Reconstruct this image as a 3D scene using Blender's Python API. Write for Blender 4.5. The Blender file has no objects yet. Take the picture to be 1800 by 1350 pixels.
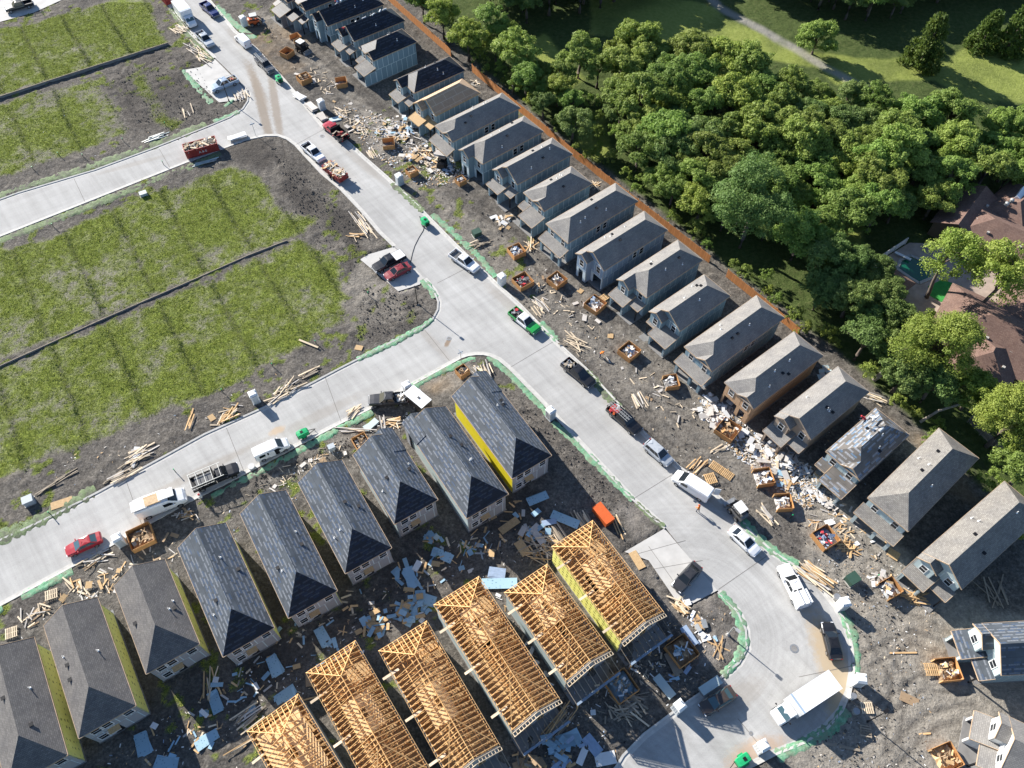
import bpy, bmesh, math, random
import numpy as np
from mathutils import Vector, Matrix, geometry

random.seed(7)
rng = np.random.default_rng(11)
R = math.radians
sc = bpy.context.scene
col = sc.collection

# ------------------------------------------------------------------ camera, sky, sun, exposure
CAM_H = 100.0
FPX = 1390.0                                   # focal length in pixels of the 1800 px wide photograph
PITCH = math.atan2(FPX, 920.0)                 # degrees below the horizon
cam_d = bpy.data.cameras.new('camera')
cam = bpy.data.objects.new('camera', cam_d)
col.objects.link(cam)
cam.location = (0, 0, CAM_H)
cam.rotation_euler = (math.pi / 2 - PITCH, 0, 0)
cam_d.sensor_width = 36.0
cam_d.lens = FPX / 1800.0 * 36.0
cam_d.clip_start = 1.0
cam_d.clip_end = 6000.0
sc.camera = cam
sc.render.resolution_x = 1024
sc.render.resolution_y = 768

SUN_AZ, SUN_EL = R(137.1), R(25.8)             # direction TO the sun, measured from +X
world = bpy.data.worlds.new('World')
sc.world = world
world.use_nodes = True
wn = world.node_tree
sky = wn.nodes.new('ShaderNodeTexSky')
sky.sky_type = 'NISHITA'
sky.sun_disc = False
sky.sun_elevation = SUN_EL
sky.sun_rotation = math.atan2(math.cos(SUN_AZ), math.sin(SUN_AZ))
sky.altitude = 100
sky.air_density = 0.8
sky.dust_density = 0.15
sky.ozone_density = 2.0
wn.links.new(sky.outputs[0], wn.nodes['Background'].inputs[0])
wn.nodes['Background'].inputs[1].default_value = 0.08
sun_d = bpy.data.lights.new('sun', 'SUN')
sun_d.energy = 5.0
sun_d.angle = R(0.53)
sun_d.color = (1.0, 0.945, 0.865)
sun = bpy.data.objects.new('sun', sun_d)
col.objects.link(sun)
sdir = Vector((math.cos(SUN_AZ) * math.cos(SUN_EL), math.sin(SUN_AZ) * math.cos(SUN_EL), math.sin(SUN_EL)))
sun.rotation_euler = sdir.to_track_quat('Z', 'Y').to_euler()
sun.location = (-60, 60, 80)
sc.view_settings.view_transform = 'Standard'
sc.view_settings.look = 'None'
sc.view_settings.gamma = 1.0
sc.view_settings.exposure = 1.27

# ------------------------------------------------------------------ helpers
SP, CP = math.sin(PITCH), math.cos(PITCH)
def at(u, v, h=0.0):
    """point at height h seen at pixel (u, v) of the 1800x1350 photograph"""
    x = (u - 900.0) / FPX
    y = (675.0 - v) / FPX
    d = (x, CP + y * SP, -SP + y * CP)
    t = (CAM_H - h) / -d[2]
    return Vector((d[0] * t, d[1] * t, h))

def at2(u, v, h=0.0):
    p = at(u, v, h)
    return (p.x, p.y)

def tag(o, label=None, cat=None, group=None, kind=None):
    if label: o['label'] = label
    if cat: o['category'] = cat
    if group: o['group'] = group
    if kind: o['kind'] = kind
    return o

def empty(name, loc=(0, 0, 0), rz=0.0, label=None, cat=None, group=None):
    o = bpy.data.objects.new(name, None)
    o.empty_display_size = 0.3
    col.objects.link(o)
    o.location = loc
    o.rotation_euler = (0, 0, rz)
    return tag(o, label, cat, group)

def place(name, me, parent=None, loc=(0, 0, 0), rot=(0, 0, 0), scale=(1, 1, 1)):
    o = bpy.data.objects.new(name, me)
    col.objects.link(o)
    o.parent = parent
    o.location = loc
    o.rotation_euler = rot
    o.scale = scale
    return o

class MB:
    """collects faces and links them as one mesh object"""
    def __init__(s):
        s.v, s.f, s.uv = [], [], []
    def face(s, pts, uv=None):
        b = len(s.v)
        s.v += [tuple(p) for p in pts]
        s.f.append(tuple(range(b, b + len(pts))))
        s.uv.append(uv)
    def box(s, x0, x1, y0, y1, z0, z1):
        b = len(s.v)
        s.v += [(x0, y0, z0), (x1, y0, z0), (x1, y1, z0), (x0, y1, z0), (x0, y0, z1), (x1, y0, z1), (x1, y1, z1), (x0, y1, z1)]
        for q in ((3, 2, 1, 0), (4, 5, 6, 7), (0, 1, 5, 4), (1, 2, 6, 5), (2, 3, 7, 6), (3, 0, 4, 7)):
            s.f.append(tuple(b + i for i in q)); s.uv.append(None)
    def bar(s, p, q, w, h, up=(0, 0, 1)):
        p, q = Vector(p), Vector(q)
        d = (q - p)
        if d.length < 1e-6: return
        d.normalize()
        u = Vector(up)
        a = d.cross(u)
        if a.length < 1e-4: a = d.cross(Vector((1, 0, 0)))
        a.normalize()
        n = a.cross(d)
        b = len(s.v)
        for c in (p, q):
            for i, j in ((-1, -1), (1, -1), (1, 1), (-1, 1)):
                s.v.append(tuple(c + a * (i * w / 2) + n * (j * h / 2)))
        for k in ((3, 2, 1, 0), (4, 5, 6, 7), (0, 1, 5, 4), (1, 2, 6, 5), (2, 3, 7, 6), (3, 0, 4, 7)):
            s.f.append(tuple(b + i for i in k)); s.uv.append(None)
    def tube(s, pts, radii, n=8, cap=True):
        rings = []
        for i, p in enumerate(pts):
            p = Vector(p)
            d = Vector(pts[min(i + 1, len(pts) - 1)]) - Vector(pts[max(i - 1, 0)])
            d.normalize()
            a = d.cross(Vector((0, 0, 1)))
            if a.length < 1e-3: a = Vector((1, 0, 0))
            a.normalize()
            c = d.cross(a)
            b = len(s.v)
            for k in range(n):
                t = 2 * math.pi * k / n
                s.v.append(tuple(p + (a * math.cos(t) + c * math.sin(t)) * radii[i]))
            rings.append(b)
        for i in range(len(rings) - 1):
            for k in range(n):
                k2 = (k + 1) % n
                s.f.append((rings[i] + k, rings[i] + k2, rings[i + 1] + k2, rings[i + 1] + k)); s.uv.append(None)
        if cap:
            s.f.append(tuple(rings[-1] + k for k in range(n))); s.uv.append(None)
            s.f.append(tuple(rings[0] + k for k in reversed(range(n)))); s.uv.append(None)
    def slab(s, pts, th, uvdir=None):
        """roof plane: polygon pts with thickness th downwards; uv runs along uvdir and up the slope, in metres"""
        P = [Vector(p) for p in pts]
        nrm = geometry.normal(P)
        if nrm.z < 0:
            P.reverse(); nrm = -nrm
        if uvdir is None:
            uvdir = Vector((0, 0, 1)).cross(nrm)
            if uvdir.length < 1e-4: uvdir = Vector((1, 0, 0))
        uvdir = Vector(uvdir).normalized()
        vd = nrm.cross(uvdir)
        uv = [(p.dot(uvdir), p.dot(vd)) for p in P]
        s.face(P, uv)
        Q = [p - Vector((0, 0, th)) for p in P]
        s.face(list(reversed(Q)))
        n = len(P)
        for i in range(n):
            j = (i + 1) % n
            s.face([Q[i], Q[j], P[j], P[i]])
    def mesh(s, name, mat=None, smooth=False):
        me = bpy.data.meshes.new(name)
        me.from_pydata(s.v, [], s.f)
        if any(u for u in s.uv):
            lay = me.uv_layers.new(name='UVMap')
            i = 0
            for u, f in zip(s.uv, s.f):
                for k in range(len(f)):
                    if u: lay.data[i].uv = u[k]
                    i += 1
        if mat: me.materials.append(mat)
        if smooth:
            me.polygons.foreach_set('use_smooth', [True] * len(me.polygons))
        me.update()
        return me
    def build(s, name, mat, parent=None, smooth=False):
        return place(name, s.mesh(name, mat, smooth), parent)

# numpy value noise
def _hash(ix, iy, seed):
    h = (ix * 374761393 + iy * 668265263 + seed * 974711) & 0x7fffffff
    h = ((h ^ (h >> 13)) * 1274126177) & 0x7fffffff
    return ((h ^ (h >> 16)) & 0xffff) / 65535.0
def vnoise(x, y, seed=0):
    ix, iy = np.floor(x).astype(np.int64), np.floor(y).astype(np.int64)
    fx, fy = x - ix, y - iy
    fx = fx * fx * (3 - 2 * fx); fy = fy * fy * (3 - 2 * fy)
    a, b = _hash(ix, iy, seed), _hash(ix + 1, iy, seed)
    c, d = _hash(ix, iy + 1, seed), _hash(ix + 1, iy + 1, seed)
    return (a * (1 - fx) + b * fx) * (1 - fy) + (c * (1 - fx) + d * fx) * fy
def fbm(x, y, wl, octv=4, seed=0, gain=0.5):
    s, a, t = 0, 1, 0
    for o in range(octv):
        s = s + a * vnoise(x / wl * 2 ** o + 17.3 * o, y / wl * 2 ** o - 9.1 * o, seed + o); t += a; a *= gain
    return s / t
def inpoly(x, y, poly):
    r = np.zeros(x.shape, bool)
    n = len(poly)
    for i in range(n):
        x0, y0 = poly[i]; x1, y1 = poly[(i + 1) % n]
        if y0 == y1: continue
        c = ((y0 > y) != (y1 > y)) & (x < (x1 - x0) * (y - y0) / (y1 - y0) + x0)
        r ^= c
    return r
def distline(x, y, pts):
    d = np.full(x.shape, 1e9)
    for (x0, y0), (x1, y1) in zip(pts[:-1], pts[1:]):
        dx, dy = x1 - x0, y1 - y0
        t = np.clip(((x - x0) * dx + (y - y0) * dy) / (dx * dx + dy * dy + 1e-9), 0, 1)
        d = np.minimum(d, np.hypot(x - x0 - t * dx, y - y0 - t * dy))
    return d

# ------------------------------------------------------------------ materials
M = {}
class NT:
    def __init__(s, name, rough=0.8, metal=0.0, spec=0.3):
        s.m = bpy.data.materials.new(name); s.m.use_nodes = True
        s.t = s.m.node_tree; s.n = s.t.nodes; s.l = s.t.links
        s.b = s.n['Principled BSDF']
        s.b.inputs['Roughness'].default_value = rough
        s.b.inputs['Metallic'].default_value = metal
        s.b.inputs['Specular IOR Level'].default_value = spec
    def node(s, t, **kw):
        nd = s.n.new(t)
        for k, v in kw.items():
            if k.startswith('i_'):
                nd.inputs[k[2:].replace('_', ' ')].default_value = v
            else: setattr(nd, k, v)
        return nd
    def link(s, a, b): s.l.new(a, b)
    def coord(s, kind='Object', scale=(1, 1, 1), rot=(0, 0, 0), loc=(0, 0, 0)):
        c = s.node('ShaderNodeTexCoord'); mp = s.node('ShaderNodeMapping'); src = c.outputs[kind]
        if rot[2]:          # turn first, then stretch, so streaks follow the turned axis
            vr = s.node('ShaderNodeVectorRotate', rotation_type='Z_AXIS'); vr.inputs['Angle'].default_value = rot[2]
            s.link(src, vr.inputs['Vector']); src = vr.outputs[0]
        mp.inputs['Scale'].default_value = scale; mp.inputs['Location'].default_value = loc
        s.link(src, mp.inputs[0]); return mp.outputs[0]
    def noise(s, vec, scale, detail=4, rough=0.55):
        nd = s.node('ShaderNodeTexNoise'); nd.inputs['Scale'].default_value = scale
        nd.inputs['Detail'].default_value = detail; nd.inputs['Roughness'].default_value = rough
        if vec is not None: s.link(vec, nd.inputs['Vector'])
        return nd.outputs['Fac']
    def ramp(s, fac, stops):
        r = s.node('ShaderNodeValToRGB')
        e = r.color_ramp.elements
        while len(e) < len(stops): e.new(0.5)
        for i, (p, c) in enumerate(stops):
            e[i].position = p; e[i].color = (*c, 1) if len(c) == 3 else c
        s.link(fac, r.inputs[0]); return r.outputs[0]
    def mix(s, fac, a, b, blend='MIX'):
        m = s.node('ShaderNodeMix', data_type='RGBA', blend_type=blend)
        for val, idx in ((fac, 0), (a, 6), (b, 7)):
            if hasattr(val, 'is_output'): s.link(val, m.inputs[idx])
            elif idx == 0: m.inputs[0].default_value = val
            else: m.inputs[idx].default_value = (*val, 1)
        return m.outputs[2]
    def math(s, op, a, b=None, c=None, clamp=False):
        m = s.node('ShaderNodeMath', operation=op, use_clamp=clamp)
        for i, v in enumerate((a, b, c)):
            if v is None: continue
            if hasattr(v, 'is_output'): s.link(v, m.inputs[i])
            else: m.inputs[i].default_value = v
        return m.outputs[0]
    def attr(s, name):
        a = s.node('ShaderNodeAttribute', attribute_name=name); return a.outputs['Fac']
    def col(s, c):
        if hasattr(c, 'is_output'): s.link(c, s.b.inputs['Base Color'])
        else: s.b.inputs['Base Color'].default_value = (*c, 1)
        return s
    def bump(s, h, strength=0.5, dist=0.05):
        b = s.node('ShaderNodeBump'); b.inputs['Strength'].default_value = strength; b.inputs['Distance'].default_value = dist
        s.link(h, b.inputs['Height']); s.link(b.outputs[0], s.b.inputs['Normal']); return s
    def rnd(s):
        return s.node('ShaderNodeObjectInfo').outputs['Random']
    def done(s, key): M[key] = s.m; return s.m

def simple(key, c, rough=0.7, metal=0.0, spec=0.3, var=0.12, scale=3.0, coat=0.0, objvar=0.0):
    t = NT(key, rough, metal, spec)
    f = t.noise(t.coord('Object'), scale)
    out = t.ramp(f, [(0.25, tuple(x * (1 - var) for x in c)), (0.75, tuple(min(1, x * (1 + var)) for x in c))])
    if objvar:
        hs = t.node('ShaderNodeHueSaturation')
        v = t.math('MULTIPLY_ADD', t.rnd(), 2 * objvar, 1 - objvar)
        t.link(v, hs.inputs['Value']); t.link(out, hs.inputs['Color']); out = hs.outputs[0]
    t.col(out)
    if coat:
        t.b.inputs['Coat Weight'].default_value = coat; t.b.inputs['Coat Roughness'].default_value = 0.08
    return t.done(key)

# plain ones
simple('kerb', (0.46, 0.45, 0.425), 0.85, var=0.15, scale=1.5)
simple('trim', (0.55, 0.50, 0.43), 0.7)
simple('fascia', (0.42, 0.31, 0.21), 0.8, var=0.25, scale=1.2)
simple('white', (0.66, 0.66, 0.65), 0.5, objvar=0.1)
simple('plastic_white', (0.68, 0.69, 0.68), 0.45, var=0.06)
simple('plastic_grey', (0.36, 0.40, 0.43), 0.5, var=0.08)
simple('pine', (0.55, 0.36, 0.18), 0.75, var=0.25, scale=2.0, objvar=0.22)
simple('pine_frame', (0.68, 0.42, 0.18), 0.75, var=0.25, scale=1.3, objvar=0.12)
simple('pine_pale', (0.60, 0.49, 0.35), 0.75, var=0.2, scale=2.0, objvar=0.25)
simple('wood_grey', (0.26, 0.22, 0.17), 0.85, var=0.25, scale=2.0, objvar=0.3)
simple('bin_wood', (0.43, 0.22, 0.085), 0.8, var=0.3, scale=1.1, objvar=0.15)
simple('foam', (0.26, 0.40, 0.50), 0.6, var=0.1, scale=1.5, objvar=0.15)
simple('drywall', (0.46, 0.43, 0.395), 0.8, var=0.1, objvar=0.12)
simple('wrap_blue', (0.28, 0.36, 0.48), 0.5, var=0.2)
simple('card', (0.33, 0.23, 0.14), 0.8, var=0.15, objvar=0.2)
simple('black', (0.012, 0.012, 0.014), 0.5, var=0.1)
simple('black_metal', (0.02, 0.02, 0.022), 0.4, metal=0.3)
simple('tyre', (0.018, 0.018, 0.018), 0.85, var=0.2)
simple('rim', (0.42, 0.43, 0.45), 0.3, metal=0.8, var=0.1)
simple('steel', (0.35, 0.36, 0.37), 0.45, metal=0.6)
simple('galv', (0.42, 0.43, 0.42), 0.5, metal=0.4)
simple('lamp_red', (0.35, 0.01, 0.01), 0.3, spec=0.5)
simple('lamp_white', (0.75, 0.76, 0.78), 0.2, spec=0.6)
simple('green_plastic', (0.02, 0.34, 0.13), 0.4, var=0.12)
simple('green_box', (0.035, 0.075, 0.055), 0.55)
simple('orange', (0.55, 0.11, 0.03), 0.45)
simple('red_metal', (0.26, 0.035, 0.03), 0.5, var=0.25)
simple('skin', (0.35, 0.2, 0.14), 0.6)
simple('cloth_red', (0.42, 0.04, 0.05), 0.9)
simple('cloth_blue', (0.06, 0.09, 0.16), 0.9)
simple('cloth_white', (0.6, 0.6, 0.58), 0.9)
simple('bark', (0.13, 0.105, 0.085), 0.9, var=0.35, scale=1.5)
simple('bark_pale', (0.36, 0.32, 0.27), 0.9, var=0.3, scale=1.5)
simple('slab_dark', (0.20, 0.195, 0.19), 0.85, var=0.2, scale=0.8)
simple('interior', (0.10, 0.075, 0.05), 0.9, var=0.3)
simple('osb_pale', (0.66, 0.46, 0.24), 0.8, var=0.2, scale=1.5)
simple('osb_wall', (0.35, 0.24, 0.13), 0.8, var=0.2, scale=1.5)
simple('brown_wall', (0.12, 0.09, 0.06), 0.8)
simple('deck', (0.36, 0.29, 0.24), 0.85, var=0.25, scale=0.7)
simple('pile_stone', (0.38, 0.36, 0.33), 0.9, var=0.25)
simple('load_tan', (0.50, 0.36, 0.22), 0.8, var=0.3)
simple('pipe_white', (0.72, 0.72, 0.70), 0.5)
def paint(key, c, rough=0.35, metal=0.0, coat=0.6):
    simple(key, c, rough, metal, 0.5, var=0.05, coat=coat)
for k, c in dict(p_white=(0.72, 0.73, 0.74), p_black=(0.012, 0.012, 0.014), p_char=(0.035, 0.035, 0.038), p_grey=(0.10, 0.10, 0.10),
                 p_silver=(0.40, 0.43, 0.46), p_red=(0.33, 0.012, 0.02), p_maroon=(0.22, 0.025, 0.03), p_blue=(0.012, 0.025, 0.13),
                 p_brown=(0.055, 0.042, 0.035), p_green=(0.02, 0.30, 0.06), p_lblue=(0.30, 0.38, 0.48)).items():
    paint(k, c)

t = NT('glass', 0.06, 0, 0.6); t.col((0.012, 0.016, 0.02)); t.done('glass')
t = NT('glass_blue', 0.08, 0, 0.6); t.col((0.06, 0.11, 0.13)); t.done('glass_blue')

# OSB boards: flaky tan
t = NT('osb', 0.8); v = t.coord('Object')
f = t.noise(v, 9, 3); g = t.noise(v, 0.9, 3)
c = t.ramp(f, [(0.3, (0.34, 0.22, 0.10)), (0.7, (0.55, 0.38, 0.20))])
t.col(t.mix(t.math('MULTIPLY', g, 0.5), c, (0.42, 0.30, 0.18))).done('osb')
# OSB roof deck with pale sheet joints
t = NT('osb_roof', 0.8); v = t.coord('UV')
br = t.node('ShaderNodeTexBrick', offset=0.5)
br.inputs['Scale'].default_value = 1.0; br.inputs['Brick Width'].default_value = 2.44; br.inputs['Row Height'].default_value = 1.22
br.inputs['Mortar Size'].default_value = 0.10; br.inputs['Mortar Smooth'].default_value = 1.0
br.inputs['Color1'].default_value = (0.36, 0.25, 0.165, 1); br.inputs['Color2'].default_value = (0.42, 0.29, 0.185, 1); br.inputs['Mortar'].default_value = (0.55, 0.44, 0.33, 1)
t.link(v, br.inputs['Vector'])
t.col(t.mix(0.25, br.outputs[0], t.ramp(t.noise(v, 2.5, 4), [(0.3, (0.28, 0.19, 0.13)), (0.7, (0.52, 0.39, 0.26))]))).done('osb_roof')

# shingles
def shingle(key, a, b):
    t = NT(key, 0.9, 0, 0.2); v = t.coord('UV')
    br = t.node('ShaderNodeTexBrick', offset=0.5)
    for k, x in (('Scale', 1.0), ('Brick Width', 0.32), ('Row Height', 0.19), ('Mortar Size', 0.018), ('Bias', 0.0)): br.inputs[k].default_value = x
    br.inputs['Color1'].default_value = (*a, 1); br.inputs['Color2'].default_value = (*b, 1)
    br.inputs['Mortar'].default_value = (*[x * 0.75 for x in a], 1)
    t.link(v, br.inputs['Vector'])
    big = t.ramp(t.noise(v, 0.45, 5, 0.65), [(0.3, (0.78, 0.78, 0.80)), (0.7, (1.16, 1.14, 1.1))])
    c = t.mix(1.0, br.outputs[0], big, 'MULTIPLY')
    t.col(c); return t.done(key)
shingle('shingle', (0.200, 0.193, 0.184), (0.255, 0.247, 0.236))
shingle('shingle_tan', (0.175, 0.166, 0.154), (0.25, 0.24, 0.222))
shingle('shingle_dark', (0.125, 0.12, 0.117), (0.175, 0.168, 0.163))
shingle('shingle_brown', (0.15, 0.095, 0.078), (0.20, 0.135, 0.11))

# underlayment: dark felt in courses with broken bluish printed dashes
def felt(key, base, dash, blue, rowh=0.50, dw=1.5):
    t = NT(key, 0.5, 0, 0.35); v = t.coord('UV')
    sep = t.node('ShaderNodeSeparateXYZ'); t.link(v, sep.inputs[0])
    def layer(bw, rh, loc, offs):
        mp = t.node('ShaderNodeMapping'); mp.inputs['Location'].default_value = loc; t.link(v, mp.inputs[0])
        br = t.node('ShaderNodeTexBrick', offset=offs, offset_frequency=2)
        for k, x in (('Scale', 1.0), ('Brick Width', bw), ('Row Height', rh), ('Mortar Size', rh * 0.31), ('Mortar Smooth', 0.12), ('Bias', 0.0)): br.inputs[k].default_value = x
        br.inputs['Color1'].default_value = (0.0, 0, 0, 1); br.inputs['Color2'].default_value = (1, 1, 1, 1); br.inputs['Mortar'].default_value = (0, 0, 0, 1)
        t.link(mp.outputs[0], br.inputs['Vector']); return br
    b1 = layer(dw, rowh, (0.3, 0.1, 0), 0.37)
    b2 = layer(dw * 0.7, rowh, (0.9, 0.35, 0), 0.61)
    f1 = t.math('MULTIPLY', t.math('SUBTRACT', 1.0, b1.outputs['Fac']), t.math('GREATER_THAN', b1.outputs['Color'], 0.25))
    f2 = t.math('MULTIPLY', t.math('SUBTRACT', 1.0, b2.outputs['Fac']), t.math('GREATER_THAN', b2.outputs['Color'], 0.55))
    worn = t.ramp(t.noise(v, 6, 3), [(0.3, (0.25, 0.25, 0.25)), (0.6, (0.9, 0.9, 0.9))])
    c0 = t.ramp(t.noise(v, 0.7, 5), [(0.3, tuple(x * 0.75 for x in base)), (0.7, tuple(x * 1.25 for x in base))])
    c1 = t.mix(t.math('MULTIPLY', f1, worn), c0, dash)
    c2 = t.mix(t.math('MULTIPLY', f2, t.math('MULTIPLY', worn, 0.8)), c1, blue)
    lap = t.math('LESS_THAN', t.math('FRACT', t.math('DIVIDE', sep.outputs[1], 1.0)), 0.05)
    t.col(t.mix(t.math('MULTIPLY', lap, 0.6), c2, tuple(x * 0.45 for x in base)))
    return t.done(key)
felt('felt', (0.066, 0.076, 0.088), (0.185, 0.20, 0.225), (0.055, 0.09, 0.16), 0.5, 1.6)
felt('felt_blue', (0.12, 0.11, 0.10), (0.30, 0.31, 0.33), (0.11, 0.22, 0.36), 0.62, 1.9)
felt('felt_black', (0.018, 0.019, 0.024), (0.05, 0.055, 0.07), (0.02, 0.03, 0.06))  # real black felt roofs; also the painted shade on left row hips

# wall sheathing
simple('sheath', (0.185, 0.265, 0.31), 0.7, var=0.1, scale=0.6, objvar=0.07)
simple('sheath_tape', (0.52, 0.60, 0.63), 0.6, var=0.08)
simple('sheath_blue', (0.22, 0.29, 0.38), 0.7, var=0.1, scale=0.6, objvar=0.07)
simple('sheath_grey', (0.30, 0.30, 0.31), 0.75, var=0.12, scale=0.8, objvar=0.08)
simple('sheath_dark', (0.15, 0.155, 0.165), 0.75, var=0.12, scale=0.8, objvar=0.08)
simple('sheath_pale', (0.42, 0.50, 0.50), 0.7, var=0.08, scale=0.8, objvar=0.05)
simple('stucco', (0.43, 0.28, 0.17), 0.85, var=0.1, scale=0.7)
simple('beige', (0.33, 0.26, 0.20), 0.85, var=0.12, scale=0.7)
# yellow sheathing with rows of printed marks
t = NT('yellow', 0.6); v = t.coord('Object')
vo = t.node('ShaderNodeTexVoronoi'); vo.inputs['Scale'].default_value = 1.2; vo.inputs['Randomness'].default_value = 0.22; t.link(v, vo.inputs['Vector'])
mk = t.math('LESS_THAN', t.math('ADD', vo.outputs['Distance'], t.math('MULTIPLY', t.noise(v, 9, 2), 0.5)), 0.50)
base = t.ramp(t.noise(v, 0.6, 4), [(0.3, (0.90, 0.87, 0.24)), (0.7, (0.96, 0.93, 0.30))])
t.col(t.mix(t.math('MULTIPLY', mk, 0.8), base, (0.16, 0.15, 0.04))).done('yellow')
t = NT('yellow_plain', 0.6); v = t.coord('Object')
t.col(t.ramp(t.noise(v, 0.6, 4), [(0.3, (0.66, 0.56, 0.02)), (0.7, (0.76, 0.66, 0.03))])).done('yellow_plain')
# printed foam sheet lying on the ground: dark letters-like marks in a row
t = NT('foam_print', 0.55); v = t.coord('Object', (3.4, 1.5, 0))
vo = t.node('ShaderNodeTexVoronoi'); vo.inputs['Scale'].default_value = 2.6; vo.inputs['Randomness'].default_value = 0.55; t.link(v, vo.inputs['Vector'])
mk = t.math('LESS_THAN', t.math('ADD', vo.outputs['Distance'], t.math('MULTIPLY', t.noise(v, 8, 2), 0.5)), 0.50)
hs = t.node('ShaderNodeHueSaturation'); t.link(t.math('MULTIPLY_ADD', t.rnd(), 0.35, 0.82), hs.inputs['Value'])
hs.inputs['Color'].default_value = (0.30, 0.45, 0.54, 1)
t.col(t.mix(t.math('MULTIPLY', mk, 0.6), hs.outputs[0], (0.06, 0.13, 0.18))).done('foam_print')

# concrete road: fine mottling, tyre streaks along the two street directions, muddy stains
t = NT('concrete', 0.85, 0, 0.25); v = t.coord('Object')
c0 = t.ramp(t.noise(v, 0.16, 6, 0.6), [(0.3, (0.325, 0.322, 0.312)), (0.7, (0.42, 0.417, 0.406))])
fine = t.ramp(t.noise(v, 7, 4, 0.7), [(0.3, (0.90, 0.90, 0.90)), (0.7, (1.08, 1.08, 1.08))])
s1 = t.ramp(t.noise(t.coord('Object', (0.035, 0.9, 1), (0, 0, R(52))), 1.0, 6, 0.65), [(0.30, (0.86, 0.855, 0.85)), (0.62, (1.05, 1.05, 1.05))])
s2 = t.ramp(t.noise(t.coord('Object', (0.035, 1.0, 1), (0, 0, R(-33))), 1.0, 6, 0.65), [(0.30, (0.91, 0.91, 0.91)), (0.62, (1.03, 1.03, 1.03))])
# tyre arcs worn into the bend
bc = at(1225, 1105)
vm = t.node('ShaderNodeVectorMath', operation='DISTANCE'); vm.inputs[1].default_value = (bc.x, bc.y, 0); t.link(v, vm.inputs[0])
cx = t.node('ShaderNodeCombineXYZ'); t.link(t.math('ADD', t.math('MULTIPLY', vm.outputs['Value'], 1.5), t.math('MULTIPLY', t.noise(v, 0.05, 2), 6.0)), cx.inputs[0])
arc = t.ramp(t.noise(cx.outputs[0], 1.0, 4, 0.6), [(0.35, (0.90, 0.90, 0.895)), (0.6, (1.03, 1.03, 1.03))])
near = t.math('MULTIPLY', t.math('SUBTRACT', 1.0, t.math('DIVIDE', vm.outputs['Value'], 26.0), None, True), 1.6, None, True)
arc = t.mix(near, (1, 1, 1), arc)
c = t.mix(1.0, t.mix(1.0, t.mix(1.0, c0, fine, 'MULTIPLY'), s1, 'MULTIPLY'), s2, 'MULTIPLY')
c = t.mix(1.0, c, arc, 'MULTIPLY')
spots = t.ramp(t.noise(v, 1.1, 2, 0.4), [(0.66, (0, 0, 0)), (0.74, (1, 1, 1))])
c = t.mix(t.math('MULTIPLY', spots, 0.22), c, (0.22, 0.21, 0.19))
def stain(c, px, ang, lx, ly, colr, k):
    p = at(*px)
    # express the point in the stain's own frame, then a soft ellipse broken up by noise
    vm = t.node('ShaderNodeVectorMath', operation='SUBTRACT'); vm.inputs[1].default_value = (p.x, p.y, 0)
    cc = t.node('ShaderNodeTexCoord'); t.link(cc.outputs['Object'], vm.inputs[0])
    vr = t.node('ShaderNodeVectorRotate', rotation_type='Z_AXIS'); vr.inputs['Angle'].default_value = -ang; t.link(vm.outputs[0], vr.inputs['Vector'])
    vs = t.node('ShaderNodeVectorMath', operation='MULTIPLY'); vs.inputs[1].default_value = (1 / lx, 1 / ly, 0); t.link(vr.outputs[0], vs.inputs[0])
    gr = t.node('ShaderNodeTexGradient', gradient_type='SPHERICAL'); t.link(vs.outputs[0], gr.inputs[0])
    nz = t.noise(t.coord('Object', (1, 1, 1)), 1.6, 6, 0.75)
    f = t.math('MULTIPLY', t.math('MULTIPLY', t.math('SUBTRACT', t.math('ADD', gr.outputs['Fac'], nz), 0.55, None, True), 2.2, None, True), k)
    f = t.math('MULTIPLY', f, t.math('GREATER_THAN', gr.outputs['Fac'], 0.001))
    return t.mix(f, c, colr)
c = stain(c, (462, 195), R(-71), 20, 1.25, (0.20, 0.16, 0.12), 0.8)
c = stain(c, (484, 185), R(-75), 17, 1.1, (0.22, 0.18, 0.14), 0.75)
c = stain(c, (452, 150), R(-64), 12, 1.2, (0.24, 0.20, 0.16), 0.6)
c = stain(c, (1465, 1170), R(-80), 9, 2.5, (0.40, 0.31, 0.20), 0.85)
c = stain(c, (1480, 1235), R(-100), 6, 2.5, (0.42, 0.34, 0.23), 0.9)
c = stain(c, (1330, 1325), R(20), 5, 2, (0.40, 0.28, 0.19), 0.7)
for px_, an_, lx_, ly_, k_ in (((640, 290), -48, 9, 1.2, .35), ((900, 540), -48, 10, 1.2, .35), ((1110, 745), -50, 10, 1.2, .4), ((1230, 860), -45, 7, 1.1, .4), ((760, 600), -50, 7, .9, .3), ((350, 830), 32, 12, 1.0, .4), ((560, 730), 32, 10, 1.2, .3), ((420, 70), -52, 8, 1.3, .4), ((230, 290), 24, 9, .8, .3), ((840, 640), 20, 4, 1.0, .35), ((1290, 1230), 30, 6, 2.0, .35)):
    c = stain(c, px_, R(an_), lx_, ly_, (0.24, 0.205, 0.165), k_)
c = stain(c, (690, 260), R(-48), 14, 1.5, (0.33, 0.27, 0.22), 0.4)
c = stain(c, (487, 757), R(30), 1.6, 0.8, (0.42, 0.32, 0.22), 0.8)
c = stain(c, (787, 602), R(70), 1.3, 0.5, (0.22, 0.16, 0.11), 0.9)
c = stain(c, (610, 745), R(30), 2.5, 1.2, (0.30, 0.26, 0.21), 0.5)
c = stain(c, (270, 910), R(30), 3, 1.6, (0.35, 0.29, 0.23), 0.5)
c = stain(c, (500, 800), R(30), 10, 0.9, (0.38, 0.27, 0.19), 0.6)
t.col(c); t.bump(t.noise(v, 12, 3), 0.12, 0.02); t.done('concrete')
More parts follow.
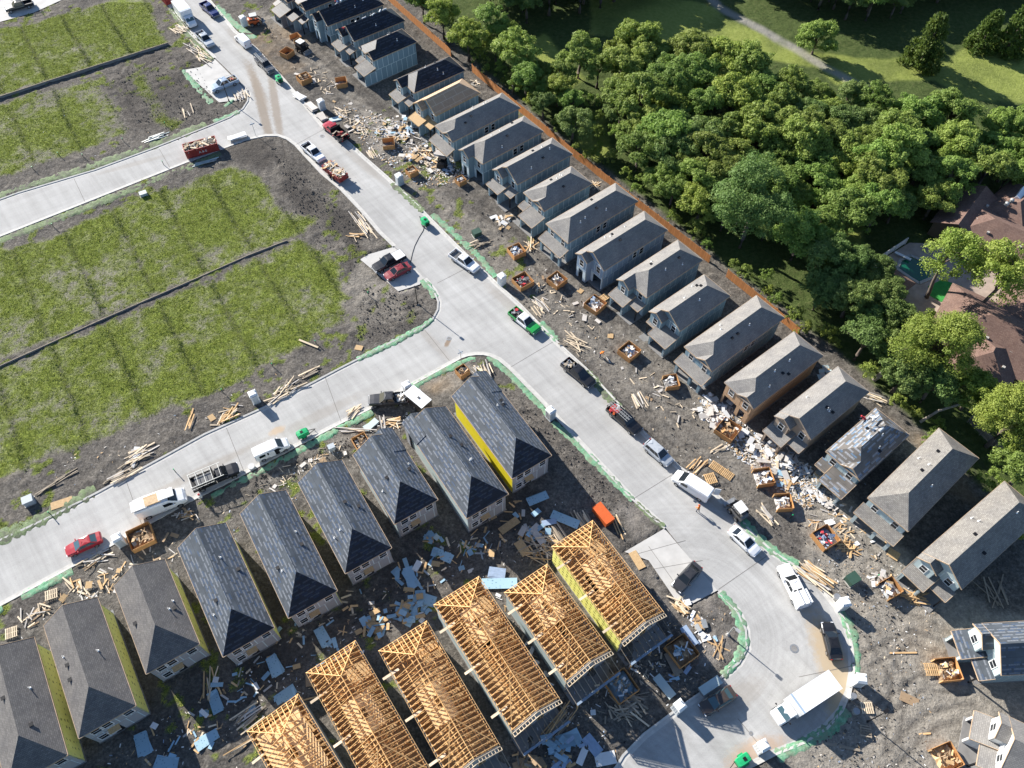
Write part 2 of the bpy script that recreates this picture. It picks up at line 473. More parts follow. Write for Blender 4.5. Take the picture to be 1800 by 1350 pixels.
simple('pad', (0.45, 0.44, 0.42), 0.85, var=0.14, scale=0.5)
simple('joint', (0.16, 0.15, 0.14), 0.9)
simple('mud_kerb', (0.20, 0.17, 0.14), 0.9, var=0.3)

# green erosion blanket
t = NT('mat_green', 0.8); v = t.coord('Object')
c = t.ramp(t.noise(v, 2.2, 6, 0.75), [(0.25, (0.05, 0.17, 0.09)), (0.5, (0.14, 0.33, 0.19)), (0.75, (0.33, 0.48, 0.35))])
t.col(t.mix(t.math('MULTIPLY', t.ramp(t.noise(v, 0.8, 5, 0.7), [(0.42, (0, 0, 0)), (0.60, (1, 1, 1))]), 0.8), c, (0.21, 0.23, 0.16)))
t.bump(t.noise(v, 5, 4), 0.6, 0.08); t.done('mat_green')
t = NT('mat_dull', 0.9); v = t.coord('Object')
c = t.ramp(t.noise(v, 2.6, 6, 0.8), [(0.25, (0.05, 0.075, 0.03)), (0.5, (0.15, 0.20, 0.10)), (0.75, (0.32, 0.36, 0.24))])
t.col(t.mix(t.ramp(t.noise(v, 0.6, 5, 0.7), [(0.46, (0, 0, 0)), (0.62, (0.9, 0.9, 0.9))]), c, (0.10, 0.095, 0.082)))
t.bump(t.noise(v, 4, 4), 0.6, 0.08); t.done('mat_dull')

# ground, driven by zone attributes stored on its vertices
t = NT('ground', 0.95, 0, 0.1); v = t.coord('Object')
n1, n2, n3 = t.noise(v, 0.12, 6, 0.6), t.noise(v, 1.3, 6, 0.7), t.noise(v, 6.5, 4, 0.7)
n4 = t.noise(v, 3.2, 5, 0.75)
dark = t.ramp(t.math('ADD', t.math('MULTIPLY', n2, 0.45), t.math('MULTIPLY', n4, 0.55)), [(0.33, (0.040, 0.037, 0.034)), (0.5, (0.115, 0.106, 0.096)), (0.66, (0.235, 0.218, 0.197))])
dark = t.mix(1.0, dark, t.ramp(n1, [(0.3, (0.72, 0.72, 0.72)), (0.7, (1.22, 1.20, 1.15))]), 'MULTIPLY')
brown = t.ramp(t.math('ADD', t.math('MULTIPLY', n2, 0.5), t.math('MULTIPLY', n4, 0.5)), [(0.30, (0.13, 0.118, 0.10)), (0.5, (0.255, 0.232, 0.198)), (0.70, (0.42, 0.385, 0.33))])
ochre = t.ramp(n2, [(0.25, (0.17, 0.12, 0.075)), (0.5, (0.26, 0.19, 0.12)), (0.78, (0.34, 0.26, 0.17))])
dry = t.ramp(n4, [(0.3, (0.09, 0.09, 0.055)), (0.5, (0.22, 0.215, 0.15)), (0.7, (0.38, 0.37, 0.28))])
grass = t.ramp(n4, [(0.3, (0.06, 0.085, 0.016)), (0.5, (0.15, 0.19, 0.035)), (0.7, (0.30, 0.335, 0.075))])
forest = t.ramp(n2, [(0.25, (0.03, 0.045, 0.014)), (0.5, (0.06, 0.085, 0.025)), (0.78, (0.11, 0.12, 0.05))])
mead = t.ramp(n2, [(0.25, (0.15, 0.185, 0.04)), (0.5, (0.21, 0.245, 0.06)), (0.78, (0.28, 0.31, 0.095))])
c = t.mix(t.attr('brown'), dark, brown)
c = t.mix(t.attr('ochre'), c, ochre)
c = t.mix(t.attr('dry'), c, dry)
c = t.mix(t.attr('grass'), c, grass)
c = t.mix(t.attr('forest'), c, forest)
c = t.mix(t.attr('meadow'), c, mead)
c = t.mix(t.attr('path'), c, (0.30, 0.28, 0.26))
c = t.mix(t.attr('mud'), c, (0.048, 0.043, 0.039))
c = t.mix(t.attr('dust'), c, (0.34, 0.31, 0.28))
t.col(c); t.bump(t.math('ADD', t.math('MULTIPLY', n2, 0.6), t.math('MULTIPLY', n4, 0.6)), 0.9, 0.28); t.done('ground')

# weeds and leaves
def leafmat(key, a, b, trans=0.38, objvar=0.25, hue=0.03):
    t = NT(key, 0.6, 0, 0.25)
    f = t.attr('tint')
    c = t.mix(f, a, b)
    hs = t.node('ShaderNodeHueSaturation')
    r = t.rnd()
    t.link(t.math('MULTIPLY_ADD', r, 2 * objvar, 1 - objvar), hs.inputs['Value'])
    t.link(t.math('MULTIPLY_ADD', t.math('FRACT', t.math('MULTIPLY', r, 7.31)), 2 * hue, 0.5 - hue), hs.inputs['Hue'])
    t.link(c, hs.inputs['Color'])
    t.col(hs.outputs[0])
    tr = t.node('ShaderNodeBsdfTranslucent'); t.link(hs.outputs[0], tr.inputs['Color'])
    mx = t.node('ShaderNodeMixShader'); mx.inputs[0].default_value = trans
    t.link(t.b.outputs[0], mx.inputs[1]); t.link(tr.outputs[0], mx.inputs[2])
    t.link(mx.outputs[0], t.n['Material Output'].inputs['Surface'])
    return t.done(key)
leafmat('leaf', (0.145, 0.225, 0.036), (0.30, 0.385, 0.095), objvar=0.22, hue=0.018)
leafmat('leaf_deep', (0.105, 0.175, 0.040), (0.21, 0.285, 0.085), objvar=0.15, hue=0.015)
leafmat('leaf_bright', (0.17, 0.24, 0.035), (0.34, 0.40, 0.085), objvar=0.12, hue=0.012)
leafmat('cedar', (0.06, 0.11, 0.018), (0.15, 0.21, 0.045), objvar=0.12, hue=0.01)
leafmat('weed', (0.14, 0.19, 0.03), (0.43, 0.47, 0.10), objvar=0.0, hue=0.0)
leafmat('weed_dark', (0.045, 0.085, 0.015), (0.11, 0.16, 0.03), objvar=0.0, hue=0.0)

# water
t = NT('pool_water', 0.06, 0, 0.6); t.col((0.006, 0.085, 0.045)); t.bump(t.noise(t.coord('Object'), 3, 2), 0.05, 0.02); t.done('pool_water')
t = NT('turf', 0.9); v = t.coord('Object')
t.col(t.ramp(t.noise(v, 2, 4), [(0.3, (0.03, 0.20, 0.04)), (0.7, (0.05, 0.30, 0.06))])).done('turf')
# cedar pickets
t = NT('fence_wood', 0.8); v = t.coord('Object')
t.col(t.ramp(t.noise(t.coord('Object', (5, 1, 0.3)), 1.5, 4), [(0.3, (0.48, 0.20, 0.07)), (0.7, (0.66, 0.30, 0.115))])).done('fence_wood')

# ------------------------------------------------------------------ ground zones (outlines read off the photograph, laid on the ground plane)
def gp(pts): return [at2(*p) for p in pts]
ROAD_PX = [(310, -70), (370, 3), (413, 55), (450, 86), (487, 127), (533, 180), (567, 222), (608, 247), (640, 277), (680, 312), (738, 367), (800, 430),
    (873, 500), (912, 535), (953, 577), (983, 607), (1030, 650), (1073, 697), (1130, 760), (1193, 822), (1250, 862), (1290, 900), (1317, 935), (1360, 974),
    (1403, 1000), (1440, 1030), (1468, 1065), (1487, 1100), (1496, 1140), (1498, 1180), (1492, 1215), (1478, 1248), (1452, 1278), (1412, 1303), (1363, 1323),
    (1310, 1350), (1240, 1390), (1180, 1430), (1010, 1430), (1085, 1350), (1097, 1330), (1133, 1293), (1190, 1250), (1233, 1220), (1270, 1192), (1300, 1167), (1315, 1140),
    (1313, 1107), (1297, 1073), (1263, 1040), (1215, 985), (1170, 928), (1113, 877), (1050, 810), (950, 702), (897, 648), (878, 632), (863, 625), (850, 622),
    (837, 622), (822, 624), (810, 628), (710, 683), (657, 714), (600, 742), (517, 785), (417, 838), (333, 880), (260, 920), (187, 962), (127, 994), (0, 1063),
    (-120, 1130), (-120, 1015), (0, 952), (97, 907), (173, 867), (293, 802), (360, 765), (480, 711), (600, 648), (683, 606), (743, 577), (762, 562), (771, 545),
    (772, 530), (764, 511), (747, 490), (693, 433), (667, 408), (637, 372), (600, 333), (567, 306), (540, 277), (520, 255), (505, 244), (488, 238), (467, 238),
    (433, 245), (330, 284), (0, 415), (-120, 463), (-120, 396), (0, 352), (33, 340), (167, 300), (267, 263), (367, 223), (405, 207), (428, 192), (437, 178),
    (438, 163), (405, 128), (378, 102), (333, 57), (303, 17), (240, -70)]
ROAD = gp(ROAD_PX)
PADS = {  # driveways: outline, label
    'a': ([(322, 123), (352, 118), (378, 104), (437, 163), (428, 175), (385, 180)], 'pale concrete driveway under the white and blue pickup'),
    'b': ([(633, 456), (648, 447), (693, 434), (746, 489), (738, 500), (700, 512)], 'concrete driveway under the black pickup and the maroon sedan'),
    'c': ([(1098, 970), (1168, 929), (1261, 1038), (1215, 1062), (1190, 1058), (1140, 985)], 'concrete driveway under the dark sedan at the bend'),
    'd': ([(-60, 55), (60, 22), (130, -10), (60, -60), (-60, -30)], 'concrete street end with the dark pickup in the corner')}
FIELDS = [
    ([(-40, 58), (60, 45), (150, 15), (262, -18), (266, 35), (292, 72), (150, 122), (-40, 178)], 1.0),
    ([(-40, 196), (100, 155), (165, 138), (188, 170), (220, 232), (150, 262), (60, 290), (-40, 330)], 0.72),
    ([(232, 128), (246, 124), (275, 175), (290, 205), (318, 215), (300, 228), (262, 205)], 0.75),
    ([(-40, 455), (120, 400), (300, 335), (405, 292), (455, 308), (492, 372), (562, 388), (440, 444), (180, 556), (-40, 655)], 0.82),
    ([(-40, 672), (180, 575), (360, 500), (520, 422), (592, 465), (612, 560), (560, 592), (430, 660), (335, 702), (200, 762), (60, 810), (-40, 850)], 0.80)]
FOREST = [(690, -60), (735, 5), (836, 108), (1010, 255), (1258, 446), (1410, 570), (1500, 640), (1640, 770), (1720, 850), (1860, 960), (2100, 900), (2100, -80)]
MEADOW = [[(1235, 60), (1290, 35), (1400, 90), (1500, 100), (1660, 105), (1700, 78), (1900, 95), (1900, 180), (1790, 182), (1720, 180), (1640, 140), (1540, 145), (1470, 150), (1440, 120), (1300, 95)],
          [(1030, -40), (1260, 15), (1320, 75), (1240, 95), (1140, 70), (1040, 60)], [(1010, 190), (1060, 195), (1080, 270), (1050, 285), (1015, 260)],
          [(890, 90), (960, 60), (1030, 140), (990, 170), (930, 150)], [(1370, 360), (1520, 385), (1505, 470), (1420, 460)]]
PATHS = [[(1225, -30), (1262, 12), (1330, 48), (1392, 84), (1450, 118), (1500, 145), (1560, 175)]]
BROWN = [([(1380, 900), (1500, 880), (1640, 1000), (1860, 1130), (1860, 1400), (1330, 1400), (1500, 1250), (1505, 1120)], 0.95),
         ([(760, 420), (900, 530), (1100, 700), (1300, 890), (1500, 880), (1260, 690), (1060, 540), (860, 390), (760, 330)], 0.4),
         ([(440, 20), (560, 130), (700, 300), (760, 330), (690, 240), (640, 170), (500, 40)], 0.6),
         ([(730, 690), (790, 660), (830, 640), (860, 660), (800, 700)], 0.7), ([(460, 830), (560, 790), (650, 770), (620, 800), (500, 850), (440, 870)], 0.6),
         ([(650, 440), (600, 520), (620, 570), (700, 560), (690, 520)], 0.6)]
OCHRE = [([(440, 30), (520, 60), (560, 110), (500, 130), (450, 90)], 0.55), ([(1560, 1130), (1620, 1080), (1690, 1110), (1660, 1170), (1600, 1180)], 0.6),
         ([(745, 690), (800, 665), (820, 690), (780, 705)], 0.8), ([(1440, 1150), (1490, 1150), (1500, 1240), (1450, 1230)], 0.6),
         ([(1640, 780), (1740, 880), (1760, 930), (1640, 830), (1570, 730)], 0.55), ([(60, 1110), (130, 1080), (150, 1110), (90, 1130)], 0.6)]
DUST = [([(1225, 700), (1290, 725), (1330, 800), (1400, 840), (1460, 860), (1440, 900), (1350, 830), (1260, 770)], 0.6),
        ([(1108, 985), (1140, 975), (1195, 1062), (1260, 1050), (1300, 1130), (1270, 1180), (1235, 1150), (1190, 1090)], 0.45),
        ([(1100, 870), (1150, 920), (1165, 928), (1130, 960), (1090, 880)], 0.5), ([(610, 190), (690, 210), (780, 290), (720, 300), (650, 250)], 0.35),
        ([(660, 500), (740, 490), (735, 520), (700, 530)], 0.5)]
MUD = [([(250, 100), (330, 90), (360, 170), (390, 195), (300, 230), (230, 220), (190, 150)], 0.65), ([(500, 250), (560, 330), (640, 400), (620, 450), (540, 380), (480, 290), (400, 280), (380, 250), (470, 245)], 0.7),
       ([(250, 1150), (520, 1010), (760, 960), (1010, 800), (980, 860), (900, 930), (700, 1060), (400, 1260), (220, 1360), (150, 1360)], 0.6),
       ([(560, 400), (650, 430), (620, 480), (600, 440)], 0.8), ([(620, 520), (740, 540), (735, 570), (640, 600), (600, 590)], 0.45)]
TRACKS = [[(488, 245), (497, 285), (530, 330), (575, 365), (640, 400)], [(230, 100), (210, 140), (225, 190), (250, 235)], [(250, 90), (300, 90), (330, 110)],
          [(200, 150), (250, 125), (300, 100)], [(640, 530), (690, 560), (730, 545)], [(560, 90), (600, 130), (640, 160)], [(480, 60), (540, 115), (640, 165), (680, 200)],
          [(1130, 740), (1180, 790), (1260, 800)], [(960, 720), (1030, 800), (1100, 890)], [(985, 715), (1050, 790), (1110, 855)], [(1700, 800), (1760, 870), (1800, 900)], [(700, 130), (690, 100), (640, 60)],
          [(420, 1230), (520, 1150), (640, 1060), (760, 980)], [(440, 1250), (540, 1175), (660, 1085), (790, 1000)], [(840, 360), (920, 430), (1010, 540), (1120, 640)], [(960, 480), (1030, 570), (1130, 650), (1230, 740)], [(1120, 690), (1200, 760), (1310, 870)], [(1420, 900), (1500, 920), (1600, 1030)],
          [(1510, 1040), (1580, 1060), (1650, 1090)], [(1520, 1160), (1600, 1120), (1690, 1150)], [(1540, 1260), (1620, 1200), (1700, 1210)], [(1560, 1340), (1640, 1270), (1720, 1250)], [(1530, 1110), (1580, 1200), (1570, 1320)], [(600, 170), (650, 190), (720, 210)], [(460, 850), (540, 815), (640, 790)]]

def build_ground():
    def axis(lo, hi, step, far):
        a = list(np.arange(lo, hi + 1e-6, step))
        s, x = step, hi
        post = []
        while x < far: s *= 1.35; x += s; post.append(x)
        s, x = step, lo
        pre = []
        while x > -far: s *= 1.35; x -= s; pre.append(x)
        return np.array(pre[::-1] + a + post)
    xs = axis(-120, 112, 0.37, 2500); ys = axis(8, 172, 0.37, 2500)
    X, Y = np.meshgrid(xs, ys)
    n_edge = (fbm(X, Y, 6, 4, 3) - 0.5) * 7
    n_edge2 = (fbm(X, Y, 6, 4, 8) - 0.5) * 7
    Xw, Yw = X + n_edge, Y + n_edge2
    def zone(polys, amt_noise=0.0, warp=1.0):
        z = np.zeros(X.shape)
        for poly, k in polys:
            z = np.maximum(z, inpoly(X + n_edge * warp, Y + n_edge2 * warp, gp(poly)) * k)
        return z
    def soften(a, n=2):
        for _ in range(n):
            b = a.copy()
            b[1:-1, 1:-1] = (a[1:-1, 1:-1] * 2 + a[:-2, 1:-1] + a[2:, 1:-1] + a[1:-1, :-2] + a[1:-1, 2:]) / 6
            a = b
        return a
    road = inpoly(X, Y, ROAD)
    pad = np.zeros(X.shape, bool)
    for k, (p, _) in PADS.items(): pad |= inpoly(X, Y, gp(p))
    hard = soften((road | pad).astype(float), 1) > 0.15
    fld = soften(zone(FIELDS, 0, 0.45), 3)
    patch = fbm(X, Y, 5.5, 6, 21, 0.62)
    # weeds thin out towards the rows where lots have been mown and along the field edges
    grass = np.clip((fld * 1.2 - 0.22) + (patch - 0.5) * 2.4 + (fbm(X, Y, 1.3, 4, 25, .7) - .5) * 2.2, 0, 1) * (fld > 0.05)
    # darker lines of weeds along the lot boundaries, running across the fields
    a1 = R(-57.5)
    t_ = X * math.cos(a1 + math.pi / 2) + Y * math.sin(a1 + math.pi / 2)
    lot = np.exp(-(((t_ + 0.8 * (patch - .5)) / 8.6 % 1.0 - 0.5) * 8.6 / 0.38) ** 2)
    dry = np.clip(fld * 1.1 * (0.1 + 1.1 * fbm(X, Y, 2.2, 5, 33, .65)), 0, 0.85)
    forest = soften(zone([(FOREST, 1.0)], 0, 0.25), 2)
    mead = soften(zone([(m, 1.0) for m in MEADOW], 0, 0.3), 2) * np.clip(0.7 + (fbm(X, Y, 7, 3, 41) - 0.4) * 1.5, 0, 1)
    path = np.clip(1.6 - distline(Xw * 0.12 + X * 0.88, Yw * 0.12 + Y * 0.88, gp(PATHS[0])) / 1.0, 0, 1) * 0.75 * np.clip(fbm(X, Y, 3, 4, 7) * 2.2, 0.3, 1)
    brown = soften(zone(BROWN), 4) * np.clip(0.55 + fbm(X, Y, 5, 4, 51), 0, 1)
    ochre = soften(zone(OCHRE), 3) * np.clip((fbm(X, Y, 4, 4, 61) - 0.30) * 2.4, 0, 1)
    dust = soften(zone(DUST), 3) * np.clip((fbm(X, Y, 2.5, 4, 71) - 0.25) * 2.2, 0, 1)
    mud = soften(zone(MUD), 3) * np.clip((fbm(X, Y, 5, 4, 81) - 0.2) * 2.0, 0, 1)
    # small green tufts on bare soil here and there
    tuft = (fbm(X, Y, 1.6, 4, 91) > 0.66) * (forest < 0.3) * (X < 5) * (fbm(X, Y, 18, 2, 92) > 0.47)
    grass = np.maximum(grass, tuft * 0.75 * (1 - hard))
    # relief
    soil = (fbm(X, Y, 5.0, 3, 101) - 0.5) * 0.22 + (fbm(X, Y, 1.6, 3, 111) - 0.5) * 0.24
    clods = np.clip(fbm(X, Y, 1.1, 2, 121) - 0.55, 0, 1) * 0.5
    z = 0.04 + soil * (1 - 0.55 * fld) * (1 - 0.6 * mead) + clods * (1 - fld) * (1 - forest)
    z += fld * 0.10 * (patch - 0.5) - lot * fld * 0.05
    for tr in TRACKS:
        P = gp(tr)
        for off in (-0.85, 0.85):
            Q = []
            for i in range(len(P)):
                dx, dy = P[min(i + 1, len(P) - 1)][0] - P[max(i - 1, 0)][0], P[min(i + 1, len(P) - 1)][1] - P[max(i - 1, 0)][1]
                l = math.hypot(dx, dy); Q.append((P[i][0] - dy / l * off, P[i][1] + dx / l * off))
            d = distline(X + n_edge * 0.1, Y + n_edge2 * 0.1, Q)
            g = np.exp(-(d / 0.24) ** 2)
            z -= g * 0.08 * (1 - hard); z += np.exp(-((d - 0.5) / 0.2) ** 2) * 0.035 * (1 - hard)
            mud = np.maximum(mud, g * 0.5)
            grass *= 1 - 0.9 * np.exp(-(d / 0.6) ** 2)
    dl = np.full(X.shape, 9.0)
    near = (X > -130) & (X < 120) & (Y > 0) & (Y < 180)
    dl[near] = distline(X[near], Y[near], ROAD + [ROAD[0]])
    z = np.where(dl < 1.5, z * dl / 1.5 + 0.05 * (1 - dl / 1.5), z)
    z = np.where(hard, -0.12, z)
    inside = (X > -122) & (X < 114) & (Y > 6) & (Y < 174)
    z = np.where(inside, z, 0.0)
    ny, nx = X.shape
    me = bpy.data.meshes.new('ground')
    co = np.stack([X, Y, z], -1).reshape(-1, 3)
    idx = np.arange(nx * ny).reshape(ny, nx)
    q = np.stack([idx[:-1, :-1], idx[:-1, 1:], idx[1:, 1:], idx[1:, :-1]], -1).reshape(-1, 4)
    me.vertices.add(len(co)); me.vertices.foreach_set('co', co.ravel())
    me.loops.add(q.size); me.loops.foreach_set('vertex_index', q.ravel().astype(np.int32))
    me.polygons.add(len(q)); me.polygons.foreach_set('loop_start', np.arange(0, q.size, 4, dtype=np.int32)); me.polygons.foreach_set('loop_total', np.full(len(q), 4, np.int32))
    me.polygons.foreach_set('use_smooth', np.ones(len(q), bool))
    me.update()
    far = ~inside
    forest = np.where(far & (X + Y > 140), 1.0, forest)
    grass = np.where(far & (X + Y <= 140), 0.5, grass)
    for nm, a in dict(grass=np.clip(grass + lot * fld * 0.12, 0, 1), dry=dry, forest=forest, meadow=mead, path=path, brown=brown, ochre=ochre, dust=dust, mud=np.clip(np.maximum(mud, lot * fld * .8), 0, 1)).items():
        at_ = me.attributes.new(nm, 'FLOAT', 'POINT'); at_.data.foreach_set('value', a.ravel().astype(np.float32))
    me.materials.append(M['ground'])
    o = place('ground', me); tag(o, kind='structure')
    return X, Y, grass, fld, lot, z

GX, GY, GGRASS, GFLD, GLOT, GZ = build_ground()

def sheet(name, poly, z, mat, kind='structure', th=0.0, label=None, parent=None):
    V = [Vector((x, y, 0)) for x, y in poly]
    tris = geometry.tessellate_polygon([V])
    mb = MB()
    mb.v = [(p.x, p.y, z) for p in V]
    for t3 in tris:
        a, b, c = t3
        if (V[b] - V[a]).cross(V[c] - V[a]).z < 0: a, c = c, a
        mb.f.append((a, b, c)); mb.uv.append(None)
    o = mb.build(name, mat, parent)
    if kind: o['kind'] = kind
    if label: o['label'] = label
    return o
road = sheet('road', ROAD, 0.0, M['concrete'])
for k, (p, lab) in PADS.items():
    sheet('driveway', gp(p), 0.012, M['pad'], label=lab)

# kerb: a raised strip along the road outline
def offset_poly(P, d, closed=True):
    n = len(P); out = []
    for i in range(n):
        a, b, c = Vector(P[(i - 1) % n]), Vector(P[i]), Vector(P[(i + 1) % n])
        if not closed and i == 0: a = b - (c - b)
        if not closed and i == n - 1: c = b + (b - a)
        d1, d2 = (b - a).normalized(), (c - b).normalized()
        nn = Vector((-d1.y - d2.y, d1.x + d2.x)); nn.normalize()
        k = max(0.4, nn.dot(Vector((-d1.y, d1.x))))
        out.append((b.x + nn.x * d / k, b.y + nn.y * d / k))
    return out
area = sum(ROAD[i][0] * ROAD[(i + 1) % len(ROAD)][1] - ROAD[(i + 1) % len(ROAD)][0] * ROAD[i][1] for i in range(len(ROAD))) / 2
sgn = -1 if area > 0 else 1
out1 = offset_poly(ROAD, sgn * 0.02); out2 = offset_poly(ROAD, sgn * 0.30)
inn = offset_poly(ROAD, -sgn * 0.42)
kb, gt = MB(), MB()
n = len(ROAD)
def is_gap(i):
    u, v = ROAD_PX[i]; u2, v2 = ROAD_PX[(i + 1) % n]
    if {(u, v), (u2, v2)} in ({(438, 163), (405, 128)}, {(405, 128), (378, 102)}, {(747, 490), (693, 433)}, {(1263, 1040), (1215, 985)}, {(1215, 985), (1170, 928)}): return True
    return (min(v, v2) < -60 and max(v, v2) < -60) or (v > 1425 and v2 > 1425) or (u < -110 and u2 < -110)
for i in range(n):
    j = (i + 1) % n
    if is_gap(i): continue
    a, b, c, d = out1[i], out1[j], out2[j], out2[i]
    h = 0.13
    kb.face([(*a, -0.1), (*b, -0.1), (*b, h - 0.03), (*a, h - 0.03)])
    kb.face([(*a, h - 0.03), (*b, h - 0.03), (*c, h), (*d, h)])
    kb.face([(*d, h), (*c, h), (*c, -0.15), (*d, -0.15)])
    e, f = inn[j], inn[i]
    gt.face([(*a, 0.006), (*b, 0.006), (*e, 0.004), (*f, 0.004)])
ko = kb.build('kerb', M['kerb']); ko['kind'] = 'structure'
go = gt.build('gutter', M['kerb']); go['kind'] = 'structure'
# sawn joints in the concrete
jm = MB()
for a, b in [((768, 498), (836, 463)), ((745, 578), (790, 634)), ((898, 645), (972, 601)), ((1263, 1036), (1347, 978)), ((520, 254), (592, 215)), ((1297, 1263), (1332, 1306)),
             ((1113, 877), (1195, 826)), ((430, 832), (398, 752)), ((250, 925), (222, 846)), ((600, 742), (572, 664)), ((300, 297), (280, 262)), ((150, 356), (130, 314)), ((1404, 1190), (1500, 1170)), ((1400, 1020), (1440, 1030))]:
    p, q = at(*a, 0.008), at(*b, 0.008)
    d = (q - p).normalized(); s_ = Vector((-d.y, d.x, 0)) * 0.035
    jm.face([p - s_, q - s_, q + s_, p + s_])
for a, b in [((1140, 960), (1190, 1030)), ((1115, 975), (1205, 950)), ((1150, 1000), (1235, 985)), ((652, 470), (715, 460)), ((375, 140), (410, 130))]:
    p, q = at(*a, 0.017), at(*b, 0.017)
    d = (q - p).normalized(); s_ = Vector((-d.y, d.x, 0)) * 0.03
    jm.face([p - s_, q - s_, q + s_, p + s_])
jo = jm.build('road_joint', M['joint']); jo['kind'] = 'structure'
def disc(name, px, r, mat, lab, cat, z=0.012):
    mb = MB(); p = at(*px)
    mb.tube([(0, 0, 0), (0, 0, 0.02)], [r, r], 20)
    o = mb.build(name, mat); o.location = (p.x, p.y, z - 0.008)
    rim = MB(); rim.tube([(0, 0, 0), (0, 0, 0.026)], [r * 0.7, r * 0.7], 16); rim.build('cover_plate', M['slab_dark'], o)
    return tag(o, lab, cat)
disc('manhole_cover', (1396, 1140), 0.55, M['steel'], 'round manhole cover in the middle of the bend', 'manhole')
disc('manhole_cover', (1320, 1289), 0.25, M['steel'], 'small round cover in the road near the box truck', 'manhole')
disc('manhole_cover', (789, 595), 0.4, M['steel'], 'round cover in the road between the two corner kerbs', 'manhole')
disc('manhole_cover', (566, 239), 0.5, M['steel'], 'round manhole cover behind the red flatbed truck', 'manhole')

# green erosion blankets along the kerbs
def blanket(pts, w, mat, lab, lump=0.08, h0=0.08):
    P = [Vector(at2(*p)) for p in pts]
    # resample
    Q = [P[0]]
    for a, b in zip(P[:-1], P[1:]):
        k = max(1, int((b - a).length / 0.35))
        for i in range(1, k + 1): Q.append(a.lerp(b, i / k))
    mb = MB(); nw = 6
    for i, p in enumerate(Q):
        d = (Q[min(i + 1, len(Q) - 1)] - Q[max(i - 1, 0)]).normalized()
        s_ = Vector((-d.y, d.x))
        ww = w * (0.6 + 0.62 * random.random()) if 0 < i < len(Q) - 1 else w * 0.8
        for k in range(nw + 1):
            t_ = k / nw - 0.5
            q = p + s_ * (t_ * ww)
            z = h0 + (random.random() - 0.5) * lump + 0.04 * (1 - (2 * t_) ** 2)
            if k in (0, nw): z = 0.01
            mb.v.append((q.x, q.y, z))
    for i in range(len(Q) - 1):
        for k in range(nw):
            a = i * (nw + 1) + k
            mb.f.append((a, a + 1, a + nw + 2, a + nw + 1)); mb.uv.append(None)
    o = mb.build('erosion_blanket', mat, None, True)
    return tag(o, lab, 'erosion mat', 'green erosion blankets along the kerbs')
G, D = M['mat_green'], M['mat_dull']
for pts, w, m, lab in [
    ([(628, 632), (690, 603), (742, 575), (760, 561)], 1.2, G, 'green erosion blanket below the corner street lamp by the maroon sedan'),
    ([(742, 492), (757, 508), (765, 524)], 1.3, G, 'short green erosion blanket at the rounded corner beside the two parked cars'),
    ([(855, 630), (868, 634), (898, 660), (948, 713), (968, 733)], 1.25, G, 'green erosion blanket from the corner kerb inlet to the white portable toilet'),
    ([(972, 742), (1000, 766), (1050, 818), (1112, 880)], 1.15, G, 'green erosion blanket from the white portable toilet to the orange crate'),
    ([(836, 632), (822, 633), (770, 656), (722, 682)], 1.25, G, 'green erosion blanket in front of the corner house with the yellow wall'),
    ([(655, 724), (600, 752), (545, 782), (480, 818), (430, 843), (372, 873)], 1.3, G, 'long green erosion blanket under the white van and the black rack truck'),
    ([(128, 1003), (85, 1026), (38, 1050)], 1.5, G, 'green erosion blanket near the red sedan on the lower street'),
    ([(5, 1068), (-20, 1082)], 1.2, G, 'end of green erosion blanket at the left picture edge'),
    ([(760, 377), (800, 412), (838, 447), (872, 487)], 1.3, G, 'green erosion blanket behind the white pickup on the main street'),
    ([(950, 567), (966, 582), (981, 598)], 1.4, G, 'short green erosion blanket beside the green and white pickup'),
    ([(1306, 915), (1340, 952), (1372, 977), (1404, 992)], 1.5, G, 'green erosion blanket behind the white sedan at the bend'),
    ([(1480, 1075), (1499, 1115), (1506, 1150), (1505, 1183)], 1.4, G, 'green erosion blanket behind the black sedan at the bend'),
    ([(1489, 1248), (1462, 1282), (1418, 1307), (1366, 1331)], 1.7, G, 'green erosion blanket behind the white box truck'),
    ([(1266, 1042), (1288, 1066), (1304, 1100), (1308, 1132), (1294, 1163), (1270, 1188)], 1.4, G, 'curved green erosion blanket on the inside of the bend'),
    ([(320, 124), (345, 152), (372, 182)], 1.3, G, 'green erosion blanket along the driveway of the white and blue pickup'),
    ([(395, 188), (410, 176)], 1.0, G, 'scrap of green erosion blanket at the foot of the upper street lamp'),
    ([(382, 10), (412, 42), (448, 68)], 1.8, G, 'green erosion blanket beside the dark blue pickup at the top'),
    ([(375, 214), (400, 205), (420, 196)], 1.3, G, 'green erosion blanket at the corner above the red dumpster'),
    ([(-30, 356), (33, 332), (167, 291), (300, 244), (362, 218)], 2.3, D, 'dull grey green verge blanket above the upper side street'),
    ([(-30, 436), (120, 377), (240, 330), (330, 295), (388, 270)], 2.2, D, 'dull grey green verge blanket below the upper side street'),
    ([(-30, 960), (60, 918), (140, 876), (168, 858)], 2.3, D, 'dull grey green verge blanket at the lower left street edge'),
    ([(300, 15), (330, 60), (372, 108)], 1.6, D, 'dull verge blanket beside the white delivery truck at the top'),
    ([(1030, 652), (1072, 700), (1110, 742)], 1.6, D, 'thin worn green verge between the black pickups and the dirt'),
    ([(690, 322), (745, 372)], 1.4, D, 'thin worn green verge near the pale portable toilet by the debris'),
    ([(1118, 884), (1150, 915), (1168, 926)], 0.9, D, 'tufted green verge by the driveway at the bend')]:
    blanket(pts, w, m, lab)

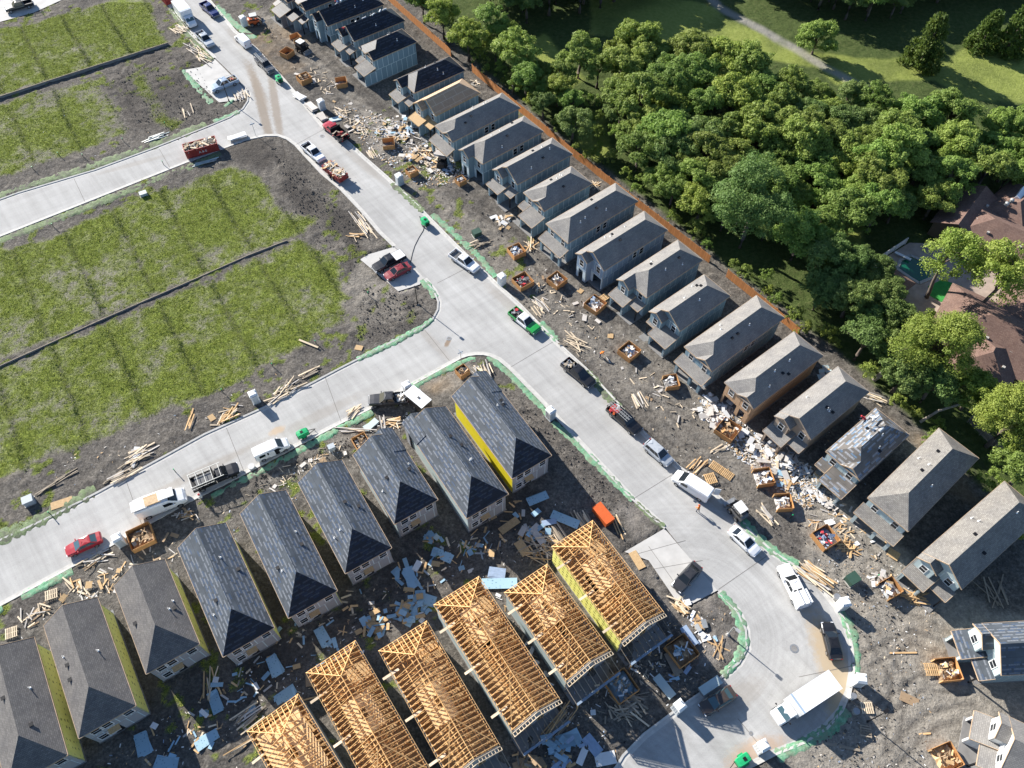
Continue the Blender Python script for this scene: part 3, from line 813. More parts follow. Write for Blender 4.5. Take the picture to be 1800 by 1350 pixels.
# low retaining walls between the lots
def low_wall(pts, h, w, lab):
    P = [at(*p) for p in pts]
    ax = P[-1] - P[0]
    o = empty('retaining_wall', P[0], 0, lab, 'wall')
    body, cap = MB(), MB()
    for a, b in zip(P[:-1], P[1:]):
        a, b = a - P[0], b - P[0]
        body.bar(a + Vector((0, 0, h / 2 - 0.15)), b + Vector((0, 0, h / 2 - 0.15)), w, h + 0.1)
        cap.bar(a + Vector((0, 0, h - 0.05)), b + Vector((0, 0, h - 0.05)), w * .6, 0.1)
    body.build('wall_body', M['slab_dark'], o); cap.build('wall_cap', M['wood_grey'], o)
low_wall([(-60, 192), (0, 174), (133, 131), (297, 79)], 0.6, 0.26, 'straight low retaining wall below the top left grass lot')
low_wall([(-60, 672), (0, 645), (182, 562), (363, 483), (437, 450), (505, 424)], 0.28, 0.2, 'long low retaining wall between the two large weedy lots')

# weeds: many small leaf faces growing where the ground is green
def weeds(name, n, maskf, mat, lab, size, seed):
    rg = np.random.default_rng(seed)
    w = maskf.ravel() * ((GX > -118) & (GX < 110) & (GY > 12) & (GY < 168)).ravel()
    pick = rg.choice(w.size, n, p=w / w.sum())
    cx = GX.ravel()[pick] + rg.uniform(-.25, .25, n); cy = GY.ravel()[pick] + rg.uniform(-.25, .25, n); cz = GZ.ravel()[pick]
    k = 6
    V = np.zeros((n, k, 3, 3)); T = np.zeros((n, k))
    s = rg.uniform(0.5, 1.2, (n, 1)) * size
    ang = rg.uniform(0, 6.283, (n, k)); el = rg.uniform(0.2, 1.1, (n, k))
    dx, dy, dz = np.cos(ang) * np.cos(el), np.sin(ang) * np.cos(el), np.sin(el)
    bx = cx[:, None] + rg.normal(0, 0.12, (n, k)); by = cy[:, None] + rg.normal(0, 0.12, (n, k))
    px, py = -np.sin(ang), np.cos(ang)
    wd = s * rg.uniform(0.25, 0.5, (n, k))
    V[..., 0, 0] = bx - px * wd * .5; V[..., 0, 1] = by - py * wd * .5; V[..., 0, 2] = cz[:, None] - 0.02
    V[..., 1, 0] = bx + px * wd * .5; V[..., 1, 1] = by + py * wd * .5; V[..., 1, 2] = cz[:, None] - 0.02
    V[..., 2, 0] = bx + dx * s; V[..., 2, 1] = by + dy * s; V[..., 2, 2] = cz[:, None] + dz * s * 0.8
    T[:] = rg.uniform(0, 1, (n, 1)) * 0.75 + rg.uniform(0, 0.25, (n, k))
    me = bpy.data.meshes.new(name)
    m3 = n * k
    me.vertices.add(m3 * 3); me.vertices.foreach_set('co', V.ravel())
    me.loops.add(m3 * 3); me.loops.foreach_set('vertex_index', np.arange(m3 * 3, dtype=np.int32))
    me.polygons.add(m3); me.polygons.foreach_set('loop_start', np.arange(0, m3 * 3, 3, dtype=np.int32)); me.polygons.foreach_set('loop_total', np.full(m3, 3, np.int32))
    me.update()
    a = me.attributes.new('tint', 'FLOAT', 'FACE'); a.data.foreach_set('value', T.ravel().astype(np.float32))
    me.materials.append(mat)
    return tag(place(name, me), lab, 'weeds', kind='stuff')
weeds('weeds', 78000, np.clip(GGRASS, 0, 1) ** 1.2 + 0.2 * GFLD, M['weed'], 'yellow green weeds growing over the bare lots', 0.235, 5)
weeds('dark_weeds', 3200, GLOT * GFLD * np.clip((fbm(GX, GY, 7, 3, 44) - .36) * 6, 0.15, 1) + 0.03 * GGRASS, M['weed_dark'], 'darker taller weeds in lines along the lot boundaries', 0.3, 6)

# ------------------------------------------------------------------ houses
UNIT = {}
def unit(mat, key='u'):
    k = (mat, key)
    if k not in UNIT:
        mb = MB()
        if key == 'u': mb.box(0, 1, -1, 0, 0, 1)          # panel: along x, proud towards -y, up z
        else: mb.box(-0.5, 0.5, -0.5, 0.5, 0, 1)          # centred board
        UNIT[k] = mb.mesh('panel' if key == 'u' else 'board', M[mat])
    return UNIT[k]
WINM = {}
def window(parent, p0, p1, u, z, w, h, mullion=True):
    d = (Vector(p1) - Vector(p0)).normalized()
    k = (round(w, 2), round(h, 2), mullion)
    if k not in WINM:
        f = MB(); b = 0.085
        f.box(0, w, -0.07, 0, 0, b); f.box(0, w, -0.07, 0, h - b, h)
        f.box(0, b, -0.065, 0, b, h - b); f.box(w - b, w, -0.065, 0, b, h - b)
        if mullion: f.box(b, w - b, -0.05, 0, h * 0.48, h * 0.48 + 0.06)
        g = MB(); g.box(b, w - b, -0.03, -0.005, b, h - b)
        WINM[k] = (f.mesh('window', M['white']), g.mesh('pane', M['glass']))
    fm, gm = WINM[k]
    q = Vector(p0) + d * u
    o = place('window', fm, parent, (q.x, q.y, z), (0, 0, math.atan2(d.y, d.x)))
    place('pane', gm, o)
    return o
def wall(parent, p0, p1, z0, z1, mat, holes=(), th=0.14, name='wall'):
    p0, p1 = Vector(p0), Vector(p1)
    ln = (p1 - p0).length; d = (p1 - p0) / ln; nrm = Vector((d.y, -d.x))
    us = sorted({0.0, ln, *[min(max(h[0], 0), ln) for h in holes], *[min(max(h[1], 0), ln) for h in holes]})
    zs = sorted({z0, z1, *[min(max(h[2], z0), z1) for h in holes], *[min(max(h[3], z0), z1) for h in holes]})
    mb = MB()
    for a, b in zip(us[:-1], us[1:]):
        for c, e in zip(zs[:-1], zs[1:]):
            um, zm = (a + b) / 2, (c + e) / 2
            if any(h[0] < um < h[1] and h[2] < zm < h[3] for h in holes): continue
            q = [p0 + d * a, p0 + d * b, p0 + d * b - nrm * th, p0 + d * a - nrm * th]
            B = len(mb.v)
            mb.v += [(w.x, w.y, c) for w in q] + [(w.x, w.y, e) for w in q]
            for k in ((3, 2, 1, 0), (4, 5, 6, 7), (0, 1, 5, 4), (1, 2, 6, 5), (2, 3, 7, 6), (3, 0, 4, 7)):
                mb.f.append(tuple(B + i for i in k)); mb.uv.append(None)
    return mb.build(name, M[mat], parent)
def panels(w, p0, p1, rows, mat, holes=(), pw=1.22, gap=0.12, start=0.0):
    """separate sheathing boards on a wall; the taped joints between them stay recessed"""
    p0, p1 = Vector(p0), Vector(p1)
    ln = (p1 - p0).length; d = (p1 - p0) / ln; rz = math.atan2(d.y, d.x)
    for r, (za, zb) in enumerate(rows):
        u = -start - (0.6 if r % 2 else 0)
        while u < ln - 0.05:
            a, b = max(u, 0) + gap / 2, min(u + pw, ln) - gap / 2
            u += pw
            if b - a < 0.12: continue
            if any(h[0] < b - 0.02 and h[1] > a + 0.02 and h[2] < zb - 0.02 and h[3] > za + 0.02 for h in holes):
                # cut round the opening: keep the piece above it
                hh = [h for h in holes if h[0] < b and h[1] > a][0]
                if hh[3] < zb - 0.2: za2 = hh[3] + gap
                else: continue
            else: za2 = za
            q = p0 + d * a
            place('panel', unit(mat), w, (q.x, q.y, za2 + gap / 2), (0, 0, rz), (b - a, 0.022, zb - za2 - gap))
def gable_wall(parent, x0, x1, y, z, rise, mat, th=0.1, up=1):
    mb = MB(); m_ = (x0 + x1) / 2
    a, b, c = (x0, y, z), (x1, y, z), (m_, y, z + rise)
    a2, b2, c2 = (x0, y + th, z), (x1, y + th, z), (m_, y + th, z + rise)
    mb.face([a, b, c]); mb.face([c2, b2, a2]); mb.face([a, c, c2, a2]); mb.face([c, b, b2, c2]); mb.face([b, a, a2, b2])
    return mb.build('gable_wall', M[mat], parent)
def frame_of(FR, BR, e, W, L=None):
    a, b = at(*FR, e), at(*BR, e)
    dy = (b - a).xy
    if L is None: L = dy.length
    ang = math.atan2(dy.y, dy.x)
    ax = Vector((math.sin(ang), -math.cos(ang)))
    o = a.xy - ax * W
    return Vector((o.x, o.y, 0)), ang - math.pi / 2, L

PIPE = {}
def pipe_mesh(kind):
    if kind not in PIPE:
        mb = MB()
        if kind == 'vent_pipe':
            mb.tube([(0, 0, -0.3), (0, 0, 0.42)], [0.05, 0.05], 8); mb.tube([(0, 0, -0.02), (0, 0, 0.05)], [0.17, 0.08], 8)
            PIPE[kind] = mb.mesh(kind, M['pipe_white'])
        else:
            mb.tube([(0, 0, -0.1), (0, 0, 0.12)], [0.12, 0.12], 8); mb.box(-0.22, 0.22, -0.22, 0.22, 0.10, 0.17)
            PIPE[kind] = mb.mesh(kind, M['black'])
    return PIPE[kind]

SLOPE = 0.69
def house(lab, FR, BR, style='C', porch='P1', roof='shingle', wallm='sheath', W=5.65, L=None, e=5.2, rise=1.95, s=2.82, oh=0.28, sidewin=(), name='row_house', tape='sheath_tape',
          front=None, backwin=(), side_left=None, side_right=None, backm=None, seed=0, group='two storey houses under construction', porch_roof=None, roof_hip=None, trim='fascia', fpan=True, vents=5, frontwin=True, pipes=True):
    rd = random.Random(seed)
    loc, rz, L = frame_of(FR, BR, e, W, L)
    o = empty(name, loc, rz, lab, 'house', group)
    wx0, wx1, y0, y1 = oh, W - oh, oh, L - oh
    front = front or wallm; porch_roof = porch_roof or roof
    gw = 2.95
    fd = MB(); fd.box(wx0 - 0.12, wx1 + 0.12, (-2.55 if porch in ('P1', 'P3') else -1.35 if porch == 'P2' else y0 - 0.5), y1 + 0.12, -0.2, 0.14)
    fd.build('foundation', M['slab_dark'], o)
    fl = MB(); fl.box(wx0 + 0.15, wx1 - 0.15, y0 + 0.15, y1 - 0.15, 2.62, 2.82); fl.build('floor_deck', M['interior'], o)  # upper floor added inside to block light and keep the openings dark
    # --- walls
    fholes = []
    ww = wx1 - wx0
    if porch == 'P0': fholes = [(0.55, 1.6, 0.14, 2.35), (2.85, ww - 0.3, 0.14, 2.3)] if style != 'A' else [(0.35, 2.75, 0.14, 2.35), (3.3, 4.3, 0.14, 2.3)]
    elif porch == 'P2': fholes = [(0.4, 2.7, 0.14, 2.3), (3.2, 4.6, 0.14, 2.3)]
    elif porch == 'P1': fholes = [(0.3, gw - 0.3, 0.14, 2.3), (3.4, 4.4, 0.14, 2.2)]
    else: fholes = [(ww - gw + 0.3, ww - 0.3, 0.14, 2.3), (0.6, 1.6, 0.14, 2.2)]
    bump = style in ('B', 'C') 
    wf = wall(o, (wx0, y0), (wx1, y0), 0.14, e - 0.12, tape, fholes)
    if fpan: panels(wf, (wx0, y0), (wx1, y0), [(0.14, 2.75), (2.75, e - 0.14)], front, fholes)
    wr = wall(o, (wx1, y0), (wx1, y1), 0.14, e - 0.12, tape if side_right is None else side_right)
    if side_right is None: panels(wr, (wx1, y0), (wx1, y1), [(0.14, 2.75), (2.75, e - 0.14)], wallm)
    wb = wall(o, (wx1, y1), (wx0, y1), 0.14, e - 0.12, tape if backm else wallm)
    if backm: panels(wb, (wx1, y1), (wx0, y1), [(0.14, 2.7), (2.7, e - 0.14)], backm, pw=1.35)
    wl = wall(o, (wx0, y1), (wx0, y0), 0.14, e - 0.12, side_left or wallm)
    for u, z_ in sidewin: window(o, (wx1 + 0.022, y0), (wx1 + 0.022, y1), u, z_, 0.95, 1.45)
    for u, z_, w_, h_ in backwin: window(o, (wx1, y1 + 0.022), (wx0, y1 + 0.022), u, z_, w_, h_)
    # --- main roof
    rf = MB(); fa = MB()
    yf = s if style in ('A', 'B', 'D') else 0.0
    ap, bp = (W / 2, yf, e + rise), (W / 2, L - s, e + rise)
    th = 0.13
    rf.slab([(W, 0, e), (W, L, e), bp, ap], th); rf.slab([(0, L, e), (0, 0, e), ap, bp], th)
    hp = MB()
    hp.slab([(W, L, e), (0, L, e), bp], th)
    if yf > 0: rf.slab([(0, 0, e), (W, 0, e), ap], th)
    if roof_hip: hp.build('hip_slope', M[roof_hip], o)  # darker felt puts the back hip's shade into its colour
    else: rf.v += []; 
    fz = -th / 2 - 0.02
    def fb(a, b, w=0.05): fa.bar((a[0], a[1], a[2] + fz), (b[0], b[1], b[2] + fz), w, th + 0.05)
    fb((W + 0.027, 0, e), (W + 0.027, L, e)); fb((-0.027, 0, e), (-0.027, L, e)); fb((0, L + 0.027, e), (W, L + 0.027, e))
    if yf == 0:
        fb((W + 0.01, -0.03, e), (W / 2, -0.03, e + rise)); fb((-0.01, -0.03, e), (W / 2, -0.03, e + rise))
        gable_wall(o, wx0, wx1, y0, e - 0.12, (ww / 2) * SLOPE + 0.02, front)
    else: fb((0, -0.027, e), (W, -0.027, e))
    def xgable(xa, xb, ya, yb, wallmat, winx=None, base=None):
        m_ = (xa + xb) / 2; r_ = (xb - xa) / 2 * SLOPE
        rf.slab([(xa, ya, e), (m_, ya, e + r_), (m_, yb, e + r_), (xa, yb, e)], th); rf.slab([(m_, ya, e + r_), (xb, ya, e), (xb, yb, e), (m_, yb, e + r_)], th)
        fb((xa - 0.01, ya - 0.03, e), (m_, ya - 0.03, e + r_)); fb((xb + 0.01, ya - 0.03, e), (m_, ya - 0.03, e + r_))
        if base is None:
            gable_wall(o, xa + 0.25, xb - 0.25, ya + 0.2, e - 0.12, r_ - 0.1, wallmat)
    if style == 'A': xgable(0.44 * W, W + 0.02, -0.06, s, front)
    if bump:
        xb = W * 0.49; yb0 = -0.85
        xgable(-0.02, xb + 0.1, yb0 - 0.22, 0.35 if style == 'C' else s, front)
        zb = 0.14 if porch == 'P0' else 2.95
        fh = [(0.55, 1.6, 0.14, 2.35)] if porch == 'P0' else []
        bw = wall(o, (wx0, yb0), (xb - 0.15, yb0), zb, e - 0.12, tape, fh)
        rows = [(zb, 2.75), (2.75, e - 0.14)] if zb < 1 else [(zb, e - 0.14)]
        if fpan: panels(bw, (wx0, yb0), (xb - 0.15, yb0), rows, front, fh)
        wall(o, (xb - 0.15, yb0), (xb - 0.15, y0), zb, e - 0.12, wallm); wall(o, (wx0, y0), (wx0, yb0), zb, e - 0.12, wallm)
        if frontwin: window(o, (wx0, yb0 - 0.022), (xb, yb0 - 0.022), 0.7, 3.25, 0.95, 1.45)
    elif frontwin: window(o, (wx0, y0 - 0.022), (wx1, y0 - 0.022), 0.75, 3.3, 0.95, 1.35)
    if frontwin: window(o, (wx0, y0 - 0.022), (wx1, y0 - 0.022), ww * 0.68, 3.25, 0.95, 1.45)
    for ps in rf.f: pass
    if not roof_hip:
        B = len(rf.v)
        rf.v += hp.v; rf.f += [tuple(B + i for i in f) for f in hp.f]; rf.uv += hp.uv
    ro = rf.build('roof', M[roof], o)
    fa.build('fascia', M[trim], o)
    if style == 'D':
        # second, lower hip stepping out over the front
        pass
    # --- porch and garage
    pr = MB(); pf = MB(); posts = []
    def shed(xa, xb, ya, zt, zb_):
        pr.slab([(xa, ya, zb_), (xb, ya, zb_), (xb, y0 - (0.0 if not bump else 0.0), zt), (xa, y0, zt)], 0.1)
        pf.bar((xa, ya - 0.02, zb_ - 0.06), (xb, ya - 0.02, zb_ - 0.06), 0.05, 0.15)
        pf.bar((xa - 0.02, ya, zb_ - 0.05), (xa - 0.02, y0, zt - 0.05), 0.05, 0.15); pf.bar((xb + 0.02, ya, zb_ - 0.05), (xb + 0.02, y0, zt - 0.05), 0.05, 0.15)
    def garage(xa, xb, ya, ht):
        g1 = wall(o, (xa, ya), (xb, ya), 0.14, ht, front, [(0.35, xb - xa - 0.35, 0.14, 2.2)], name='garage_wall')
        for x_, pa, pb in ((xb, ya, y0), (xa, y0, ya)):
            g2 = wall(o, (x_, pa), (x_, pb), 0.14, ht, tape, name='garage_wall')
            panels(g2, (x_, pa), (x_, pb), [(0.14, ht)], wallm)
    if porch == 'P1':
        garage(wx0, wx0 + gw, -2.3, 2.6); shed(wx0 - 0.25, wx0 + gw + 0.2, -2.6, 3.45, 2.72)
        shed(wx0 + gw + 0.32, W - 0.02, -1.45, 3.25, 2.78); posts = [(wx1 - 0.15, -1.3)]
    elif porch == 'P3':
        garage(wx1 - gw - 0.4, wx1, -2.3, 2.6); shed(wx1 - gw - 0.6, wx1 + 0.25, -2.6, 3.45, 2.72)
        shed(0.02, wx1 - gw - 0.72, -1.2, 3.25, 2.78); posts = [(wx0 + 0.15, -1.05)]
    elif porch == 'P2':
        shed(wx0 - 0.3, wx1 + 0.3, -1.55, 3.4, 2.72)
        for x_ in (wx0, wx0 + ww * 0.55, wx1 - 0.45):
            pm = MB(); pm.box(x_, x_ + 0.45, -1.3, -0.85, 0.14, 2.66); pm.build('pier', M[front], o)
        lm = MB(); lm.box(wx0 + 0.46, wx1 - 0.46, -1.28, -1.05, 2.3, 2.64); lm.build('lintel', M[front], o)
    for x_, y_ in posts:
        pm = MB(); pm.box(x_ - 0.09, x_ + 0.09, y_ - 0.09, y_ + 0.09, 0.14, 2.72); pm.build('post', M['black_metal'], o)
    if pr.f: pr.build('porch_roof', M[porch_roof], o); pf.build('fascia', M[trim], o)
    if pipes:
        for k in range(vents):
            y_ = rd.uniform(s + 1, L - s - 0.5); side = rd.choice((-1, 1)); t_ = rd.uniform(0.2, 0.75)
            place('vent_pipe' if k % 3 else 'roof_vent', pipe_mesh('vent_pipe' if k % 3 else 'roof_vent'), o, (W / 2 + side * t_ * W / 2, y_, e + rise * (1 - t_) + 0.02))
    o['L'] = L
    return o

ROWG = 'two storey row houses along the main street'
RH = dict(group=ROWG)
house('partly visible grey house at the top edge, first of the row', (506, 4), (590, -30), 'A', 'P3', 'felt_black', 'sheath_dark', L=13, seed=1, **RH)
house('house with pale front slope and black felt roof at the top edge', (537.5, 19.2), (650, -26), 'A', 'P1', 'felt_black', 'sheath', seed=2, sidewin=((5, 3.1), (6.4, 3.1)), **RH)
house('black felt roofed house with roofing rolls along its eave, second below the top edge', (575.8, 45.8), (675.8, 7.5), 'C', 'P0', 'felt_black', 'sheath', seed=3, sidewin=((5, 3.1), (6.3, 3.1)), **RH)
house('black felt roofed house with white rolls on the ridge and pale garage roof', (622.5, 72.5), (712.5, 35.8), 'C', 'P1', 'felt_black', 'sheath', seed=4, porch_roof='shingle', **RH)
house('house with its whole blue grey side wall exposed, beside the vacant lot', (656.7, 106.7), (733.3, 73.3), 'A', 'P3', 'felt_black', 'sheath', seed=5, porch_roof='shingle', **RH)
house('black felt roofed house just below the vacant lot, with white porch roofs', (728.3, 163.3), (818.3, 123.3), 'B', 'P1', 'felt_black', 'sheath', seed=6, porch_roof='shingle', **RH)
house('house with bare brown board roof deck and yellow wooden porch', (765.8, 203.3), (844.2, 163.3), 'C', 'P1', 'osb_roof', 'sheath', seed=7, porch_roof='osb', trim='osb', pipes=False, **RH)
house('shingled house directly below the bare board roof, two side windows', (795.8, 249.2), (915, 189.2), 'A', 'P2', 'shingle', 'sheath', seed=8, sidewin=((7.0, 3.1), (8.5, 3.1)), **RH)
house('shingled house with dark left gable behind the forklift, two side windows', (848.3, 288.3), (955.8, 230.8), 'B', 'P0', 'shingle', 'sheath', seed=9, sidewin=((6.8, 3.1), (8.3, 3.1)), **RH)
house('shingled house with two gables and stepped porch roofs, third below the board roof', (909.2, 324.2), (1006.7, 270.8), 'C', 'P1', 'shingle', 'sheath', seed=10, **RH)
house('short shingled house with garage roof projecting on its right', (956.7, 370.8), (1041.7, 322.5), 'A', 'P3', 'shingle', 'sheath', seed=11, **RH)
house('long hip roofed house with full width porch and two piers', (998.3, 427.5), (1121.7, 353.3), 'D', 'P2', 'shingle', 'sheath', seed=12, sidewin=((6.2, 3.1), (7.7, 3.1)), **RH)
house('bluish house with two tall gables and open garage facing three wooden bins', (1061.7, 475.8), (1174.2, 404.2), 'C', 'P0', 'shingle', 'sheath_blue', seed=13, sidewin=((6.4, 3.1), (7.9, 3.1)), **RH)
house('shingled house with dark left gable and two porch roofs by the gap in the fence', (1136.7, 523.3), (1235.8, 456.7), 'B', 'P1', 'shingle', 'sheath', seed=14, **RH)
house('shingled house with wide grey garage roof, second below the fence gap', (1195.8, 581.7), (1284.2, 520), 'C', 'P3', 'shingle', 'sheath', seed=15, **RH)
house('long shingled house with pale front hip and full width porch at the lower fence end', (1251.7, 652.5), (1379.2, 558.3), 'A', 'P2', 'shingle', 'sheath', seed=16, sidewin=((7.2, 3.1), (8.7, 3.1)), **RH)
house('tan plastered house behind the heap of white drywall scraps', (1325, 718.3), (1447.5, 625), 'A', 'P0', 'shingle', 'stucco', seed=17, tape='stucco', front='stucco', trim='beige', **RH)
house('beige house with two gables and grey garage roof next to the tan house', (1425.8, 772.5), (1528.3, 688.3), 'C', 'P1', 'shingle', 'beige', seed=18, tape='beige', front='beige', trim='beige', **RH)
h18 = house('half roofed house with striped blue felt and roofers on its ridge', (1511.7, 844.2), (1599.2, 764.2), 'A', 'P3', 'felt_blue', 'sheath', seed=19, front='sheath_pale', **RH)
house('wide shingled hip house standing alone below the half roofed house', (1596.3, 934.2), (1720.8, 805.4), 'D', 'P2', 'shingle_tan', 'sheath', W=6.2, rise=2.1, s=3.2, seed=20, front='sheath_pale', **RH)
house('shingled house at the right edge with unfinished porch posts', (1691, 1036), (1850, 890), 'C', 'P1', 'shingle_tan', 'sheath', W=5.9, rise=2.04, seed=21, L=17, front='sheath_pale', **RH)
# two houses at the lower right turned to face the bend
house('pale house at the right edge with dark striped felt porch roofs, facing the bend', (1761, 1187), (1850, 1182), 'C', 'P1', 'felt', 'sheath', W=6.0, rise=2.07, seed=22, L=14, front='sheath_pale', frontwin=True, **RH)
house('pale house in the bottom right corner with grey shingled porch roofs', (1760, 1352), (1850, 1395), 'C', 'P1', 'shingle', 'white', W=6.0, rise=2.07, seed=23, L=13, front='white', tape='white', **RH)

# left row: backs towards the viewer, built along the lower side street
LG = 'two storey houses with their backs to the framed houses'
bw5 = [(0.6, 3.25, 1.15, 1.3), (1.85, 3.25, 1.15, 1.3), (0.45, 0.75, 1.1, 1.4), (1.65, 0.75, 1.1, 1.4), (4.3, 3.25, 1.15, 1.3)]
def lhouse(lab, TL, BL, roof, left=None, right=None, backm='sheath_grey', gable=None, bw=bw5, seed=0, **k):
    o = house(lab, TL, BL, 'C0', 'P9', roof, 'sheath_grey', W=6.45, rise=2.25, s=3.9, sidewin=(), name='row_house', side_left=right, side_right=left, backm=backm, backwin=bw, seed=seed,
              group=LG, frontwin=False, fpan=False, vents=4, **k)
    L = o['L']
    if gable:          # cross gable on the street side
        W, e = 6.45, 5.2
        x0, x1 = gable
        m_ = (x0 + x1) / 2; r_ = (x1 - x0) / 2 * SLOPE
        rf = MB()
        rf.slab([(x0, -1.0, e), (m_, -1.0, e + r_), (m_, 3.2, e + r_), (x0, 3.2, e)], 0.13); rf.slab([(m_, -1.0, e + r_), (x1, -1.0, e), (x1, 3.2, e), (m_, 3.2, e + r_)], 0.13)
        rf.build('gable_roof', M[roof], o); gable_wall(o, x0 + 0.2, x1 - 0.2, -0.8, e - 0.1, r_ - 0.1, 'sheath_grey')
        wall(o, (x0 + 0.2, -0.8), (x1 - 0.2, -0.8), 0.14, e - 0.1, 'sheath_grey'); wall(o, (x1 - 0.2, -0.8), (x1 - 0.2, 0.3), 0.14, e - 0.1, 'sheath_grey'); wall(o, (x0 + 0.2, 0.3), (x0 + 0.2, -0.8), 0.14, e - 0.1, 'sheath_grey')
    # small board awning over the back door
    aw = MB(); aw.slab([(3.0, L + 0.35, 2.35), (4.3, L + 0.35, 2.35), (4.3, L - 0.26, 2.6), (3.0, L - 0.26, 2.6)], 0.06); aw.build('awning', M['osb'], o)
    dr = MB(); dr.box(3.1, 4.1, L - 0.29, L - 0.245, 0.14, 2.2); dr.build('door', M['black'], o)
    return o
lhouse('corner house of the lower street with a bright yellow left wall', (793.3, 696.7), (900, 841.7), 'felt', left='yellow_plain', gable=(-0.1, 3.4), seed=31, roof_hip='felt_black')
lhouse('felt roofed house with grey green left wall, next to the corner house', (713.3, 751.7), (820, 911.7), 'felt', left='sheath_pale', gable=(3.3, 6.6), seed=32, roof_hip='felt_black')
lhouse('felt roofed house third from the corner, with a split back slope', (620, 800), (693.3, 921.7), 'felt', left='sheath_pale', gable=(-0.1, 3.4), seed=33, roof_hip='felt_black')
lhouse('felt roofed house fourth from the corner, near the white van', (523.3, 848.3), (606.7, 1008.3), 'felt', seed=34, right='sheath_grey', roof_hip='felt_black')
lhouse('felt roofed house fifth from the corner, with a thin yellow right edge', (421.7, 903.3), (506.7, 1086.7), 'felt', right='yellow', seed=35, roof_hip='felt_black')
lhouse('felt roofed house with yellow right wall beside the wooden bin of cartons', (311.7, 963.3), (391.7, 1155), 'felt', right='yellow', seed=36, roof_hip='felt_black')
lhouse('shingled house with yellow right wall and a back dormer slope, third from the left edge', (200, 1030), (256.7, 1185), 'shingle_dark', right='yellow', seed=37)
lhouse('large shingled house with yellow marked right wall, second from the left edge', (76.7, 1100), (138.3, 1298.3), 'shingle_dark', right='yellow', seed=38)
lhouse('shingled house with yellow marked right wall cut by the left edge', (-40, 1172), (12, 1388), 'shingle_dark', right='yellow', seed=39)

# ------------------------------------------------------------------ framed houses: open trusses over stud walls
def truss_mesh(W, h, top=None, key=None):
    """roof truss across x, height h; if top is given the chords are cut level at that height (hip truss)"""
    mb = MB(); t_ = 0.055; hh = 0.10
    up = (0, 1, 0)
    def b(p, q): mb.bar((p[0], 0, p[1]), (q[0], 0, q[1]), hh, t_, up)
    mx = W / 2
    sl = h / mx
    b((0, 0), (W, 0))
    if top is None or top >= h - 0.01:
        b((0, 0), (mx, h)); b((W, 0), (mx, h)); b((mx, 0.1), (mx, h - .1))
        b((W * 0.27, h * .54), (W * 0.40, 0)); b((W * 0.73, h * .54), (W * 0.60, 0))
    else:
        xa = top / sl
        b((0, 0), (xa, top)); b((W, 0), (W - xa, top)); b((xa, top), (W - xa, top))
        for s_ in (0.3, 0.5, 0.7): b((W * s_, 0), (W * s_, top if xa < W * s_ < W - xa else sl * min(W * s_, W - W * s_)))
        b((xa, top), (W * 0.5, 0)); b((W - xa, top), (W * 0.5, 0))
    return mb.mesh('truss', M['pine_frame'])
FW = 6.45; FRISE = 2.25; FS = 3.3
FULL = truss_mesh(FW, FRISE)
HIPS = [truss_mesh(FW, FRISE, FRISE * k / 5.0) for k in range(1, 5)]
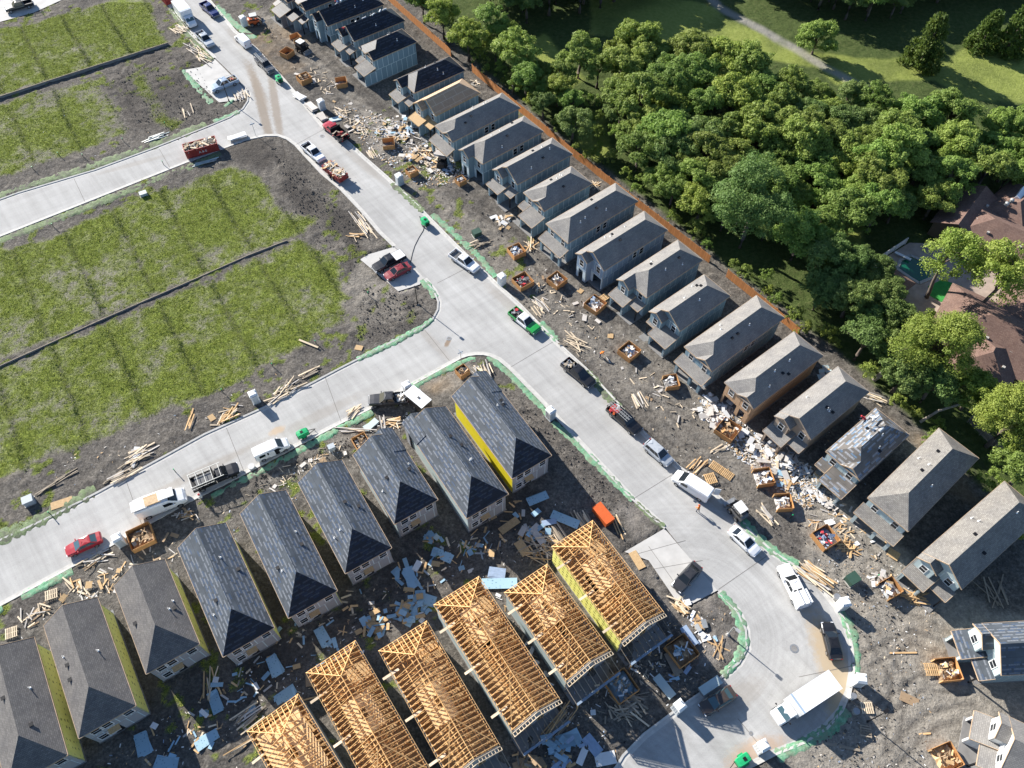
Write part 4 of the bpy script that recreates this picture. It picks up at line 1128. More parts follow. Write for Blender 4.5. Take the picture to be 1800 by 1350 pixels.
def framed(lab, FR, BR, seed, sheath=None, patch=None, L=None):
    rd = random.Random(seed); e = 5.2
    loc, rz, L = frame_of(FR, BR, e, FW, L)
    o = empty('framed_house', loc, rz, lab, 'house', 'open timber house frames')
    oh = 0.2; W = FW; x0, x1, y0, y1 = oh, W - oh, oh, L - oh
    sl = MB(); sl.box(x0 - 0.15, x1 + 0.15, y0 - 2.0, y1 + 0.15, -0.2, 0.14); sl.build('foundation', M['slab_dark'], o)
    # stud walls, one part for each wall of each storey
    def studs(p0, p1, z0, z1, gap=0.42):
        p0, p1 = Vector(p0), Vector(p1); ln = (p1 - p0).length; d = (p1 - p0) / ln
        mb = MB()
        for z in (z0 + 0.03, z1 - 0.03, z1 - 0.09): mb.bar((*p0, z), (*p1, z), 0.1, 0.05)
        k = int(ln / gap)
        for i in range(k + 1):
            q = p0 + d * (ln * i / k)
            mb.bar((q.x, q.y, z0 + 0.06), (q.x, q.y, z1 - 0.12), 0.05, 0.09, (d.x, d.y, 0))
        return mb.build('stud_wall', M['pine_frame'], o)
    cor = [(x0, y0), (x1, y0), (x1, y1), (x0, y1)]
    for i in range(4):
        studs(cor[i], cor[(i + 1) % 4], 0.14, 2.6); studs(cor[i], cor[(i + 1) % 4], 2.9, e - 0.02)
    fd = MB()
    hx, hy = rd.uniform(1.2, 3.4), rd.uniform(L * 0.35, L * 0.6)           # stair opening in the upper floor
    for a, b, c, d in ((x0, x1, y0, hy), (x0, x1, hy + 2.6, y1), (x0, hx, hy, hy + 2.6), (hx + 1.1, x1, hy, hy + 2.6)): fd.box(a, b, c, d, 2.62, 2.86)
    fd.build('floor_deck', M['osb'], o)
    # inner partitions
    ys = sorted(rd.uniform(y0 + 2, y1 - 2) for _ in range(4))
    for y_ in ys:
        xa = x0 + rd.choice((0, 0, 2.0)); xb = x1 - rd.choice((0, 0, 2.2))
        studs((xa, y_), (xb, y_), 2.9, e - 0.1)
    for x_ in (x0 + 2.1, x0 + 4.0):
        ya = rd.uniform(y0, y0 + 4); studs((x_, ya), (x_, ya + rd.uniform(5, 9)), 2.9, e - 0.1)
    # outside sheathing where the photo shows it
    if sheath:
        for side, mat in sheath.items():
            p0, p1 = {'l': ((x0 - 0.06, y1), (x0 - 0.06, y0)), 'r': ((x1 + 0.06, y0), (x1 + 0.06, y1))}[side]
            wall(o, p0, p1, 0.14, e - 0.05, mat, th=0.05, name='sheathing')
    for p0, p1, hl in (((x0, y0 - 0.06), (x1, y0 - 0.06), [(0.5, 2.6, 0.14, 2.2), (3.4, 4.4, 0.14, 2.2), (1.2, 2.4, 3.7, 4.7), (3.8, 5.0, 3.7, 4.7)]), ((x1, y1 + 0.06), (x0, y1 + 0.06), [(0.6, 1.7, 3.6, 4.7), (2.0, 3.1, 3.6, 4.7), (0.6, 1.7, 0.9, 2.1), (3.3, 4.3, 0.14, 2.2)])):
        wall(o, p0, p1, 0.14, e - 0.05, 'sheath_grey', hl, th=0.05, name='sheathing')
    if not sheath or 'r' not in sheath: wall(o, (x1 + 0.06, y0), (x1 + 0.06, y1), 0.14, e - 0.05, 'sheath_grey', th=0.05, name='sheathing')
    if not sheath: wall(o, (x0 - 0.06, y1), (x0 - 0.06, y0), 0.14, e - 0.05, 'sheath_pale', th=0.05, name='sheathing')
    gable_wall(o, 0.25, W - 0.25, 0.05, e - 0.05, FRISE - 0.2, 'sheath_grey', 0.05)
    # trusses
    y = 0.25
    while y < L - FS:
        place('truss', FULL, o, (0, y, e)); y += 0.61
    for k, m_ in enumerate(HIPS):
        place('truss', HIPS[3 - k], o, (0, L - FS * (4 - k) / 5 * 1.0 - 0.0 + 0.0 if False else L - FS + FS * (k + 1) / 5.0, e))
    hip = MB()
    for x_ in (0.0, W): hip.bar((x_, L, e), (W / 2, L - FS, e + FRISE), 0.08, 0.16)
    hip.bar((0, L, e), (W, L, e), 0.06, 0.14)
    k = 0.61
    x_ = k
    while x_ < W - 0.1:
        m_ = min(x_, W - x_) / (W / 2)
        hip.bar((x_, L, e), (x_, L - FS * m_, e + FRISE * m_), 0.06, 0.12); x_ += k
    hip.build('hip_rafters', M['pine_frame'], o)
    br = MB()
    br.bar((W / 2, 0, e + FRISE), (W / 2, L - FS, e + FRISE), 0.06, 0.1)
    for x_, z_ in ((W * 0.25, 0.1), (W * 0.42, 0.08), (W * 0.58, 0.08), (W * 0.75, 0.1)):
        br.bar((x_, 0.2, e + z_), (x_, L - 0.4, e + z_), 0.1, 0.05)
    for s_ in (-1, 1):
        for q in range(1):
            ya = 0.6 + q * (L - FS) / 3; x_ = W / 2 + s_ * W * 0.45; br.bar((x_, ya, e + FRISE * 0.1 + 0.09), (W / 2 + s_ * 0.3, ya + (L - FS) / 3.2, e + FRISE * 0.9 + 0.1), 0.09, 0.04)
    br.build('bracing', M['pine_frame'], o)
    fs = MB()
    for x_ in (-0.03, W + 0.03): fs.bar((x_, 0, e - 0.02), (x_, L, e - 0.02), 0.05, 0.16)
    fs.build('sub_fascia', M['pine'], o)
    # attic platform of boards with its hatch, laid on the truss bottom chords
    if patch:
        px, py, pw, pl = patch
        hx, hy = px + pw * 0.4, py + pl * 0.35
        z0 = e + 0.09
        for a, b, c, d in ((px, px + pw, py, hy), (px, px + pw, hy + 1.5, py + pl), (px, hx, hy, hy + 1.5), (hx + 0.8, px + pw, hy, hy + 1.5)):
            m2 = MB(); m2.box(a, b, c, d, z0, z0 + 0.03); m2.build('attic_board', M['osb_pale'], o)
    # front gable ladder and the low porch frame on the street side
    ld = MB()
    for s_ in (-1, 1):
        for off in (-0.12, -0.55): ld.bar((W / 2 + s_ * W / 2, off, e), (W / 2, off, e + FRISE), 0.07, 0.13)
        for q in range(8):
            f_ = q / 8; ld.bar((W / 2 + s_ * W / 2 * (1 - f_), -0.12, e + FRISE * f_), (W / 2 + s_ * W / 2 * (1 - f_), -0.55, e + FRISE * f_), 0.07, 0.1)
    ld.build('gable_ladder', M['pine_pale'], o)
    pc = MB()
    zt, zb = 3.35, 2.65; yp = -2.3
    for q in range(9):
        x_ = W * q / 8; pc.bar((x_, y0, zt), (x_, yp, zb), 0.06, 0.12)
    pc.bar((0, y0, zt), (W, y0, zt), 0.06, 0.14)
    pc.build('porch_rafters', M['wood_grey'], o)
    be = MB(); be.bar((0, yp, zb - 0.02), (W, yp, zb - 0.02), 0.28, 0.14); be.build('porch_beam', M['sheath_blue'], o)
    for x_ in (0.2, W * 0.5, W - 0.2):
        pm = MB(); pm.box(x_ - 0.08, x_ + 0.08, yp - 0.08, yp + 0.08, 0.1, zb - 0.1); pm.build('post', M['pine'], o)
    # scaffold planks (beams) sticking out on brackets at the eave
    for q in range(3):
        ya = L * (0.15 + 0.33 * q); pm = MB(); pm.bar((-1.1, ya, e - 0.1), (1.0, ya, e + 0.02), 0.3, 0.06); pm.build('outrigger_plank', M['pine_pale'], o)
    return o
framed('framed house nearest the bend with a yellow left wall', (1166.7, 1076.7), (1041.7, 915), 51, {'l': 'yellow'}, (1.7, 6.0, 3.2, 4.2))
framed('framed house with a notched back corner, second from the bend', (1073.3, 1143.3), (961.7, 991.7), 52, {'l': 'sheath_pale'}, (1.8, 6.2, 2.8, 4.0))
framed('framed house in the middle with curved board platform in its trusses', (983.3, 1228.3), (841.7, 1013.3), 53, {'l': 'sheath_pale'}, (2.0, 10.0, 2.6, 4.6))
framed('framed house with a striped board platform, fourth from the bend', (878.3, 1310), (750, 1091.7), 54, None, (1.4, 5.2, 3.0, 4.6))
framed('framed house with a wide board platform and hanging sheets on its right', (757, 1355), (643.3, 1158.3), 55, None, (1.6, 7.0, 3.4, 4.4), L=17.0)
framed('framed house with boarded roof base cut by the bottom edge', (666, 1456), (540, 1246.7), 56, None, (0.5, 8.5, 5.2, 7.5), L=17.0)

# ------------------------------------------------------------------ vehicles
def loft(stn, mat, name, parent):
    mb = MB(); rings = []
    for x, hw, z0, z1 in stn:
        h = z1 - z0; b = len(mb.v)
        for y, z in ((-hw * .88, z0), (-hw, z0 + .22 * h), (-hw, z0 + .62 * h), (-hw * .95, z0 + .88 * h), (-hw * .84, z1), (0, z1 + 0.03 * min(1, h)),
                     (hw * .84, z1), (hw * .95, z0 + .88 * h), (hw, z0 + .62 * h), (hw, z0 + .22 * h), (hw * .88, z0)):
            mb.v.append((x, y, z))
        rings.append(b)
    for a, b in zip(rings[:-1], rings[1:]):
        for k in range(11):
            k2 = (k + 1) % 11
            mb.f.append((a + k2, a + k, b + k, b + k2)); mb.uv.append(None)
    mb.f.append(tuple(rings[0] + k for k in range(11))); mb.uv.append(None)
    mb.f.append(tuple(rings[-1] + k for k in reversed(range(11)))); mb.uv.append(None)
    return mb.build(name, M[mat], parent)
def frustum(parent, xb0, xb1, hb, zb, xt0, xt1, ht, zt, mat, glass='glass', sidesplit=(0.5,), blank_sides=False, name='cabin'):
    B = [(xb0, -hb, zb), (xb1, -hb, zb), (xb1, hb, zb), (xb0, hb, zb)]
    T = [(xt0, -ht, zt), (xt1, -ht, zt), (xt1, ht, zt), (xt0, ht, zt)]
    mb = MB()
    mb.face([T[0], T[1], T[2], T[3]])
    m_ = len(T)
    for i in range(4): mb.face([B[i], B[(i + 1) % 4], T[(i + 1) % 4], T[i]])
    # slightly crowned roof
    cx, cz = (xt0 + xt1) / 2, zt + 0.05
    for a, b in ((T[0], T[1]), (T[1], T[2]), (T[2], T[3]), (T[3], T[0])): mb.face([a, b, (cx + (a[0] + b[0] - 2 * cx) * 0.25, (a[1] + b[1]) * 0.25, cz)])
    cab = mb.build(name, M[mat], parent)
    def pane(nm, q, f0, f1, g0, g1):
        q = [Vector(p) for p in q]
        n = (q[1] - q[0]).cross(q[3] - q[0]).normalized() * 0.012
        def pt(s, t): return q[0].lerp(q[1], s).lerp(q[3].lerp(q[2], s), t) + n
        g = MB(); g.face([pt(f0, g0), pt(f1, g0), pt(f1, g1), pt(f0, g1)])
        g.build(nm, M[glass], parent)
    pane('windshield', [B[1], B[2], T[2], T[1]], 0.06, 0.94, 0.06, 0.94)
    pane('rear_window', [B[3], B[0], T[0], T[3]], 0.08, 0.92, 0.1, 0.92)
    if not blank_sides:
        sp = [0.06, *sidesplit, 0.94]
        for q in ([B[0], B[1], T[1], T[0]], [B[2], B[3], T[3], T[2]]):
            s2 = sp if q[0] is B[0] else [1 - s for s in reversed(sp)]
            for a, b in zip(s2[:-1], s2[1:]): pane('side_window', q, a + 0.015, b - 0.015, 0.14, 0.9)
    return cab
WH = {}
def wheel(parent, x, y, r=0.36, w=0.25):
    k = (r, w)
    if k not in WH:
        a = MB(); a.tube([(0, -w / 2, 0), (0, -w / 2 + 0.03, 0), (0, w / 2 - 0.03, 0), (0, w / 2, 0)], [r * 0.9, r, r, r * 0.9], 14)
        b = MB(); b.tube([(0, -w / 2 - 0.012, 0), (0, w / 2 + 0.012, 0)], [r * 0.6, r * 0.6], 10)
        WH[k] = (a.mesh('wheel', M['tyre']), b.mesh('rim', M['rim']))
    o = place('wheel', WH[k][0], parent, (x, y, r)); place('rim', WH[k][1], o)
def lights(p, xf, xr, hw, zf, zr):
    for s in (-1, 1):
        a = MB(); a.box(xf - 0.1, xf + 0.02, s * hw - 0.16, s * hw + 0.16, zf - 0.08, zf + 0.08); a.build('headlight', M['lamp_white'], p)
        b = MB(); b.box(xr - 0.02, xr + 0.08, s * hw - 0.1, s * hw + 0.1, zr - 0.12, zr + 0.12); b.build('taillight', M['lamp_red'], p)
def mirrors(p, x, y, z, mat):
    for s in (-1, 1):
        a = MB(); a.box(x - 0.06, x + 0.06, s * y - 0.12, s * y + 0.12, z - 0.08, z + 0.1); a.build('mirror', M[mat], p)
def rubble(parent, n, box, mats, seed, lmin=0.4, lmax=1.4, flat=0.35, name='scrap'):
    rd = random.Random(seed)
    x0, x1, y0, y1, z0, z1 = box
    for k in range(n):
        m_ = rd.choice(mats); l = rd.uniform(lmin, lmax)
        w = rd.uniform(0.08, 0.2) if rd.random() < 0.6 else rd.uniform(0.25, 0.6)
        place(name, unit(m_, 'c'), parent, (rd.uniform(x0, x1), rd.uniform(y0, y1), rd.uniform(z0, z1)),
              (rd.uniform(-flat, flat), rd.uniform(-flat, flat), rd.uniform(0, 6.28)), (l, w, rd.uniform(0.02, 0.06)))
VG = 'vehicles parked on the building site'
def vehicle(kind, lab, rear, front, pm, cat, h=0.7, scale=1.0, **k):
    a, b = at(*rear, h), at(*front, h)
    d = (b - a); c = (a + b) / 2 + d.normalized() * {'box': (k.get('L', 5.4) - 4.7) / 2, 'flat': 0.3}.get(kind, 0)
    o = empty(dict(sedan='sedan_car', suv='suv_car', pickup='pickup_truck', van='van', box='box_truck', flat='flatbed_truck')[kind], (c.x, c.y, 0), math.atan2(d.y, d.x), lab, cat, VG)
    if kind == 'sedan':
        loft([(-2.35, .70, .45, .82), (-2.22, .84, .3, .96), (-1.5, .90, .22, 1.0), (-.5, .91, .22, .98), (.9, .91, .22, .95), (1.6, .90, .22, .88), (2.15, .82, .3, .76), (2.35, .64, .4, .62)], pm, 'body', o)
        frustum(o, -1.85, 1.1, .80, .94, -1.05, .2, .60, 1.42, pm, k.get('glass', 'glass'))
        lights(o, 2.3, -2.33, .62, .62, .78); mirrors(o, .75, .98, .98, pm)
        for x in (-1.4, 1.42):
            for y in (-.80, .80): wheel(o, x, y, .33, .22)
    elif kind == 'suv':
        loft([(-2.3, .78, .45, .95), (-2.2, .88, .3, 1.02), (-1.5, .92, .25, 1.05), (.9, .92, .25, 1.02), (1.6, .90, .25, .98), (2.1, .84, .3, .88), (2.3, .68, .42, .72)], pm, 'body', o)
        frustum(o, -2.2, 1.1, .84, 1.0, -1.85, .25, .66, 1.66, pm, sidesplit=(.35, .67)); lights(o, 2.25, -2.3, .66, .72, .95); mirrors(o, .75, 1.0, 1.05, pm)
        for x in (-1.4, 1.38):
            for y in (-.82, .82): wheel(o, x, y, .36, .23)
    elif kind == 'pickup':
        bedm = k.get('bed', pm); hood = k.get('hood', pm)
        loft([(-1.05, .97, .42, 1.10), (0.0, .98, .40, 1.10), (1.2, .98, .40, 1.12)], pm, 'body', o)
        loft([(1.2, .98, .40, 1.12), (2.0, .96, .42, 1.10), (2.65, .92, .45, 1.04), (2.86, .84, .5, .92), (2.92, .78, .55, .85)], hood, 'bonnet', o)
        bd = MB(); bd.box(-2.9, -1.05, -.93, .93, .5, .70); bd.box(-2.9, -1.05, -.98, -.88, .5, 1.12); bd.box(-2.9, -1.05, .88, .98, .5, 1.12); bd.box(-2.96, -2.88, -.94, .94, .48, 1.10); bd.box(-1.12, -1.02, -.88, .88, .7, 1.12)
        bd.build('bed', M[bedm], o)
        lin = MB(); lin.box(-2.87, -1.13, -.87, .87, .70, .715); lin.build('bed_liner', M[k.get('liner', 'black')], o)
        frustum(o, -1.05, 1.25, .88, 1.09, -.80, .42, .70, 1.80, pm, sidesplit=(.48,)); lights(o, 2.88, -2.95, .72, .80, .9); mirrors(o, .95, 1.08, 1.15, pm)
        bp = MB(); bp.box(-3.08, -2.96, -.9, .9, .42, .58); bp.build('bumper', M['steel'], o); bp = MB(); bp.box(2.9, 3.0, -.88, .88, .42, .60); bp.build('bumper', M['steel'], o)
        for x in (-1.85, 1.95):
            for y in (-.86, .86): wheel(o, x, y, .39, .26)
        if k.get('rack'):
            rk = MB(); z = 2.0
            for x in (-2.8, -1.2): rk.bar((x, -.92, 1.1), (x, -.92, z), .06, .06); rk.bar((x, .92, 1.1), (x, .92, z), .06, .06); rk.bar((x, -.92, z), (x, .92, z), .06, .06)
            for y in (-.92, .92): rk.bar((-2.9, y, z), (.6, y, z), .06, .06)
            rk.build('ladder_rack', M['black_metal'], o)
            for q in range(3):
                ld = MB()
                for s in (-.18, .18): ld.bar((-2.9, -.5 + .5 * q + s, z + .07), (1.0, -.5 + .5 * q + s, z + .07), .05, .08)
                for j in range(9): ld.bar((-2.8 + .42 * j, -.5 + .5 * q - .18, z + .07), (-2.8 + .42 * j, -.5 + .5 * q + .18, z + .07), .04, .04)
                if q < k['rack']: ld.build('ladder', M['galv'], o)
        if k.get('topper'):
            tp = MB(); tp.box(-2.88, -1.05, -.95, .95, 1.12, 1.95); tp.build('bed_cap', M[pm], o)
            for s in (-.5, .3):
                tb = MB(); tb.tube([(-2.8, s, 2.02), (-.6, s, 2.02)], [.09, .09], 8); tb.build('roof_tube', M['pipe_white'], o)
        if k.get('tonneau'):
            tp = MB(); tp.box(-2.88, -1.05, -.9, .9, 1.10, 1.15); tp.build('bed_cover', M[k['tonneau']], o)
        if k.get('load'): rubble(o, 26, (-2.5, -1.4, -.6, .6, .75, 1.2), k['load'], sum(map(ord, lab)) % 999, .4, 1.2, name='load_piece')
        if k.get('tool'):
            tp = MB(); tp.box(-1.65, -1.1, -.9, .9, .9, 1.3); tp.build('tool_box', M[k['tool']], o)
        if k.get('barrel'):
            tp = MB(); tp.tube([(-2.2, .35, .72), (-2.2, .35, 1.35)], [.28, .28], 12); tp.build('red_drum', M['cloth_red'], o)
    elif kind == 'van':
        s = k.get('size', 1.0)
        loft([(-2.75, .86, .4, 1.95), (-2.6, .96, .3, 2.12), (-1.5, 1.0, .28, 2.18), (.6, 1.0, .28, 2.16), (1.0, .98, .28, 2.05), (1.85, .96, .28, 1.30), (2.5, .90, .32, 1.08), (2.75, .74, .42, .85)], pm, 'body', o)
        def quad(nm, pts):
            g = MB(); g.face(pts); g.build(nm, M['glass'], o)
        quad('windshield', [(1.83, -.82, 1.37), (1.83, .82, 1.37), (1.04, .76, 2.06), (1.04, -.76, 2.06)])
        for y, sg in ((-1.0, 1), (1.0, -1)):
            yy = y * 1.006
            g = MB(); p = [(.95, yy, 1.25), (1.6, yy * .985, 1.25), (1.05, yy * .98, 1.8), (.3, yy, 1.85), (.3, yy, 1.25)]
            g.face(p if sg > 0 else list(reversed(p))); g.build('side_window', M['glass'], o)
            if k.get('windows'):
                for x in (-.85, -2.1):
                    g = MB(); p = [(x, yy, 1.25), (x + .95, yy, 1.25), (x + .95, yy, 1.85), (x, yy, 1.85)]
                    g.face(p if sg > 0 else list(reversed(p))); g.build('side_window', M['glass'], o)
        lights(o, 2.7, -2.76, .68, .85, 1.2); mirrors(o, 1.35, 1.12, 1.35, pm)
        if k.get('door'):
            dm = MB(); dm.bar((-2.78, -.9, 1.2), (-3.45, -1.25, 1.2), .06, 1.7); dm.build('rear_door', M[pm], o)
        if k.get('sidedoor'):
            dm = MB(); dm.box(-.6, .3, -1.09, -1.02, .5, 1.95); dm.build('sliding_door', M[pm], o)
            dm = MB(); dm.box(.32, .95, -1.03, -1.0, .5, 1.9); dm.build('door_opening', M['black'], o)
        if k.get('roofload'):
            for q, m_ in enumerate(k['roofload']):
                dm = MB(); dm.box(-2.9 + q * 1.5, -1.2 + q * 1.5, -.75 + .1 * q, .55, 2.2 + .02 * q, 2.34 + .02 * q); dm.build('roof_load', M[m_], o)
        for x in (-1.75, 1.8):
            for y in (-.88, .88): wheel(o, x, y, .36, .24)
    elif kind == 'box':
        L = k.get('L', 5.4)
        loft([(1.3, 1.0, .45, 2.1), (1.75, 1.0, .42, 2.12), (2.2, .98, .42, 2.0), (2.75, .96, .45, 1.42), (3.3, .92, .48, 1.22), (3.5, .8, .55, 1.0)], pm, 'cab', o)
        g = MB(); g.face([(2.74, -.84, 1.47), (2.74, .84, 1.47), (2.22, .78, 2.0), (2.22, -.78, 2.0)]); g.build('windshield', M['glass_blue'], o)
        for y, sg in ((-1.0, 1), (1.0, -1)):
            g = MB(); p = [(1.6, y * 1.005, 1.35), (2.45, y * .995, 1.35), (2.15, y * .99, 1.9), (1.6, y * 1.0, 1.9)]
            g.face(p if sg > 0 else list(reversed(p))); g.build('side_window', M['glass'], o)
        bx = MB(); bx.box(1.2 - L, 1.2, -1.22, 1.22, .85, 3.15); bx.build('cargo_box', M[pm], o)
        rb = MB(); rb.box(.75, 1.0, -1.235, 1.235, .84, 3.165); rb.build('box_band', M['p_lblue'], o)
        tr = MB(); tr.box(1.2 - L - .03, 1.2, -1.24, 1.24, .78, .87); tr.build('box_skirt', M['galv'], o)
        ch = MB(); ch.box(1.0 - L, 3.0, -.5, .5, .45, .8); ch.build('chassis', M['black_metal'], o)
        lights(o, 3.46, 1.2 - L, .7, .8, .7); mirrors(o, 2.5, 1.25, 1.5, 'black')
        for x in (1.2 - L + 1.3, 2.55):
            for y in (-.9, .9): wheel(o, x, y, .42, .3)
    elif kind == 'flat':
        loft([(.6, 1.0, .5, 1.2), (1.3, 1.0, .48, 1.2), (2.2, .98, .48, 1.18), (2.8, .9, .52, 1.05), (3.0, .8, .6, .9)], pm, 'body', o)
        frustum(o, -.2, 1.5, .9, 1.1, .0, .8, .74, 1.85, pm); loft([(-.3, .98, .5, 1.2), (.6, 1.0, .5, 1.2)], pm, 'cab_base', o)
        bd = MB(); bd.box(-3.6, -.4, -1.15, 1.15, .85, 1.0); bd.box(-3.6, -.4, -1.15, -1.08, 1.0, 1.3); bd.box(-3.6, -.4, 1.08, 1.15, 1.0, 1.3); bd.box(-.45, -.35, -1.1, 1.1, 1.0, 1.9); bd.build('bed', M[k.get('bed', 'black_metal')], o)
        if k.get('load'): rubble(o, 20, (-3.2, -.9, -.8, .8, 1.05, 1.5), k['load'], sum(map(ord, lab)) % 999, .5, 1.6, name='load_piece')
        if k.get('rails'):
            rk = MB()
            for y in (-1.1, 1.1):
                for x in (-3.5, -2.5, -1.5, -.5): rk.bar((x, y, 1.0), (x, y, 2.2), .06, .06)
                rk.bar((-3.6, y, 2.2), (1.0, y, 2.2), .07, .07); rk.bar((-3.6, y, 1.6), (-.4, y, 1.6), .05, .05)
            for x in (-3.5, -2.5, -1.5, -.5, .6): rk.bar((x, -1.1, 2.2), (x, 1.1, 2.2), .06, .06)
            rk.build('pipe_rack', M['galv'], o)
            tp = MB(); tp.box(-2.9, -.6, -.8, .6, 1.0, 1.75); tp.build('tank', M['p_grey'], o)
        ch = MB(); ch.box(-3.4, 2.5, -.45, .45, .5, .84); ch.build('chassis', M['black_metal'], o)
        lights(o, 2.98, -3.6, .7, .85, .8); mirrors(o, 1.2, 1.1, 1.25, pm)
        for x in (-2.5, 2.0):
            for y in (-.9, .9): wheel(o, x, y, .42, .3)
    if scale != 1.0: o.scale = (scale,) * 3
    return o
vehicle('box', 'white delivery truck parked beside pale boards at the top of the street', (308, 4), (345, 49), 'p_white', 'truck', h=1.4, L=5.2)
vehicle('pickup', 'dark blue pickup at the top edge of the main street', (352, 2), (385, 31), 'p_blue', 'pickup')
vehicle('pickup', 'silver white pickup parked behind the delivery truck', (345, 53), (376, 85), 'p_silver', 'pickup')
vehicle('van', 'small white van alone on the right side near the street top', (440, 84), (414, 60), 'p_white', 'van', scale=0.88)
vehicle('pickup', 'grey pickup with covered bed in front of a green compressor', (451, 99), (482, 130), 'p_grey', 'pickup', rack=1, tonneau='p_char')
vehicle('pickup', 'white and blue pickup with a load of brown boards on the upper driveway', (412, 140), (374, 156), 'p_lblue', 'pickup', load=['red_metal', 'wood_grey', 'card'])
vehicle('flat', 'red flatbed truck next to the pale plank stacks', (607, 246), (573, 217), 'p_red', 'truck', load=['black', 'red_metal', 'wood_grey'])
vehicle('pickup', 'white pickup towing the red trailer of debris', (533, 252), (569, 284), 'p_white', 'pickup')
vehicle('pickup', 'black pickup with white bed cover on the driveway by the maroon sedan', (702, 450), (664, 470), 'p_black', 'pickup', tonneau='p_white')
vehicle('sedan', 'maroon sedan on the driveway by the black pickup', (717, 467), (680, 486), 'p_maroon', 'car')
vehicle('pickup', 'plain white pickup on the main street beside the long green blanket', (796, 445), (838, 474), 'p_white', 'pickup', liner='p_grey')
vehicle('pickup', 'green and white pickup with a red drum in its bed', (900, 546), (945, 583), 'p_white', 'pickup', bed='p_green', hood='p_green', load=['steel', 'black', 'black'], barrel=True)
vehicle('pickup', 'black pickup with open bed and rack near the corner inlet', (993, 636), (1041, 676), 'p_black', 'pickup', load=['wood_grey', 'steel'])
vehicle('pickup', 'black pickup carrying ladders on a rack', (1076, 717), (1120, 757), 'p_black', 'pickup', rack=2, load=['orange', 'white', 'cloth_red'])
vehicle('suv', 'silver hatchback between the ladder pickup and the white van', (1138, 779), (1177, 813), 'p_silver', 'car')
vehicle('van', 'large white van with its rear door swung open', (1246, 872), (1188, 834), 'p_white', 'van', h=1.0, door=True, scale=1.04)
vehicle('sedan', 'white sedan with black windows at the start of the bend', (1286, 929), (1332, 972), 'p_white', 'car')
vehicle('sedan', 'dark green grey sedan on the driveway at the bend', (1226, 994), (1189, 1034), 'p_char', 'car')
vehicle('pickup', 'white utility pickup with bed cap and roof tubes', (1414, 1066), (1377, 992), 'p_white', 'pickup', h=1.0, topper=True)
vehicle('sedan', 'black sedan parked along the outer kerb of the bend', (1470, 1158), (1454, 1095), 'p_black', 'car')
vehicle('sedan', 'dark brown sedan in the shade of the framed houses', (1288, 1215), (1235, 1248), 'p_brown', 'car', glass='glass_blue')
vehicle('box', 'white box truck with long cargo box at the bottom right bend', (1464, 1197), (1362, 1264), 'p_white', 'truck', h=1.6, L=6.0)
vehicle('van', 'small white van with open side door on the lower street', (450, 801), (504, 777), 'p_white', 'van', h=0.9, sidedoor=True, windows=True, scale=0.92)
vehicle('flat', 'black flatbed truck with pipe rack on the lower street', (340, 853), (416, 821), 'p_black', 'truck', h=1.0, rails=True)
vehicle('van', 'white work van with panels tied on its roof', (243, 898), (322, 868), 'p_white', 'van', h=1.2, roofload=['white', 'load_tan', 'white'], scale=1.2)
vehicle('sedan', 'bright red sedan on the lower street', (175, 944), (118, 969), 'p_red', 'car', glass='glass_blue')
vehicle('pickup', 'dark purple grey pickup with bed of scraps hitched to the white trailer', (713, 700), (651, 704), 'p_char', 'pickup', load=['white', 'steel', 'wood_grey'])
vehicle('pickup', 'dark pickup with rack on the concrete in the top left corner', (58, 4), (8, 17), 'p_black', 'pickup', rack=1)

# trailers, dumpsters, compressors, machines
def enclosed_trailer():
    a, b = at(718, 689, 1.4), at(752, 717, 1.4)
    o = empty('cargo_trailer', ((a.x + b.x) / 2, (a.y + b.y) / 2, 0), math.atan2(b.y - a.y, b.x - a.x), 'white topped cargo trailer behind the dark purple grey pickup', 'trailer', VG)
    bx = MB(); bx.box(-1.9, 1.9, -1.0, 1.0, .5, 2.25); bx.build('body', M['p_brown'], o)
    rf = MB(); rf.box(-1.93, 1.93, -1.03, 1.03, 2.25, 2.33); rf.build('roof', M['p_white'], o)
    vt = MB(); vt.box(.1, .45, -.2, .15, 2.33, 2.42); vt.build('roof_vent', M['p_grey'], o)
    tg = MB(); tg.bar((-1.9, .5, .55), (-2.9, 0, .55), .08, .1); tg.bar((-1.9, -.5, .55), (-2.9, 0, .55), .08, .1); tg.build('drawbar', M['black_metal'], o)
    for y in (-1.02, 1.02): wheel(o, .2, y, .33, .2)
enclosed_trailer()
